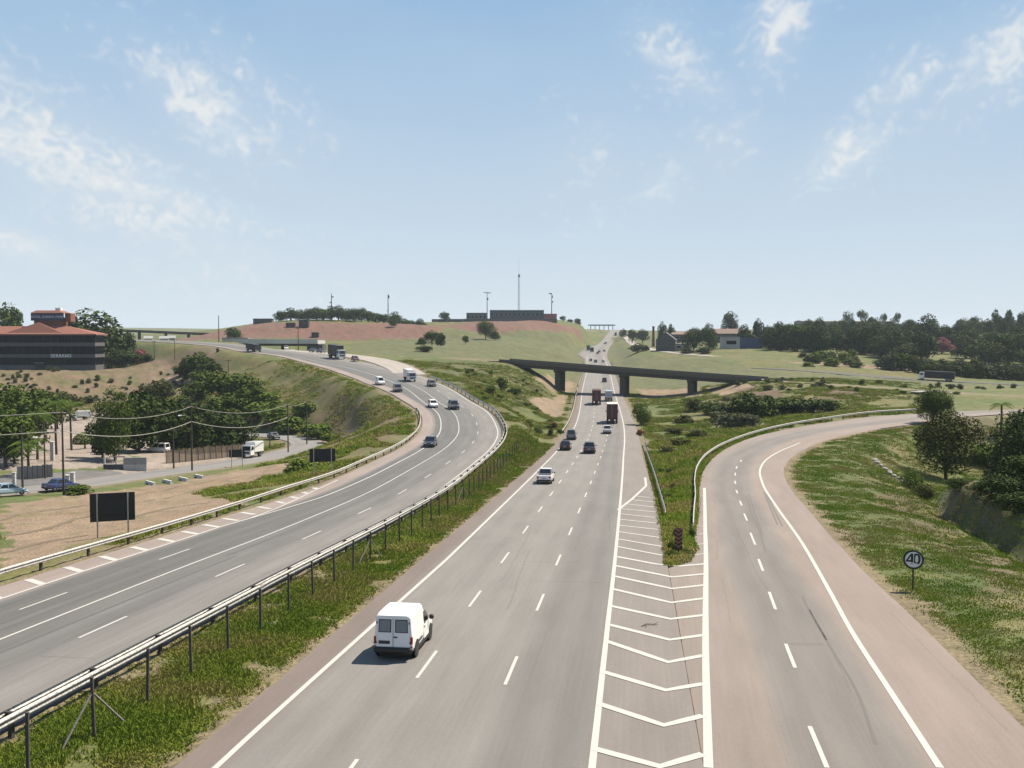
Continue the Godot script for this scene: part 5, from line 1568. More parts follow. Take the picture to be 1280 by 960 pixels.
func build_grass():
	var leafy := mat(Color(1, 1, 1), 0.9)
	leafy.vertex_color_use_as_albedo = true
	leafy.metallic_specular = 0.15
	leafy.backlight_enabled = true
	leafy.backlight = Color(0.22, 0.26, 0.07)
	var patch := noise(0.12, 3, 31)
	var G := [Color(0.15, 0.215, 0.028), Color(0.22, 0.255, 0.042), Color(0.28, 0.24, 0.09)]
	var tone := func(x: float, z: float) -> Color:
		var q := clampf(0.45 + patch.get_noise_2d(x, z) * 1.2 + rng.randf_range(-0.3, 0.3), 0, 1)
		return (G[0].lerp(G[1], q * 2) if q < 0.5 else G[1].lerp(G[2], q * 2 - 1)) * TONE
	# the strip between the carriageways
	var sp := []
	for k in 60000:
		var z := 20.0 + 150.0 * pow(rng.randf(), 1.7)
		var xl := 0.0
		var i := 0
		var rd: Dictionary = road["left"]
		i = clampi(int((z + 20.0) / 2.02), 0, rd.c.size() - 2)
		while i > 0 and rd.c[i].y > z: i -= 1
		while rd.c[i + 1].y < z: i += 1
		xl = rd.c[i].x + 4.2
		var xr := prof(MAIN_P.map(func(q): return [q[1], q[0]]), z) - 8.7 if k == 0 else main_x(z) - 8.7
		var x := lerpf(xl, xr, rng.randf())
		var e := minf(x - xl, xr - x)
		if e < 0.25 + rng.randf() * 0.9 or patch.get_noise_2d(x * 2.0, z * 2.0) > rng.randf_range(0.05, 0.5): continue
		var s := rng.randf_range(0.8, 1.5) * (1.0 + z * 0.006)
		sp.append([x, z, s, s * rng.randf_range(0.6, 1.2) * (0.6 if e < 1.5 else 1.0), tone.call(x, z)])
	scatter("grass", "short green grass on the strip between the two carriageways", "grass", tuft(1, 15, 0.22, 0.125, 0.036), leafy, sp)
	# the verge inside the exit ramp
	sp = []
	for k in 110000:
		var z := 24.0 + 140.0 * pow(rng.randf(), 1.35)
		var x := prof_x_right(z) + 0.4 + 46.0 * pow(rng.randf(), 1.2)
		if off_road(x, z) < 0.7 + rng.randf() * 0.9: continue
		if patch.get_noise_2d(x * 1.6, z * 1.6) > rng.randf_range(-0.5, 0.55): continue
		var s := rng.randf_range(0.8, 1.5) * (1.0 + z * 0.005)
		sp.append([x, z, s, s * rng.randf_range(0.5, 1.1), tone.call(x, z) * 1.3])
	scatter("grass", "short green grass with dry patches on the verge beside the exit ramp", "grass", tuft(2, 14, 0.24, 0.075, 0.038), leafy, sp)
	# the grass island between the main road and the ramp
	sp = []
	for k in 16000:
		var z := 58.0 + 95.0 * pow(rng.randf(), 1.4)
		var x := lerpf(main_x(z) + 6.9, prof_x_left(z) - 0.3, rng.randf())
		if prof_x_left(z) - main_x(z) < 7.4: continue
		var s := rng.randf_range(0.9, 1.6) * (1.0 + z * 0.004)
		sp.append([x, z, s, s * rng.randf_range(0.5, 1.2), tone.call(x, z) * 1.15])
	scatter("grass", "green grass on the pointed island between main road and exit ramp", "grass", tuft(4, 14, 0.24, 0.13, 0.04), leafy, sp)
	# rough grass on banks, the island and the valley
	sp = []
	for k in 130000:
		var f := pow(rng.randf(), 1.25)
		var z := 64.0 + 250.0 * f
		var x := rng.randf_range(-0.42, 0.4) * z + rng.randf_range(-12, 10)
		if z < 175.0 and x > prof_x_right(z): continue
		var d := off_road(x, z)
		if d < 1.6: continue
		var pn := patch.get_noise_2d(x * 0.5, z * 0.5)
		if pn < -0.12 + rng.randf_range(-0.1, 0.1): continue
		if in_region("earth", x, z) or in_region("lot", x, z) or in_region("tar", x, z) or (x < -40.0 and z < 205.0): continue
		var s := rng.randf_range(0.7, 1.6) * (0.5 if z < 120.0 else 0.75)
		var tn: Color = tone.call(x, z)
		sp.append([x, z, s, s * rng.randf_range(0.4, 1.0), tn * rng.randf_range(0.7, 1.05)])
	scatter("rough_grass", "tall rough grass and weeds over the banks and the valley floor", "grass", tuft(3, 22, 0.6, 0.55, 0.075), leafy, sp)

var mainx_tab := []
func main_x(z: float) -> float:
	if mainx_tab.is_empty():
		for k in 200: mainx_tab.append(prof(MAIN_P.map(func(q): return [q[1], q[0]]), -20.0 + k * 4.0))
	var f := clampf((z + 20.0) / 4.0, 0, 198.9)
	return lerpf(mainx_tab[int(f)], mainx_tab[int(f) + 1], f - int(f))

func prof_x_left(z: float) -> float:          # left edge of the exit ramp
	for i in RAMP_L.size() - 1:
		if RAMP_L[i + 1][1] >= z and RAMP_L[i + 1][1] > RAMP_L[i][1]: return lerpf(RAMP_L[i][0], RAMP_L[i + 1][0], clampf((z - RAMP_L[i][1]) / (RAMP_L[i + 1][1] - RAMP_L[i][1]), 0, 1))
	return RAMP_L[-1][0]

func prof_x_right(z: float) -> float:         # right edge of the exit ramp
	for i in RAMP_R.size() - 1:
		if RAMP_R[i + 1][1] >= z: return lerpf(RAMP_R[i][0], RAMP_R[i + 1][0], clampf((z - RAMP_R[i][1]) / (RAMP_R[i + 1][1] - RAMP_R[i][1]), 0, 1))
	return RAMP_R[-1][0]

var region_poly := {}
func in_region(called: String, x: float, z: float) -> bool:
	if not region_poly.has(called):
		region_poly[called] = []
		for rg in REGION:
			if rg[0] != called: continue
			var pl := PackedVector2Array()
			for q in rg[1]: pl.append(Vector2(q[0], q[1]))
			region_poly[called].append(pl)
	for pl in region_poly[called]:
		if Geometry2D.is_point_in_polygon(Vector2(x, z), pl): return true
	return false
# ------------------------------------------------------------------ buildings and structures
func block(called: String, ctr: Vector3, s: Vector3, m: Material, parent: Node, b := Basis()) -> MeshInstance3D:
	var k := MB.new()
	k.box(ctr, s, b)
	return part(called, k.mesh(), m, parent)

func office_building():
	var x1 := -157.5
	var x0 := -222.0
	var z0 := 372.0
	var o := thing("office_building", "long dark glazed office block with grey bands and a red tiled roof", "building", Vector3(x1, EYE - 12.9, -z0))
	var w := x1 - x0
	var d := 9.0
	var cx := -w * 0.5
	# storeys from the ground: [bottom, top, glass?]
	for q in [[-1.0, 1.95, 0], [1.95, 4.75, 1], [4.75, 6.0, 0], [6.0, 9.05, 1], [9.05, 10.4, 0], [10.4, 13.2, 1]]:
		var inset := 0.35 if q[2] == 1 else 0.0
		var bd := block("glazed_storey" if q[2] == 1 else "wall_band", Vector3(cx, (q[0] + q[1]) * 0.5, -d * 0.5), Vector3(w - inset * 2, q[1] - q[0], d - inset * 2), M.dark_glass if q[2] == 1 else M.grey_wall, o)
		if q[2] == 1:
			for k in 24:
				block("mullion", Vector3(-1.2 - k * 2.6, (q[0] + q[1]) * 0.5, -0.3), Vector3(0.12, q[1] - q[0] - 0.1, 0.12), M.black_panel, bd)
	block("doorway", Vector3(-20.9, 1.1, -0.05), Vector3(3.4, 2.9, 0.5), M.black_panel, o)
	block("canopy", Vector3(-20.9, 2.75, 0.5), Vector3(3.6, 0.2, 1.4), M.pale_wall, o)
	# hipped roof
	var b := MB.new()
	var e := 0.9
	var y := 13.2
	b.hexa([Vector3(x0 - x1 - e, y, e), Vector3(e, y, e), Vector3(e, y, -d - e), Vector3(x0 - x1 - e, y, -d - e), Vector3(x0 - x1 - e, y + 0.45, e), Vector3(e, y + 0.45, e), Vector3(e, y + 0.45, -d - e), Vector3(x0 - x1 - e, y + 0.45, -d - e)])
	part("eaves", b.mesh(), M.roof_edge, o)
	b = MB.new()
	var yy := y + 0.45
	var a0 := Vector3(-w - e, yy, e); var a1 := Vector3(e, yy, e); var a2 := Vector3(e, yy, -d - e); var a3 := Vector3(-w - e, yy, -d - e)
	var r0 := Vector3(-w + 14, yy + 3.0, -d * 0.5); var r1 := Vector3(-12.0, yy + 3.0, -d * 0.5)
	b.quad(a0, a1, r1, r0); b.quad(a2, a3, r0, r1); b.tri(a1, a2, r1); b.tri(a3, a0, r0)
	# the gabled bay above the entrance
	var g0 := Vector3(-34, yy + 0.3, 0.2); var g1 := Vector3(-12, yy + 0.3, 0.2); var gp := Vector3(-22.5, yy + 4.4, -2.6); var gb := Vector3(-22.5, yy + 4.4, -d * 0.6)
	b.tri(g0, g1, gp); b.tri(g1, gb, gp); b.tri(gb, g0, gp)
	part("roof", b.mesh(), M.roof_tile, o)
	letters("SERRANO", 1.75, M.white_plain, o, Vector3(-12.9, 5.4, 0.05), 0.12)
	# stair tower with its sign
	var t := block("tower", Vector3(-20.0, 15.8, -7.5), Vector3(10.6, 7.0, 5.0), M.brick, o)
	block("tower_wing", Vector3(-12.6, 20.0, -7.6), Vector3(2.2, 3.2, 4.0), M.brick, t)
	var s := block("sign_board", Vector3(-20.0, 20.2, -4.7), Vector3(12.4, 2.9, 0.5), M.navy, o)
	letters("HOTEL EUROPA PARK", 1.22, M.sign_white, s, Vector3(-20.0, 20.2, -4.44), 0.06)
	b = MB.new()
	b.hexa([Vector3(-26.4, 21.7, -4.3), Vector3(-13.6, 21.7, -4.3), Vector3(-13.6, 21.7, -11), Vector3(-26.4, 21.7, -11), Vector3(-24.5, 22.7, -5.4), Vector3(-16, 22.7, -5.4), Vector3(-16, 22.7, -10), Vector3(-24.5, 22.7, -10)])
	part("tower_roof", b.mesh(), M.roof_tile, o)
	block("roof_tank", Vector3(-17, 23.2, -8), Vector3(2.0, 1.0, 2.0), M.white_plain, o)

func overpass():
	# deck of the crossing road, from bank to bank
	var rd: Dictionary = road["cross"]
	var idx := []
	for i in rd.c.size():
		if rd.c[i].x > -4.0 and rd.c[i].x < 76.5: idx.append(i)
	var o0 := on_road("cross", idx[0], 0.0)
	var o := thing("overpass", "long concrete road overpass with beam deck crossing above the main road", "bridge", o0)
	var strip := func(called: String, off0: float, off1: float, y0: float, y1: float, m: Material):
		var b := MB.new()
		for q in idx.size() - 1:
			var i: int = idx[q]
			var j: int = idx[q + 1]
			var p := []
			for yv in [y0, y1]:
				p.append(on_road("cross", i, off1, yv) - o0); p.append(on_road("cross", j, off1, yv) - o0)
				p.append(on_road("cross", j, off0, yv) - o0); p.append(on_road("cross", i, off0, yv) - o0)
			b.hexa(p)
		part(called, b.mesh(), m, o)
	strip.call("deck_slab", -5.0, 5.0, -0.45, 0.0, M.concrete)
	strip.call("parapet", 4.75, 5.02, 0.0, 0.7, M.concrete)
	strip.call("parapet", -5.02, -4.75, 0.0, 0.7, M.concrete)
	strip.call("kerb", 4.2, 4.74, 0.0, 0.18, M.concrete)
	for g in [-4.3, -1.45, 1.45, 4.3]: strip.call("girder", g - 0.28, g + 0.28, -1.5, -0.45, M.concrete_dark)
	for px in [16.2, 36.3, 56.3]:
		var bi: int = idx[0]
		for i in idx:
			if absf(rd.c[i].x - px) < absf(rd.c[bi].x - px): bi = i
		var tg: Vector2 = rd.t[bi]
		var turn := Basis(Vector3.UP, atan2(tg.y, tg.x))
		var top := on_road("cross", bi, 0, -1.5) - o0
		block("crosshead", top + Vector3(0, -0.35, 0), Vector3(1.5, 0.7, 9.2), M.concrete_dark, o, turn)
		for s in [-2.6, 2.6]:
			var foot := on_road("cross", bi, s, 0)
			var gy_ := ground(foot.x, -foot.z)
			var hh := (o0 + top).y - 0.7 - gy_ + 0.6
			var b := MB.new()
			b.cbox(Vector3(foot.x, gy_ - 0.6 + hh * 0.5, foot.z) - o0, Vector3(1.7, hh, 1.5), 0.12)
			part("column", b.mesh(), M.concrete, o)
	for e in [idx[0], idx[-1]]:
		var tg: Vector2 = rd.t[e]
		var turn := Basis(Vector3.UP, atan2(tg.y, tg.x))
		var p := on_road("cross", e, 0, -2.4) - o0
		block("abutment", p + Vector3(0, -0.6, 0), Vector3(2.4, 3.9, 10.4), M.concrete, o, turn)
		for s in [-4.9, 4.9]:
			var q := on_road("cross", e, s, -0.9) - o0
			block("wing_wall", q + turn * Vector3(-3.0 if e == idx[0] else 3.0, -0.3, 0), Vector3(6.5, 2.6, 0.4), M.concrete, o, turn)

func plain_building(called: String, label: String, x: float, z: float, w: float, d: float, h: float, wallm: Material, roofm: Material, gable: float, turn := 0.0, windows := 0, group := "", sink := 0.6):
	var o := thing(called, label, "building", at(x, z), turn, group)
	block("wall", Vector3(0, (h - sink) * 0.5, 0), Vector3(w, h + sink, d), wallm, o)
	if gable > 0.0:
		var b := MB.new()
		var e := 0.4
		var a := Vector3(-w * 0.5 - e, h, d * 0.5 + e); var c := Vector3(w * 0.5 + e, h, d * 0.5 + e)
		var a2 := Vector3(-w * 0.5 - e, h, -d * 0.5 - e); var c2 := Vector3(w * 0.5 + e, h, -d * 0.5 - e)
		var r0 := Vector3(-w * 0.5 - e, h + gable, 0); var r1 := Vector3(w * 0.5 + e, h + gable, 0)
		b.quad(a, c, r1, r0); b.quad(c2, a2, r0, r1); b.tri(a2, a, r0); b.tri(c, c2, r1); b.quad(a2, c2, c, a)
		part("roof", b.mesh(), roofm, o)
	else:
		block("roof", Vector3(0, h + 0.18, 0), Vector3(w + 0.5, 0.36, d + 0.5), roofm, o)
	for k in windows:
		var wx := -w * 0.5 + (k + 0.5) * w / windows
		var f := block("window", Vector3(wx, h * 0.55, d * 0.5 + 0.02), Vector3(w / windows * 0.6, h * 0.35, 0.1), M.white_plain, o)
		block("pane", Vector3(wx, h * 0.55, d * 0.5 + 0.06), Vector3(w / windows * 0.6 - 0.16, h * 0.35 - 0.16, 0.06), M.dark_glass, f)
	return o

func mast(label: String, x: float, z: float, h: float, arms: Array, r := 0.5, lattice := false):
	var o := thing("antenna_mast", label, "mast", at(x, z))
	if lattice:
		var legs := []
		for k in 3:
			var a := TAU * k / 3.0 + 0.4
			var b := MB.new()
			b.tube([Vector3(cos(a), 0, sin(a)) * r - Vector3(0, 1, 0), Vector3(cos(a), 0, sin(a)) * r * 0.6 + Vector3(0, h * 0.72, 0)], [0.14, 0.1], 5)
			part("leg", b.mesh(), M.mast_steel, o)
		var b := MB.new()
		for i in 22:
			var f0 := i / 22.0
			var f1 := (i + 1) / 22.0
			for k in 3:
				var a := TAU * k / 3.0 + 0.4
				var a2 := TAU * ((k + 1) % 3) / 3.0 + 0.4
				b.tube([Vector3(cos(a) * r * lerpf(1, 0.6, f0), h * 0.72 * f0, sin(a) * r * lerpf(1, 0.6, f0)), Vector3(cos(a2) * r * lerpf(1, 0.6, f1), h * 0.72 * f1, sin(a2) * r * lerpf(1, 0.6, f1))], [0.05, 0.05], 4, false)
		part("bracing", b.mesh(), M.mast_steel, o)
		b = MB.new(); b.tube([Vector3(0, h * 0.7, 0), Vector3(0, h, 0)], [0.12, 0.05], 6); part("whip_antenna", b.mesh(), M.mast_steel, o)
	else:
		var b := MB.new(); b.tube([Vector3(0, -1, 0), Vector3(0, h * 0.6, 0), Vector3(0, h, 0)], [r, r * 0.8, r * 0.55], 10); part("pole", b.mesh(), M.mast_steel, o)
	for q in arms:
		var b := MB.new(); b.cbox(Vector3(q[0] * 0.5, q[1], 0), Vector3(absf(q[0]) + r, q[2], 0.7), 0.1); part("antenna", b.mesh(), M.mast_steel, o)

func flyover(called: String, label: String, a: Vector3, b: Vector3, thick: float, wide: float, piers: Array, m: Material, dark: Material, rail := 0.0):
	var o := thing(called, label, "bridge", a)
	var d := b - a
	var nr := Vector3(-d.z, 0, d.x).normalized() * wide * 0.5
	var k := MB.new()
	var t := Vector3(0, thick, 0)
	k.hexa([nr, d + nr, d - nr, -nr, nr + t, d + nr + t, d - nr + t, -nr + t])
	part("deck", k.mesh(), m, o)
	var n2 := nr * 0.8
	var u := Vector3(0, -thick * 0.7, 0)
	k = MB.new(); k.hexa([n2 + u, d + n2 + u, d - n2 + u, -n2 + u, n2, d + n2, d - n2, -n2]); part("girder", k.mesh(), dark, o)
	if rail > 0.0:
		for s in [-1.0, 1.0]:
			k = MB.new()
			var off: Vector3 = nr * s * 0.98
			var i2: Vector3 = nr * s * 0.94
			var h0 := t
			var h1 := t + Vector3(0, rail, 0)
			if s > 0: k.hexa([off + h0, d + off + h0, d + i2 + h0, i2 + h0, off + h1, d + off + h1, d + i2 + h1, i2 + h1])
			else: k.hexa([i2 + h0, d + i2 + h0, d + off + h0, off + h0, i2 + h1, d + i2 + h1, d + off + h1, off + h1])
			part("parapet", k.mesh(), m, o)
	for f in piers:
		var p: Vector3 = a + d * f
		var g := ground(p.x, -p.z)
		var hh := p.y - thick * 0.7 - g + 0.6
		if hh < 0.5: continue
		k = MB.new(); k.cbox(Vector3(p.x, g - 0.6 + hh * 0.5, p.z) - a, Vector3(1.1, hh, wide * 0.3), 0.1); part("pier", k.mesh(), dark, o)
func make_materials():
	M.leaf = mat(Color(1, 1, 1), 0.7)
	M.leaf.vertex_color_use_as_albedo = true
	M.leaf.metallic_specular = 0.15
	M.leaf.backlight_enabled = true
	M.leaf.backlight = Color(0.16, 0.2, 0.05)
	var gr := grain(51, 0.06, 0.5, 1.25, 256)
	var fine := grain(52, 0.12, 0.7, 1.15, 256)
	M.bark = grained(lin(0.10, 0.08, 0.06), gr, 0.8)
	M.glass = mat(lin(0.012, 0.014, 0.016), 0.06)
	M.glass.metallic_specular = 0.6
	M.van_glass = mat(lin(0.17, 0.20, 0.23), 0.12)
	M.lamp_glass = mat(lin(0.55, 0.55, 0.55), 0.15)
	M.red_lens = mat(lin(0.30, 0.012, 0.012), 0.25)
	M.trim = mat(lin(0.014, 0.014, 0.015), 0.55)
	M.tyre = mat(lin(0.012, 0.012, 0.012), 0.9)
	M.rim = mat(lin(0.35, 0.35, 0.36), 0.35, 0.7)
	M.plate = mat(lin(0.35, 0.36, 0.38), 0.5)
	M.dark_plate = mat(lin(0.02, 0.02, 0.022), 0.5)
	M.steel = mat(lin(0.3, 0.3, 0.3), 0.5, 0.6)
	M.mast_steel = mat(lin(0.13, 0.125, 0.125), 0.6, 0.2)
	M.dark_steel = grained(lin(0.055, 0.045, 0.04), gr, 0.9, 0.7)
	M.zinc = grained(lin(0.66, 0.64, 0.60), gr, 0.45, 0.42)
	M.zinc.metallic = 0.25
	M.zinc_pole = mat(lin(0.45, 0.45, 0.45), 0.3, 0.7)
	M.fence_post = grained(lin(0.075, 0.068, 0.06), gr, 1.1)
	M.fence_stay = grained(lin(0.26, 0.24, 0.215), gr, 1.1)
	M.black_panel = mat(lin(0.008, 0.008, 0.009), 0.6)
	M.sign_black = mat(lin(0.01, 0.012, 0.012), 0.5)
	M.sign_dark = mat(lin(0.30, 0.31, 0.32), 0.5)
	M.sign_grey = mat(lin(0.70, 0.70, 0.72), 0.5)
	M.sign_white = mat(lin(0.45, 0.47, 0.55), 0.6)
	M.arrow_red = mat(lin(0.30, 0.10, 0.075), 0.6)
	M.pole_wood = grained(lin(0.085, 0.065, 0.05), gr, 0.7)
	M.pole_pale = grained(lin(0.30, 0.28, 0.25), gr, 0.7)
	M.ceramic = mat(lin(0.3, 0.2, 0.15), 0.3)
	M.cable = mat(lin(0.30, 0.29, 0.27), 0.6)
	M.white_plain = mat(lin(0.70, 0.70, 0.69), 0.6)
	M.dark_glass = mat(lin(0.006, 0.006, 0.008), 0.25)
	M.dark_glass.metallic_specular = 0.15
	M.grey_wall = grained(lin(0.105, 0.10, 0.105), fine, 0.3)
	M.pale_wall = grained(lin(0.34, 0.33, 0.32), fine, 0.3)
	M.white_wall = grained(lin(0.62, 0.60, 0.57), gr, 0.35)
	M.roof_tile = grained(lin(0.29, 0.115, 0.08), gr, 0.5)
	M.roof_edge = grained(lin(0.30, 0.13, 0.10), gr, 0.5)
	M.brick = grained(lin(0.27, 0.095, 0.06), gr, 0.5)
	M.navy = mat(lin(0.012, 0.014, 0.05), 0.4)
	M.concrete = grained(lin(0.135, 0.12, 0.10), gr, 0.22)
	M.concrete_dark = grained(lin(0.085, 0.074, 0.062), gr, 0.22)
	M.concrete_pale = grained(lin(0.72, 0.70, 0.65), gr, 0.22)
	M.wood = grained(lin(0.16, 0.115, 0.075), gr, 0.6)
	M.wood2 = grained(lin(0.205, 0.15, 0.10), gr, 0.7)
	M.wood3 = grained(lin(0.125, 0.095, 0.07), gr, 0.5)
	M.red_box = grained(lin(0.085, 0.012, 0.016), fine, 0.3, 0.45)
	M.red_top = mat(lin(0.55, 0.42, 0.42), 0.6)
	M.black_box = grained(lin(0.012, 0.012, 0.02), fine, 0.3, 0.5)
	M.green_box = mat(lin(0.02, 0.06, 0.055), 0.5)
	M.blue_wall = grained(lin(0.055, 0.085, 0.19), fine, 0.3)
	M.teal_wall = grained(lin(0.012, 0.028, 0.065), fine, 0.3, 0.5)
	M.red_wall = grained(lin(0.42, 0.12, 0.11), fine, 0.3)
	M.shed = grained(lin(0.10, 0.10, 0.105), gr, 0.2)
	M.rust_roof = grained(lin(0.22, 0.15, 0.12), gr, 0.2)
	M.grey_roof = grained(lin(0.33, 0.34, 0.35), gr, 0.15)
	M.stone = grained(lin(0.36, 0.34, 0.31), gr, 0.9)
	for q in [["p_white", 0.72, 0.72, 0.71], ["p_black", 0.012, 0.012, 0.015], ["p_navy", 0.016, 0.02, 0.035], ["p_graphite", 0.045, 0.048, 0.052], ["p_silver", 0.40, 0.43, 0.45], ["p_steel", 0.14, 0.165, 0.18], ["p_blue", 0.03, 0.045, 0.14], ["p_maroon", 0.10, 0.03, 0.03], ["p_skyblue", 0.36, 0.46, 0.55]]:
		var m := mat(lin(q[1], q[2], q[3]), 0.35)
		m.clearcoat_enabled = true
		m.clearcoat = 0.7
		m.clearcoat_roughness = 0.08
		M[q[0]] = m
	M.van_white = mat(lin(0.74, 0.74, 0.735), 0.38)
	M.van_white.clearcoat_enabled = true
	M.van_white.clearcoat = 0.5

func build_traffic():
	delivery_van()
	# main road, driving away
	car("pickup", M.p_white, "white pickup with dark open bed in the left lane behind a row of cars", "main", 3.68, 107.22, false, "", "pickup")
	car("sedan", M.p_black, "black car hugging the left edge line ahead of the white pickup", "main", 8.56, 156.39)
	car("suv", M.p_graphite, "dark car in the middle lane beside the black car", "main", 11.91, 150.29)
	car("minivan", M.p_steel, "grey-blue tall car in the left lane with a pale roof", "main", 10.9, 179.25)
	car("pickup", M.p_white, "small white pickup with black tailgate just behind the nearer red truck", "main", 18.82, 193.81, false, "", "pickup")
	lorry("nearer red box truck with a pale roof in the right lane", "main", 22.57, 221.39, false, M.red_box, M.red_top, M.red_box, 8.5, 4.4)
	lorry("farther dark red box truck just short of the overpass shadow", "main", 23.68, 275.5, false, M.red_box, M.red_box, M.red_box, 8.5, 4.1)
	lorry("grey-blue box van beside the farther red truck", "main", 28.17, 286.25, false, M.p_silver, M.p_skyblue, M.p_steel, 5.5, 3.0, "", 2.1, "van")
	car("suv", M.p_black, "black car passing below the overpass", "main", 34.95, 371.75)
	far_cars()
	# left road, coming towards the camera
	car("hatch", M.p_navy, "dark blue car at the start of the near bend of the left road", "left", -12.05, 144.65, true)
	car("suv", M.p_navy, "dark blue car on the outer lane of the bend beside the white car", "left", -11.9, 200, true)
	car("hatch", M.p_white, "white car between the two lane lines in the bend", "left", -16.35, 202.72, true)
	car("hatch", M.p_graphite, "dark grey car next to the outer barrier of the left road", "left", -19.65, 240.22, true)
	lorry("white light truck ahead of the dark grey car on the left road", "left", -26.19, 251.37, true, M.p_white, M.p_white, M.p_white, 5.6, 2.9, "", 2.0)
	car("suv", M.p_graphite, "dark car following the white car along the inner edge of the left road", "left", -26.74, 229.63, true)
	car("minivan", M.p_white, "white car hugging the inner edge of the left road", "left", -32.71, 243.54, true)
	car("hatch", M.p_maroon, "dark maroon car just in front of the big black truck", "merge", -48.76, 306, true)
	lorry("big black box truck with a white cab on the merging road", "merge", -56.26, 316, true, M.black_box, M.black_box, M.p_white, 9.5, 4.2)
	car("sedan", M.p_black, "first of two dark cars side by side behind the black truck", "merge", -67.48, 348, true)
	car("sedan", M.p_navy, "last of two dark cars side by side behind the black truck", "merge", -71.52, 354, true)
	car("suv", M.p_white, "white car coming out below the low flyover", "merge", -97.21, 424, true)
	lorry("dark truck at the far left end of the left road", "left", -90.86, 346, true, M.black_box, M.black_box, M.black_box, 8.0, 2.7, "", 2.3)
	# service street
	car("sedan", M.p_blue, "dark blue car parked half behind the near utility pole", "street", -57.49, 124.5)
	car("sedan", M.p_skyblue, "pale blue-silver car at the left edge of the service street", "street", -60.92, 118)
	lorry("white light truck driving down the service street past the plank fence", "street", -49.56, 187, true, M.p_white, M.p_white, M.p_white, 5.2, 2.9, "", 2.0)
	car("hatch", M.p_black, "black car in the bend of the service street", "street", -54.45, 224, true)
	var v := lorry("white van parked at the back of the paved yard", "", 0, 0, false, M.p_white, M.p_white, M.p_white, 5.0, 2.5, "", 1.9, "van")
	v.position = at(-119.64, 272); v.rotation.y = 2.2
	v = car("minivan", M.p_white, "white van parked under the yard trees behind the plank fence", "street", -60, 180, false, "", "van")
	v.position = at(-67.86, 188); v.rotation = Vector3(0, 1.3, 0)
	v = lorry("long dark truck with a white cab on the road before the hedge", "farright", 154.12, 357, true, M.black_box, M.black_box, M.p_white, 12.0, 3.2)

func far_cars():
	var q := [[45.88, 540, "suv", "p_graphite"], [44.85, 560, "hatch", "p_black"], [50.51, 545, "sedan", "p_silver"], [59.15, 680, "hatch", "p_black"], [63.36, 715, "sedan", "p_graphite"], [68.37, 730, "hatch", "p_navy"], [91.47, 960, "suv", "p_black"], [87.4, 930, "hatch", "p_graphite"]]
	for c in q:
		car(c[2], M[c[3]], "small distant car climbing the main road beyond the overpass", "main", c[0], c[1], false, "distant cars on the main road")
	lorry("small dark truck at the mouth of the slip road beyond the overpass", "main", 58.54, 720, false, M.black_box, M.black_box, M.black_box, 7.5, 3.4)
	lorry("dark green truck on the widened left edge of the main road beyond the overpass", "main", 59.01, 760, false, M.green_box, M.green_box, M.green_box, 12.0, 4.0)
	lorry("green and white truck at the crest of the main road", "main", 121.08, 1150, false, M.green_box, M.p_white, M.green_box, 8.0, 4.2)

func build_barriers():
	var left_y := func(x: float, z: float) -> float: return EYE + prof(LEFT_Y, z)
	var main_y := func(x: float, z: float) -> float: return EYE + prof(MAIN_Y, z)
	var ramp_y := func(x: float, z: float) -> float: return EYE + prof(RAMP_Y, z) - 0.08
	guardrail("double-sided steel crash barrier along the near edge of the left road, beside the fence", road_offset_points("left", 4.62, 18, 262, 6), left_y, 1.0, true)
	guardrail("steel crash barrier along the far edge of the left road, behind the hatched strip", road_offset_points("left", -11.35, 20, 100, 6) + road_offset_points("left", -10.3, 108, 205, 6), func(x, z): return EYE + prof(LEFT_Y, z) - 0.05, 1.0)
	guardrail("steel barrier along the left edge of the main road before the overpass", road_offset_points("main", -9.0, 190, 335, 8), main_y, 1.0)
	guardrail("steel barrier along the left edge of the main road beyond the overpass", road_offset_points("main", -9.0, 345, 560, 10), main_y, 1.0)
	guardrail("steel barrier along the right edge of the main road beyond the overpass", road_offset_points("main", 6.0, 345, 560, 10), main_y, -1.0)
	guardrail("straight steel barrier on the island beside the main road", [[12.8, 80.5], [14.12, 91.74], [16.48, 111.93], [18.93, 133.92], [22.7, 167.48]], func(x, z): return ground(x, z), -1.0)
	guardrail("curving steel barrier on the outer edge of the exit ramp", RAIL_RAMP, ramp_y, 1.0)
	median_fence()

func build_signs():
	panel_sign("road_sign", "large black back of a road sign on two poles on the bare earth", -29.24, 71.5, 3.07, 2.08, 1.1, 0.35)
	panel_sign("road_sign", "smaller black sign back on the grass behind the far barrier", -21.67, 112, 2.9, 1.5, 1.6, 0.2)
	panel_sign("road_sign", "small black sign back on the near kerb of the service street", -46.63, 166, 2.6, 1.35, 1.7, 0.2)
	round_sign()
	chevron_marker()

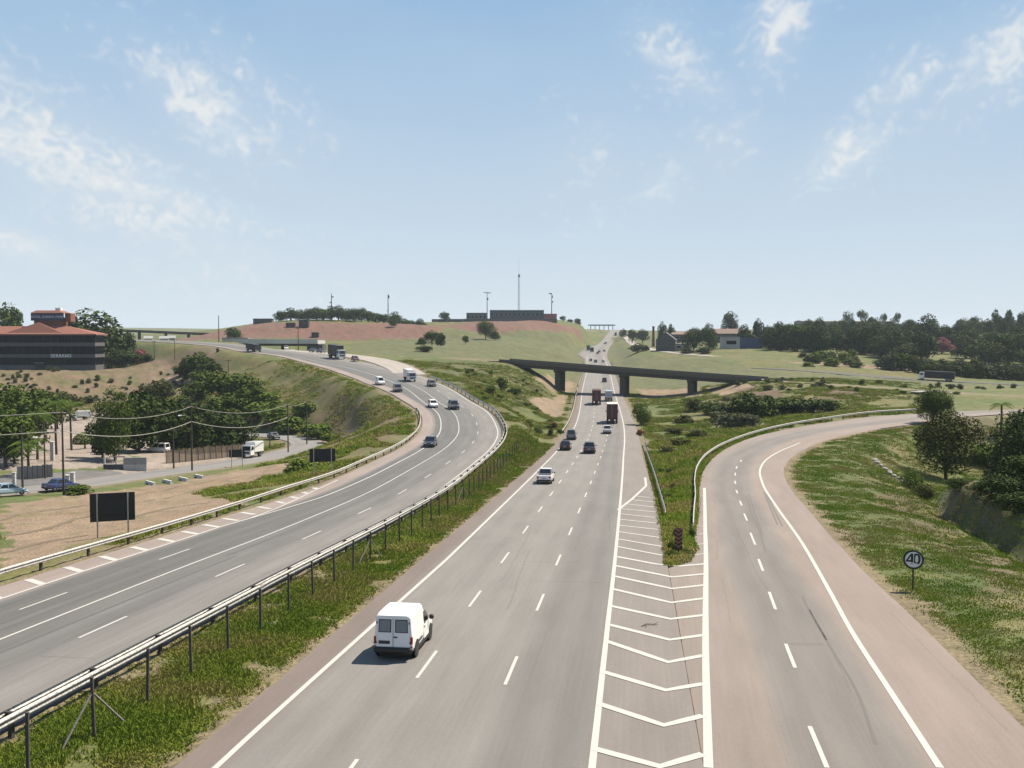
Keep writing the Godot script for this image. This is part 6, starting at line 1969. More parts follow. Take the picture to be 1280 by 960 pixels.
func build_poles():
	var a := utility_pole("tall wooden pole standing in front of the parked blue car", -55.48, 121, 10.4, true, 0, 0.5)
	var b := utility_pole("tall pole beside the street in front of the tree row", -50.99, 156, 10.6, true, -1, 0.5)
	var c := utility_pole("tall pole at the start of the street bend", -45.01, 197, 10.0, true, 0, 0.3)
	var d := utility_pole("tall pole at the foot of the grass bank", -44.38, 212, 9.6, true, 0, 0.3)
	utility_pole("lamp pole at the left edge near the white metal fence", -63.55, 127, 8.3, false, 1, 0.0)
	utility_pole("lamp pole with a small lamp before the white metal fence", -66.81, 140, 8.2, false, 1, 0.3, "utility poles along the service street", 0.12)
	utility_pole("shorter pole with white painted foot before the plank fence", -55.63, 161, 6.8, true, 0, 0.4)
	utility_pole("pole on the inside of the street bend behind the white truck", -56.81, 214, 7.0, true, 0, 0.4, "utility poles along the service street", 0.13)
	utility_pole("short thin pole left of the inner bend pole", -60.46, 222, 5.2, false, 0, 0.0, "utility poles along the service street", 0.11)
	utility_pole("thin pole beside the black car in the street bend", -51.16, 207, 6.2, false, 0, 0.0, "utility poles along the service street", 0.11)
	utility_pole("pole half way up the grass bank above the bushes", -86.46, 300, 6.6, true, 0, 0.0, "poles on the grass bank")
	utility_pole("right one of the two poles on top of the bank near the viaduct", -131.93, 385, 8.0, true, 0, 0.0, "poles on the grass bank")
	utility_pole("left one of the two poles on top of the bank near the viaduct", -143.55, 395, 7.5, true, 0, 0.0, "poles on the grass bank")
	utility_pole("tall bare pole rising above the far viaduct", -127.95, 430, 11.5, false, 0, 0.0, "poles on the grass bank", 0.22)
	utility_pole("pale pole in front of the low white flyover", -87.91, 405, 9.5, false, 0, 0.0, "poles on the grass bank", 0.2)
	var top := func(o: Node3D, h: float, off := 0.0) -> Vector3: return o.position + Vector3(off, h, 0)
	var out := at(-95, 84, 11.0)
	wire("upper cable from the left edge to the pole by the blue car", out, top.call(a, 10.2), 1.0, 0.035)
	wire("lower cable from the left edge to the pole by the blue car", out - Vector3(0, 2.2, 0), top.call(a, 7.9), 1.0, 0.045)
	wire("upper cable between the pole by the blue car and the next pole", top.call(a, 10.2), top.call(b, 10.4), 1.3, 0.035)
	wire("lower cable between the pole by the blue car and the next pole", top.call(a, 7.9), top.call(b, 8.0), 1.4, 0.05)
	wire("upper cable from the tree row pole to the bend pole", top.call(b, 10.4), top.call(c, 9.8), 1.4, 0.035)
	wire("lower cable from the tree row pole to the bend pole", top.call(b, 8.0), top.call(c, 7.2), 1.5, 0.05)
	wire("cable between the bend pole and the pole below the bank", top.call(c, 9.8), top.call(d, 9.4), 0.5, 0.035)

func build_yard():
	# plank fence along the street: every board a part
	var o := thing("plank_fence", "brown vertical plank fence on the far side of the service street", "fence", at(-59.98, 170))
	var o0 := o.position
	var p0 := Vector2(-59.98, 170)
	var p1 := Vector2(-52.88, 193)
	var n_ := 78
	var mats := [M.wood, M.wood2, M.wood3]
	var bm := MB.new(); bm.box(Vector3(0, 1.05, 0), Vector3(0.21, 2.5, 0.035))
	var brd := bm.mesh()
	var dir := (p1 - p0).normalized()
	var turn := atan2(dir.y, dir.x)
	for k in n_:
		var q := p0.lerp(p1, k / (n_ - 1.0))
		var bs := Basis(Vector3.UP, turn + rng.randf_range(-0.04, 0.04)).scaled(Vector3(1, rng.randf_range(0.94, 1.06), 1))
		part("plank", brd, mats[rng.randi() % 3], o, Transform3D(bs, at(q.x, q.y) - o0))
	for k in 14:
		var q := p0.lerp(p1, k / 13.0)
		block("fence_post", at(q.x, q.y, 1.1) - o0 + Vector3(0, 0, 0.1), Vector3(0.14, 2.8, 0.14), M.wood3, o)
	# gate walls
	o = thing("gate_wall", "grey and white painted gate wall at the yard entrance", "wall", at(-60.05, 156), 0.12)
	for s in [-0.9, 0.9]:
		block("lower_panel", Vector3(s, 0.3, 0), Vector3(1.76, 1.4, 0.25), M.white_wall, o)
		block("upper_panel", Vector3(s, 1.55, 0), Vector3(1.76, 1.1, 0.22), M.pale_wall, o)
	o = thing("low_wall", "low dark grey wall with a window opening left of the gate wall", "wall", at(-63.41, 156), 0.05)
	block("wall", Vector3(0, 0.25, 0), Vector3(3.3, 1.1, 0.3), M.grey_wall, o)
	block("post", Vector3(-1.5, 1.2, 0), Vector3(0.22, 2.6, 0.22), M.white_wall, o)
	block("post", Vector3(0.35, 1.0, 0), Vector3(0.18, 2.0, 0.18), M.white_wall, o)
	block("beam", Vector3(0.5, 2.0, 0), Vector3(2.4, 0.14, 0.3), M.grey_wall, o)
	# white sheet-metal fence
	o = thing("sheet_metal_fence", "white sheet metal fence panels at the left edge of the yard", "fence", at(-69.79, 138))
	o0 = o.position
	for k in 7:
		var q := Vector2(-69.79, 138).lerp(Vector2(-66.73, 142), (k + 0.5) / 7.0)
		block("panel", at(q.x, q.y, 0.85) - o0, Vector3(0.72, 1.9 + 0.12 * (k % 2), 0.06), M.pale_wall, o)
		block("post", at(q.x + 0.37, q.y, 0.9) - o0, Vector3(0.07, 2.1, 0.1), M.dark_steel, o)
	var k2 := 0
	for q in [[-59.74, 133, 1.6, 0.55, "white painted gatepost right of the near utility pole"], [-60.84, 134, 1.2, 0.6, "short white block beside the painted gatepost"], [-77.4, 165, 3.2, 0.6, "white rounded column in the yard behind the metal fence"], [-66.16, 130, 1.8, 0.4, "pale gatepost at the left edge of the yard"]]:
		o = thing("gatepost", q[4], "post", at(q[0], q[1]))
		var b := MB.new(); b.cbox(Vector3(0, q[2] * 0.5 - 0.2, 0), Vector3(q[3], q[2] + 0.4, q[3]), 0.04); part("shaft", b.mesh(), M.white_wall, o)
		b = MB.new(); b.cbox(Vector3(0, q[2] + 0.03, 0), Vector3(q[3] + 0.1, 0.1, q[3] + 0.1), 0.03); part("cap", b.mesh(), M.white_wall, o)
	o = thing("booth", "narrow red and grey booth under the yard trees", "booth", at(-73.95, 178), 0.2)
	block("body", Vector3(0, 1.2, 0), Vector3(1.6, 2.6, 1.4), M.red_wall, o)
	block("door", Vector3(-0.35, 1.1, 0.71), Vector3(0.6, 2.0, 0.06), M.shed, o)
	block("roof", Vector3(0, 2.56, 0), Vector3(1.9, 0.12, 1.7), M.shed, o)
	# concrete barrier pieces lying on the kerb
	for k in 4:
		var q := Vector2(-49.62, 134.2).lerp(Vector2(-45.74, 143.04), k / 3.0)
		o = thing("concrete_barrier", ["first broken white barrier piece on the near kerb of the street", "second broken white barrier piece on the near kerb", "third broken white barrier piece on the near kerb", "last white barrier piece, nearest the tall pole"][k], "barrier", at(q.x, q.y), -0.75, "white barrier pieces on the kerb")
		var b := MB.new(); b.hexa([Vector3(-1.2, -0.2, 0.28), Vector3(1.2, -0.2, 0.28), Vector3(1.2, -0.2, -0.28), Vector3(-1.2, -0.2, -0.28), Vector3(-1.15, 0.5, 0.14), Vector3(1.15, 0.46, 0.14), Vector3(1.15, 0.46, -0.14), Vector3(-1.15, 0.5, -0.14)])
		part("block", b.mesh(), M.white_wall, o)
		b = MB.new(); b.box(Vector3(-0.5, 0.05, 0.27), Vector3(0.35, 0.25, 0.12)); part("drain_notch", b.mesh(), M.dark_steel, o)

func build_structures():
	office_building()
	overpass()
	flyover("viaduct", "far thin grey viaduct on tall piers beyond the left bank", Vector3(-254.96, EYE + 3.3, -640), Vector3(-186.73, EYE + 0.2, -660), 0.75, 9.0, [0.17, 0.4, 0.6, 0.8], M.concrete, M.concrete_dark, 0.4)
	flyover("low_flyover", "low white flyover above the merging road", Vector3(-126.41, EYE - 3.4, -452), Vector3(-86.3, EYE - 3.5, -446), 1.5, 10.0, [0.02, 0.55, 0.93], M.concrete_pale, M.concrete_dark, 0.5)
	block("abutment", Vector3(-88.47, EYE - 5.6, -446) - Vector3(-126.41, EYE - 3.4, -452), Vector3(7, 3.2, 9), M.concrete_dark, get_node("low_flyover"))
	# hill top
	plain_building("glass_hall", "long dark blue glazed hall on top of the hill", 4.59, 940, 51, 18, 8.4, M.teal_wall, M.grey_roof, 0.0, 0.0, 12, "", 3.0)
	plain_building("red_hall", "pale red building at the right end of the blue hall", 36.11, 945, 13, 14, 7.0, M.red_wall, M.red_wall, 0.0, 0.0, 0, "", 3.0)
	plain_building("grey_shed", "long low grey shed left of the blue hall", -33.27, 930, 19, 10, 7.5, M.shed, M.grey_roof, 0.0, 0.0, 5, "", 3.0)
	var w := thing("retaining_wall", "long dark retaining wall below the hill top buildings", "wall", at(-70.57, 868, 0.0))
	for k in 8: block("wall_panel", Vector3(6.8 + k * 13.8, ground(-70.57 + 6.8 + k * 13.8, 866) - w.position.y + 1.0, 0), Vector3(13.7, 3.6, 0.6), M.grey_wall if k % 3 else M.shed, w)
	for q in [[-143.61, 640, 5.5, 2.6, "left dark opening block set in the red bank"], [-135.02, 640, 6.0, 4.4, "taller dark opening block set in the red bank"], [-122.15, 612, 4.0, 2.8, "low dark container at the foot of the red bank"]]:
		var c := thing("container", q[4], "container", at(q[0], q[1]))
		block("body", Vector3(0, q[3] * 0.4, 0), Vector3(q[2], q[3] * 1.3, 4.0), M.black_panel, c)
		block("door", Vector3(0, q[3] * 0.4, 2.02), Vector3(q[2] * 0.45, q[3] * 0.9, 0.05), M.dark_steel, c)
	plain_building("long_hut", "low dark hut on the left end of the hill top", -173.9, 690, 13, 6, 3.0, M.shed, M.shed, 0.0, 0.0, 3)
	mast("left mast on the hill, with small antennas", -128.05, 700, 19.0, [[1.4, 16.5, 0.8], [-1.2, 12.5, 0.7], [1.0, 9.5, 0.6]], 0.42)
	mast("second mast on the hill, slim with a thick head", -88.55, 705, 21.5, [[0.8, 19.5, 2.2], [-0.9, 9.5, 0.4]], 0.4)
	mast("third mast, a lamp tower left of the blue hall", -23.57, 935, 27.0, [[3.0, 26.3, 0.8], [-3.2, 26.6, 0.6], [1.0, 20.5, 2.0]], 0.45)
	mast("tall thin lattice mast behind the blue hall", 6.67, 965, 60.0, [[0.6, 42.0, 2.5]], 1.1, true)
	mast("right mast, a dark tower above the red building", 38.23, 950, 27.5, [[-2.6, 27.0, 1.0], [0.8, 24.0, 2.6], [1.2, 19.0, 1.4]], 0.5)
	var tp := thing("toll_canopy", "long pale canopy across the crest of the main road", "canopy", Vector3(121.11, EYE + 8.4, -1330))
	block("roof", Vector3(0, 6.2, 0), Vector3(36, 1.6, 12), M.white_wall, tp)
	block("fascia", Vector3(0, 6.2, 6.1), Vector3(30, 1.0, 0.2), M.green_box, tp)
	for k in 6: block("column", Vector3(-15 + k * 6, 2.4, 0), Vector3(0.8, 6.4, 1.2), M.concrete, tp)
	# right of the main road
	plain_building("barn", "dark grey gabled barn beside the branch road", 90.22, 575, 17, 11, 6.5, M.shed, M.shed, 4.5, 1.35, 2)
	plain_building("outhouse", "low pale outhouse joined to the right of the dark barn", 98.59, 572, 9, 6, 3.4, M.pale_wall, M.grey_roof, 0.0, 0.0, 2)
	plain_building("long_warehouse", "long dusty-roofed warehouse behind the barn trees", 132.98, 705, 40, 20, 4.6, M.shed, M.rust_roof, 2.4, 0.0, 6)
	plain_building("brown_roofed_house", "grey house with a brown roof behind the blue building", 139.97, 640, 17, 12, 5.5, M.grey_wall, M.rust_roof, 3.2, 0.0, 3)
	plain_building("blue_building", "blue walled building on the edge of the wood", 132.94, 560, 17, 8, 5.6, M.blue_wall, M.blue_wall, 0.0, 0.0, 0)
	plain_building("pale_annexe", "pale blue-white annexe at the left end of the blue building", 122.95, 556, 9.5, 8, 6.6, M.white_wall, M.grey_roof, 0.0, 0.0, 1)
	plain_building("grey_hall", "very long low grey-roofed hall on the horizon above the wood", 303.14, 905, 80, 30, 8.0, M.pale_wall, M.grey_roof, 1.2, 0.0, 0)
	var ch := thing("brick_chimney", "lone dark brick chimney above the barn", "chimney", at(101.16, 705))
	var b := MB.new(); b.tube([Vector3(0, -1, 0), Vector3(0, 14.2, 0)], [1.1, 0.78], 12); part("shaft", b.mesh(), M.brick, ch)
	b = MB.new(); b.lathe(Vector3(0, 13.6, 0), [[0.8, 0.0], [1.0, 0.2], [1.0, 0.6], [0.8, 0.8], [0.5, 0.8]], 12); part("rim", b.mesh(), M.brick, ch)
	for q in [[-206.7, 560, 4.0, 3.4], [-208.18, 590, 5.0, 3.0], [-207.32, 600, 4.0, 2.6]]:
		plain_building("white_house", "white house below the far viaduct", q[0], q[1], q[2], 8, q[3], M.white_wall, M.grey_roof, 1.5, 0.3, 3, "white houses below the viaduct")
	plain_building("white_wall_shed", "long low white shed behind the far left end of the left road", -131.45, 470, 12, 6, 2.6, M.white_wall, M.grey_roof, 0.0, 0.0, 0)
	plain_building("white_villa", "white villa half hidden by trees behind the office block", -213.54, 425, 9, 8, 12.5, M.white_wall, M.white_wall, 1.5, 0.2, 3)
	# drain cover and litter of the field
	var r := thing("drain_roof", "flat grey-blue sheet roof lying in the green band", "roof", at(108.65, 258), 0.45)
	block("sheet", Vector3(0, 0.5, 0), Vector3(9.5, 0.14, 3.0), M.grey_roof, r)
	for s in [-4.0, 0.0, 4.0]: block("stud", Vector3(s, 0.1, 0), Vector3(0.2, 0.8, 2.4), M.dark_steel, r)
	for k in 9:
		var f := k / 8.0
		var q := Vector2(47.39, 128.61).lerp(Vector2(46.21, 115.76), f)
		var st := thing("field_stone", "pale stone in the row along the ditch inside the ramp loop", "stone", at(q.x + rng.randf_range(-0.3, 0.3), q.y, 0.05), rng.randf() * 3.0, "pale stones along the ditch")
		var sb := MB.new()
		sb.lathe(Vector3.ZERO, [[0.001, -0.2], [0.28, -0.12], [0.36, 0.06], [0.24, 0.24], [0.001, 0.3]], 7)
		part("stone_body", sb.mesh(), M.stone, st)
		st.scale = Vector3(rng.randf_range(0.8, 1.7), rng.randf_range(0.7, 1.3), rng.randf_range(0.8, 1.4))

func build_plants():
	# left: around the office block
	tree("broad", "dark", -170.41, 400, 25.0, 30, "great dark domed tree right of the office block")
	tree("tree", "dark", -183.33, 410, 21, 17, "dark tree pressed between the office tower and the great tree")
	tree("tree", "dark", -161.95, 415, 12, 9, "dark tree right of the great tree near the viaduct")
	tree("tree", "mid", -224.65, 440, 24, 13, "tall tree rising above the roof at the left edge")
	for q in [[-158.79, 386, 6.5, 9.0], [-154.09, 386, 7.0, 9.0], [-150.15, 388, 5.5, 8.0], [-160.25, 382, 4.0, 7.0], [-145.96, 392, 3.5, 6.0]]:
		tree("bush", "dark", q[0], q[1], q[2], q[3], "round dark shrub in the row below the great tree", "shrubs below the great tree")
	tree("bush", "pink", -151.43, 398, 6.0, 9, "pinkish flowering shrub at the foot of the bank", "", "flowering_shrub")
	# left bank
	for q in [[-104.63, 330, 8.5, 12.0], [-111.18, 336, 6.0, 9.0], [-98.43, 322, 5.0, 8.0], [-115.56, 345, 4.0, 6.0]]:
		tree("bush", "dark", q[0], q[1], q[2], q[3], "dark shrub clump high on the left grass bank", "shrubs high on the left bank")
	for q in [[-89.21, 285, 8.0, 10.0], [-80.12, 270, 9.0, 12.0], [-73.53, 266, 8.5, 12.0], [-73.39, 255, 7.0, 10.0], [-69.87, 262, 6.0, 9.0], [-88.76, 275, 7.0, 9.0], [-75.2, 250, 7.0, 10.0]]:
		tree("tree", "mid", q[0], q[1], q[2], q[3], "leafy green tree in the thicket on the left bank", "thicket on the left bank")
	for q in [[-58.8, 246, 3.8, 8.0], [-53.02, 238, 3.6, 8.0], [-64.89, 251, 4.5, 8.0], [-47.31, 230, 3.2, 6.0], [-43.71, 224, 3.6, 7.0], [-64.4, 258, 4.0, 8.0], [-51.97, 244, 3.0, 7.0], [-39.85, 215, 2.4, 5.0]]:
		tree("bush", "bright", q[0], q[1], q[2], q[3], "bright green shrub above the street bend", "bright shrubs above the street bend")
	tree("bush", "bright", -26.92, 124, 1.9, 3.6, "bright tuft of tall grass beside the smaller black sign")
	tree("bush", "mid", -54.13, 121.5, 1.4, 3.6, "low green shrub on the kerb right of the blue car")
	# yard trees
	tree("near", "mid", -68.16, 168, 13.0, 7.5, "tall tree with a dark trunk behind the low grey wall")
	tree("tree", "dark", -72.02, 172, 7.0, 5.0, "smaller dark tree left of the tall yard tree")
	for q in [[-70.77, 186, 12.0, 9.0], [-70.13, 190, 11.0, 9.0], [-67.9, 192, 10.5, 9.0], [-66, 198, 11.0, 10.0], [-64.35, 204, 10.0, 10.0], [-61.89, 208, 9.0, 9.0], [-60.15, 212, 8.0, 8.0], [-71.18, 206, 10.0, 9.0], [-68.22, 222, 9.0, 9.0], [-69.72, 216, 10.0, 9.0]]:
		tree("tree", "dark", q[0], q[1], q[2], q[3], "dark leafy tree in the row behind the plank fence", "tree row behind the plank fence")
	tree("dome", "mid", -82.8, 190, 3.3, 4.0, "clipped dome-shaped tree in the middle of the paved yard", "", "topiary_tree")
	palm("palm tree rising behind the near utility pole", -81.85, 176, 11.5, 3.2)
	palm("palm tree right of the near utility pole", -83.17, 185, 10.5, 3.0)
	palm("palm tree over the white metal fence", -79.95, 165, 9.5, 3.2)
	palm("drooping palm at the left edge of the yard", -70.08, 142, 6.0, 3.0)
	for q in [[-78.47, 152, 9.0, 8.0], [-86, 172, 10.5, 9.0], [-105.67, 205, 12.0, 10.0], [-106.98, 215, 12.0, 10.0], [-107.56, 225, 10.0, 9.0], [-80.16, 158, 7.5, 7.0], [-111.22, 240, 8.0, 8.0], [-94.83, 180, 11.0, 9.0]]:
		tree("tree", "mid", q[0], q[1], q[2], q[3], "leafy tree in the dense group at the left edge of the yard", "trees at the left edge of the yard")
	for q in [[-144.39, 300, 5.5, 8.0], [-142.39, 303, 5.0, 7.0], [-138.44, 303, 4.8, 7.0], [-135.59, 306, 3.0, 6.0], [-151.22, 300, 6.0, 9.0], [-110.98, 300, 5.0, 8.0], [-105.87, 298, 6.0, 8.0], [-126.68, 318, 2.5, 5.0], [-134.44, 312, 2.2, 5.0]]:
		tree("bush", "olive", q[0], q[1], q[2], q[3], "dark shrub at the foot of the brown bank", "shrubs at the foot of the brown bank")
	for k in 130:
		var x := rng.randf_range(-205, -105)
		var z := rng.randf_range(305, 362)
		tree("bush", ["olive", "grey", "mid"][rng.randi() % 3], x, z, rng.randf_range(0.8, 1.9), rng.randf_range(1.0, 2.2), "small scrubby bush on the brown bank below the office block", "scrub on the brown bank")
	# hill top
	var k := 0
	for u in [[-158.28, 676], [-152.59, 680], [-148.66, 690], [-140.01, 678], [-135.69, 684], [-129.7, 676], [-126.78, 690], [-119.06, 678], [-114.56, 684], [-108.27, 676], [-105.46, 690], [-99.54, 684], [-95.92, 694], [-89.76, 690], [-81.22, 740], [-76.32, 745], [-68.72, 735], [-64.46, 748], [-85.46, 720]]:
		k += 1
		tree("broad", "dark" if k % 3 else "mid", u[0], u[1], rng.randf_range(6.0, 11.0), rng.randf_range(9.0, 13.0), "dark tree in the row along the top of the red bank", "trees on top of the red bank")
	tree("tree", "mid", -158.44, 560, 9.5, 9, "lone spreading tree at the left end of the hill")
	tree("near", "mid", -16.69, 622, 12.0, 13, "large round tree standing alone on the mown field")
	tree("bush", "mid", -10.59, 620, 6.0, 7, "low tree joined to the right of the large field tree")
	tree("tree", "mid", -39.51, 486, 7.5, 6.5, "left one of the pair of small trees on the mown field")
	tree("tree", "dark", -34.59, 478, 6.5, 6.0, "right one of the pair of small trees on the mown field")
	tree("bush", "mid", -45.93, 500, 4.0, 6, "round shrub left of the pair of field trees")
	tree("bush", "dark", -35.45, 400, 3.0, 7, "flat dark shrub at the near edge of the mown field")
	tree("tree", "mid", -26.41, 560, 5.0, 4, "small slender tree left of the large field tree")
	tree("bush", "mid", -78.81, 655, 8.0, 6, "shrub growing on the slope of the red bank")
	tree("tree", "mid", -58.05, 850, 9.0, 9, "small tree on the horizon right of the row on the bank")
	for u in [[51.22, 1000, 6.0], [58.83, 1005, 5.0], [67.33, 1010, 9.0]]:
		tree("tree", "mid", u[0], u[1], u[2], 7.0, "small tree on the ridge right of the red building", "trees on the ridge")
	# right of the main road, far
	tree("tree", "dark", 114.14, 1010, 9.0, 8, "dark round tree at the crest right of the main road")
	tree("tree", "mid", 101.22, 830, 12.0, 9, "tree on the knoll left of the chimney")
	tree("tree", "mid", 109.33, 825, 12.0, 11, "wider tree on the knoll beside the chimney")
	tree("tree", "dark", 106.42, 700, 16.0, 7, "left crown of the two tall trees above the barn")
	tree("tree", "dark", 113, 702, 14.0, 6, "right crown of the two tall trees above the barn")
	tree("bush", "dark", 74.67, 585, 5.5, 10, "big dark round shrub beside the branch road")
	tree("bush", "dark", 79.16, 583, 3.5, 5, "small dark shrub touching the big round one")
	tree("broad", "mid", 100.58, 545, 13.0, 11, "left of the two full trees before the warehouse")
	tree("broad", "mid", 108, 540, 15.0, 11, "right of the two full trees before the warehouse")
	tree("bush", "dark", 92.52, 522, 3.5, 9, "dark shrub below the full trees")
	tree("bush", "dark", 101.46, 520, 3.5, 10, "long dark shrub below the right full tree")
	tree("broad", "dark", 172.49, 780, 19.0, 15, "round dark tree standing up above the brown roof")
	tree("broad", "dark", 139.11, 590, 13.0, 10, "dark tree between the brown roof and the blue building")
	tree("tree", "dark", 159.74, 640, 15.0, 8, "tall dark tree right of the blue building")
	tree("tall", "mid", 299.77, 880, 17.0, 9, "first of four tall open trees on the horizon", "", "eucalyptus_tree")
	tree("tall", "mid", 313.71, 885, 18.0, 11, "second of four tall open trees on the horizon", "", "eucalyptus_tree")
	tree("tall", "mid", 328.9, 870, 15.0, 8, "third of four tall open trees on the horizon", "", "eucalyptus_tree")
	tree("tall", "mid", 338.26, 865, 16.0, 7, "last of four tall open trees on the horizon", "", "eucalyptus_tree")
	for u in [[343.17, 700, 20.0], [347.24, 690, 20.0], [364.54, 705, 19.0]]:
		tree("tall", "mid", u[0], u[1], u[2], 9.0, "tall open tree at the right end of the wood", "tall trees at the right end of the wood", "eucalyptus_tree")
	tree("broad", "dark", 270.57, 640, 19.0, 20, "broad high crown standing out of the wood")
	tree("broad", "pink", 237.94, 545, 9.0, 13, "pink flowering tree in the middle of the wood", "", "flowering_tree")
	# the wood
	for n_ in 200:
		var z := 455.0 + 340.0 * pow(rng.randf(), 1.3)
		var u := rng.randf_range(958, 1320)
		if z > 640.0 and u < 1000.0: continue
		var x := (u - 640.0) / 1230.0 * z
		if z < 500.0 and u < 1080.0: z += 50.0
		x = (u - 640.0) / 1230.0 * z
		if absf(u - 1177.0) < 16.0 and z < 545.0: continue
		var tn := rng.randi() % 4
		var sh := rng.randi() % 2
		tree(["tree", "broad"][sh], ["dark", "dark", "mid", "olive"][tn], x, z, rng.randf_range(8.0, 15.0), rng.randf_range(8.0, 14.0), ["dark green", "dark green", "mid green", "olive"][tn] + [" round-crowned", " broad spreading"][sh] + " tree " + ("at the near edge" if z < 520.0 else "in the middle" if z < 640.0 else "on the skyline") + " of the right-hand wood", "trees of the wood on the right hillside")
	for n_ in 34:
		var f := n_ / 33.0
		var u := lerpf(1108, 1300, f)
		var z := lerpf(392, 360, f) + rng.randf_range(2, 14)
		tree("bush", ["olive", "grey", "mid"][rng.randi() % 3], (u - 640.0) / 1230.0 * z, z, rng.randf_range(4.5, 7.5), rng.randf_range(5.0, 8.0), "tall shrub in the hedge along the field road", "hedge along the field road")
	for n_ in 26:
		var u := rng.randf_range(1000, 1120)
		var z := rng.randf_range(400, 470)
		tree("bush", ["mid", "olive", "bright"][rng.randi() % 3], (u - 640.0) / 1230.0 * z, z, rng.randf_range(2.0, 5.0), rng.randf_range(4.0, 8.0), "shrub on the edge of the wood", "shrubs on the edge of the wood")
	# valley
	for q in [[48.69, 226, 4.0, 6.0], [51.67, 223, 5.0, 7.0], [55.3, 223, 5.0, 7.0], [57.86, 221, 4.5, 7.0], [61.82, 223, 4.0, 7.0], [64.98, 222, 4.0, 7.0], [68.22, 222, 3.5, 6.0], [72.12, 224, 3.0, 6.0], [56.36, 235, 5.0, 7.0], [60.05, 233, 4.5, 7.0], [48.37, 238, 3.5, 6.0]]:
		tree("bush", "dark" if rng.randf() < 0.5 else "mid", q[0], q[1], q[2], q[3], "dense green shrub in the valley thicket behind the ramp", "valley thicket behind the ramp")
	for q in [[44.83, 202, 3.0, 5.0], [46.36, 198, 2.8, 4.5], [47.8, 196, 2.4, 3.5], [44.81, 212, 3.0, 5.0]]:
		tree("bush", "grey", q[0], q[1], q[2], q[3], "grey-green shrub at the near edge of the valley thicket", "grey shrubs of the valley thicket")
	for q in [[45.6, 246, 3.5, 5.0], [38.63, 220, 2.0, 5.0], [31.36, 190, 1.8, 4.0], [28.17, 165, 1.6, 3.6], [23.9, 150, 1.3, 3.0], [33.66, 180, 1.6, 4.0]]:
		tree("bush", "olive", q[0], q[1], q[2], q[3], "low shrub on the grassy island right of the main road", "low shrubs on the island")
	tree("nearbush", "bright", 28.62, 216, 5.6, 4.4, "bright round tree at the right edge of the main road", "", "round_tree")
	tree("bush", "rust", 24.79, 190, 1.4, 1.6, "small orange flowering shrub below the bright round tree")
	tree("bush", "mid", -2.77, 262, 3.6, 3.2, "shrub on the rough slope left of the overpass")
	tree("bush", "mid", -5.46, 240, 2.4, 3.0, "low shrub on the rough slope above the bend")
	tree("bush", "mid", 0.85, 262, 2.2, 4.0, "low wide shrub below the left end of the overpass")
	tree("bush", "rust", 9.09, 207, 1.6, 1.5, "small rust-brown shrub beside the main road barrier")
	tree("bush", "mid", 7.26, 186, 1.9, 1.2, "small upright shrub at the end of the main road barrier")
	tree("bush", "mid", 9.56, 196, 1.0, 2.0, "bright weeds beside the main road barrier")
	for n_ in 60:
		var z := rng.randf_range(190, 300)
		var u := rng.randf_range(560, 690)
		var x := (u - 640.0) / 1230.0 * z
		if off_road(x, z) < 3.0 or in_region("earth", x, z): continue
		tree("bush", ["olive", "mid"][rng.randi() % 2], x, z, rng.randf_range(0.5, 1.2), rng.randf_range(0.9, 2.2), "small weed clump on the rough slope left of the overpass", "weed clumps on the rough slope")
	for n_ in 55:
		var z := rng.randf_range(255, 300)
		var u := rng.randf_range(900, 1270)
		var x := (u - 640.0) / 1230.0 * z
		if off_road(x, z) < 3.0: continue
		tree("bush", ["olive", "mid", "grey"][rng.randi() % 3], x, z, rng.randf_range(0.8, 1.7), rng.randf_range(1.0, 2.3), "scrubby bush on the slope beyond the ramp", "scrub beyond the ramp")
	# inside the ramp loop
	tree("near", "mid", 70.24, 163, 6.6, 6.4, "full round tree at the far edge of the ramp loop")
	tree("near", "olive", 57.37, 129, 9.2, 8.6, "large spreading tree in the dell inside the ramp loop")
	palm("small palm in front of the ramp at the right edge", 78.74, 158, 6.5, 2.0)
	tree("near", "dark", 67.23, 128, 10.0, 9.0, "big dark tree cut by the right edge of the view")
	tree("nearbush", "dark", 67.26, 133, 4.0, 6.0, "dark shrub under the big tree at the right edge")
	for q in [[67.06, 141, 2.8, 5.0], [68.14, 139, 3.2, 5.0], [66.27, 143, 2.2, 4.0]]:
		tree("nearbush", "bright", q[0], q[1], q[2], q[3], "bright green shrub behind the dell tree", "bright shrubs behind the dell tree")
	for q in [[41.04, 82.63, 2.6, 4.0], [43.36, 83.75, 3.6, 5.0], [40.41, 77.47, 1.8, 3.2], [42.21, 87.62, 1.1, 2.4], [42.11, 92.49, 1.3, 2.6]]:
		tree("nearbush", "dark", q[0], q[1], q[2], q[3], "dark shrub on the spoil bank beside the ditch", "dark shrubs on the spoil bank")
	tree("nearbush", "bright", 46.39, 113, 2.6, 2.5, "bright yellow-green shrub left of the dell tree")
	tree("nearbush", "olive", 44.39, 105, 1.7, 2.8, "low olive shrub in front of the dell tree")
	for q in [[55.93, 108, 4.5, 5.5], [50.57, 100, 2.0, 3.5], [47.5, 92, 2.2, 3.5], [50.73, 104, 1.4, 3.0], [45.81, 98, 1.2, 2.6], [46.58, 93, 1.2, 2.5]]:
		tree("nearbush", "mid", q[0], q[1], q[2], q[3], "shrub along the ditch at the right edge", "shrubs along the ditch")
	for n_ in 14:
		var z := rng.randf_range(62, 66) if n_ < 6 else rng.randf_range(70, 150)
		var x := (lerpf(838, 862, rng.randf()) - 640.0) / 1230.0 * z if n_ < 6 else main_x(z) + 6.7 + rng.randf_range(0.6, 2.5)
		tree("nearbush", "mid", x, z, rng.randf_range(0.5, 0.95), rng.randf_range(0.5, 1.0), "tuft of weeds at the paved edge of the grassy island", "weed tufts on the island edge")

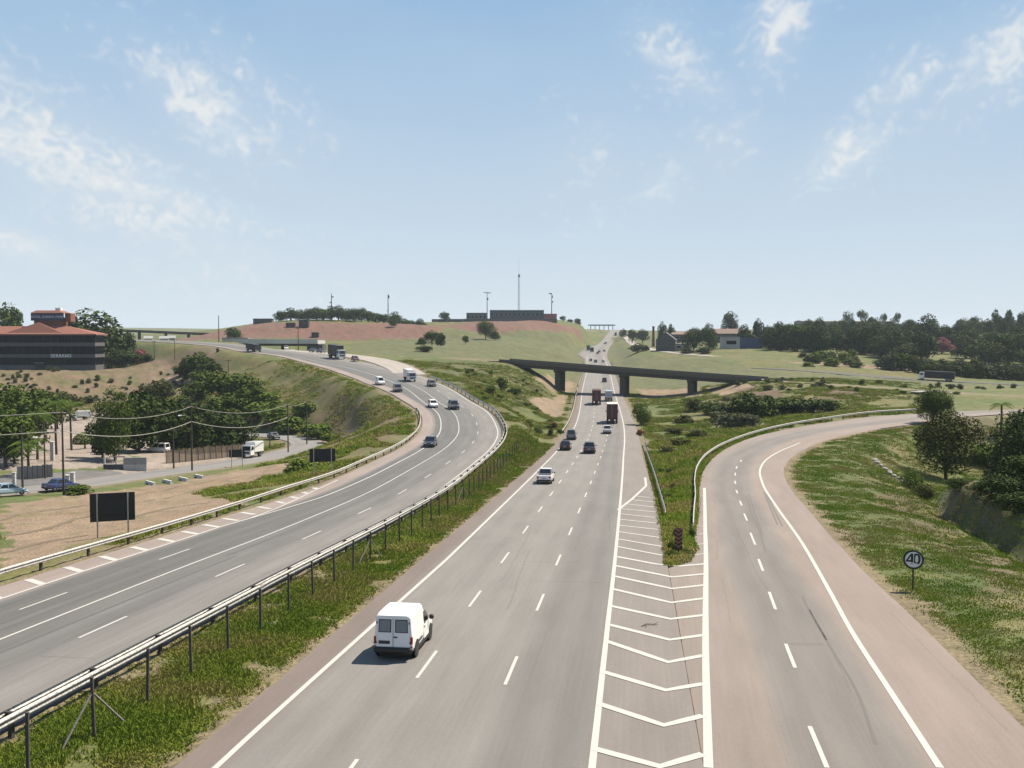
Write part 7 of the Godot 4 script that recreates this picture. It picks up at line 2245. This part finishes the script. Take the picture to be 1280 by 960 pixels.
func build_litter():
	var o: Node3D
	var p := Vector2(6.29, 44.4)
	o = thing("dead_branch", "dry crooked branch lying on the hatched gore", "branch", Vector3(p.x, EYE + prof(MAIN_Y, p.y) + 0.03, -p.y), 0.3)
	var b := MB.new(); b.tube([Vector3(-0.45, 0, 0.1), Vector3(-0.15, 0.03, -0.06), Vector3(0.2, 0.02, 0.05), Vector3(0.5, 0.05, -0.1)], [0.02, 0.025, 0.02, 0.008], 6); part("stem", b.mesh(), M.bark, o)
	b = MB.new(); b.tube([Vector3(-0.15, 0.03, -0.06), Vector3(-0.3, 0.04, 0.3), Vector3(-0.36, 0.03, 0.42)], [0.014, 0.01, 0.005], 5); part("twig", b.mesh(), M.bark, o)
	b = MB.new(); b.tube([Vector3(0.2, 0.03, 0.05), Vector3(0.32, 0.05, 0.28)], [0.012, 0.005], 5); part("twig", b.mesh(), M.bark, o)
	# ruts in the bare earth
	M.rut = grained(lin(0.17, 0.128, 0.078), grain(71, 0.08, 0.5, 1.2, 256), 0.5)
	var gnd: MeshInstance3D = get_node("ground")
	for q in [[[-39.84, 75.9], [-38.55, 78.36], [-37.62, 81.96], [-37.75, 87.26]], [[-46.62, 88.9], [-45.57, 101.17], [-44.37, 120.49], [-42.39, 140.07]], [[-34.71, 66.07], [-34.12, 71.7], [-32.06, 73.77]], [[-33.1, 85.05], [-30.68, 91.39], [-28.29, 91.4]], [[-39.1, 103.82], [-37.85, 118.61], [-36.48, 139.42]]]:
		var c := path(q, 1.0)
		var l := []
		var r := []
		for i in c.size():
			var tg: Vector2 = (c[mini(i + 1, c.size() - 1)] - c[maxi(i - 1, 0)]).normalized()
			var nr := Vector2(tg.y, -tg.x) * (0.16 + 0.16 * absf(sin(i * 1.7)) + 0.1 * absf(sin(i * 0.37)))
			l.append(at(c[i].x - nr.x, c[i].y - nr.y, 0.02)); r.append(at(c[i].x + nr.x, c[i].y + nr.y, 0.02))
		var rb := MB.new(); rb.ribbon(l, r); part("wheel_rut", rb.mesh(), M.rut, gnd)

func build_objects():
	make_materials()
	build_structures()
	build_barriers()
	build_signs()
	build_poles()
	build_yard()
	build_traffic()
	build_plants()
	build_grass()
	build_litter()
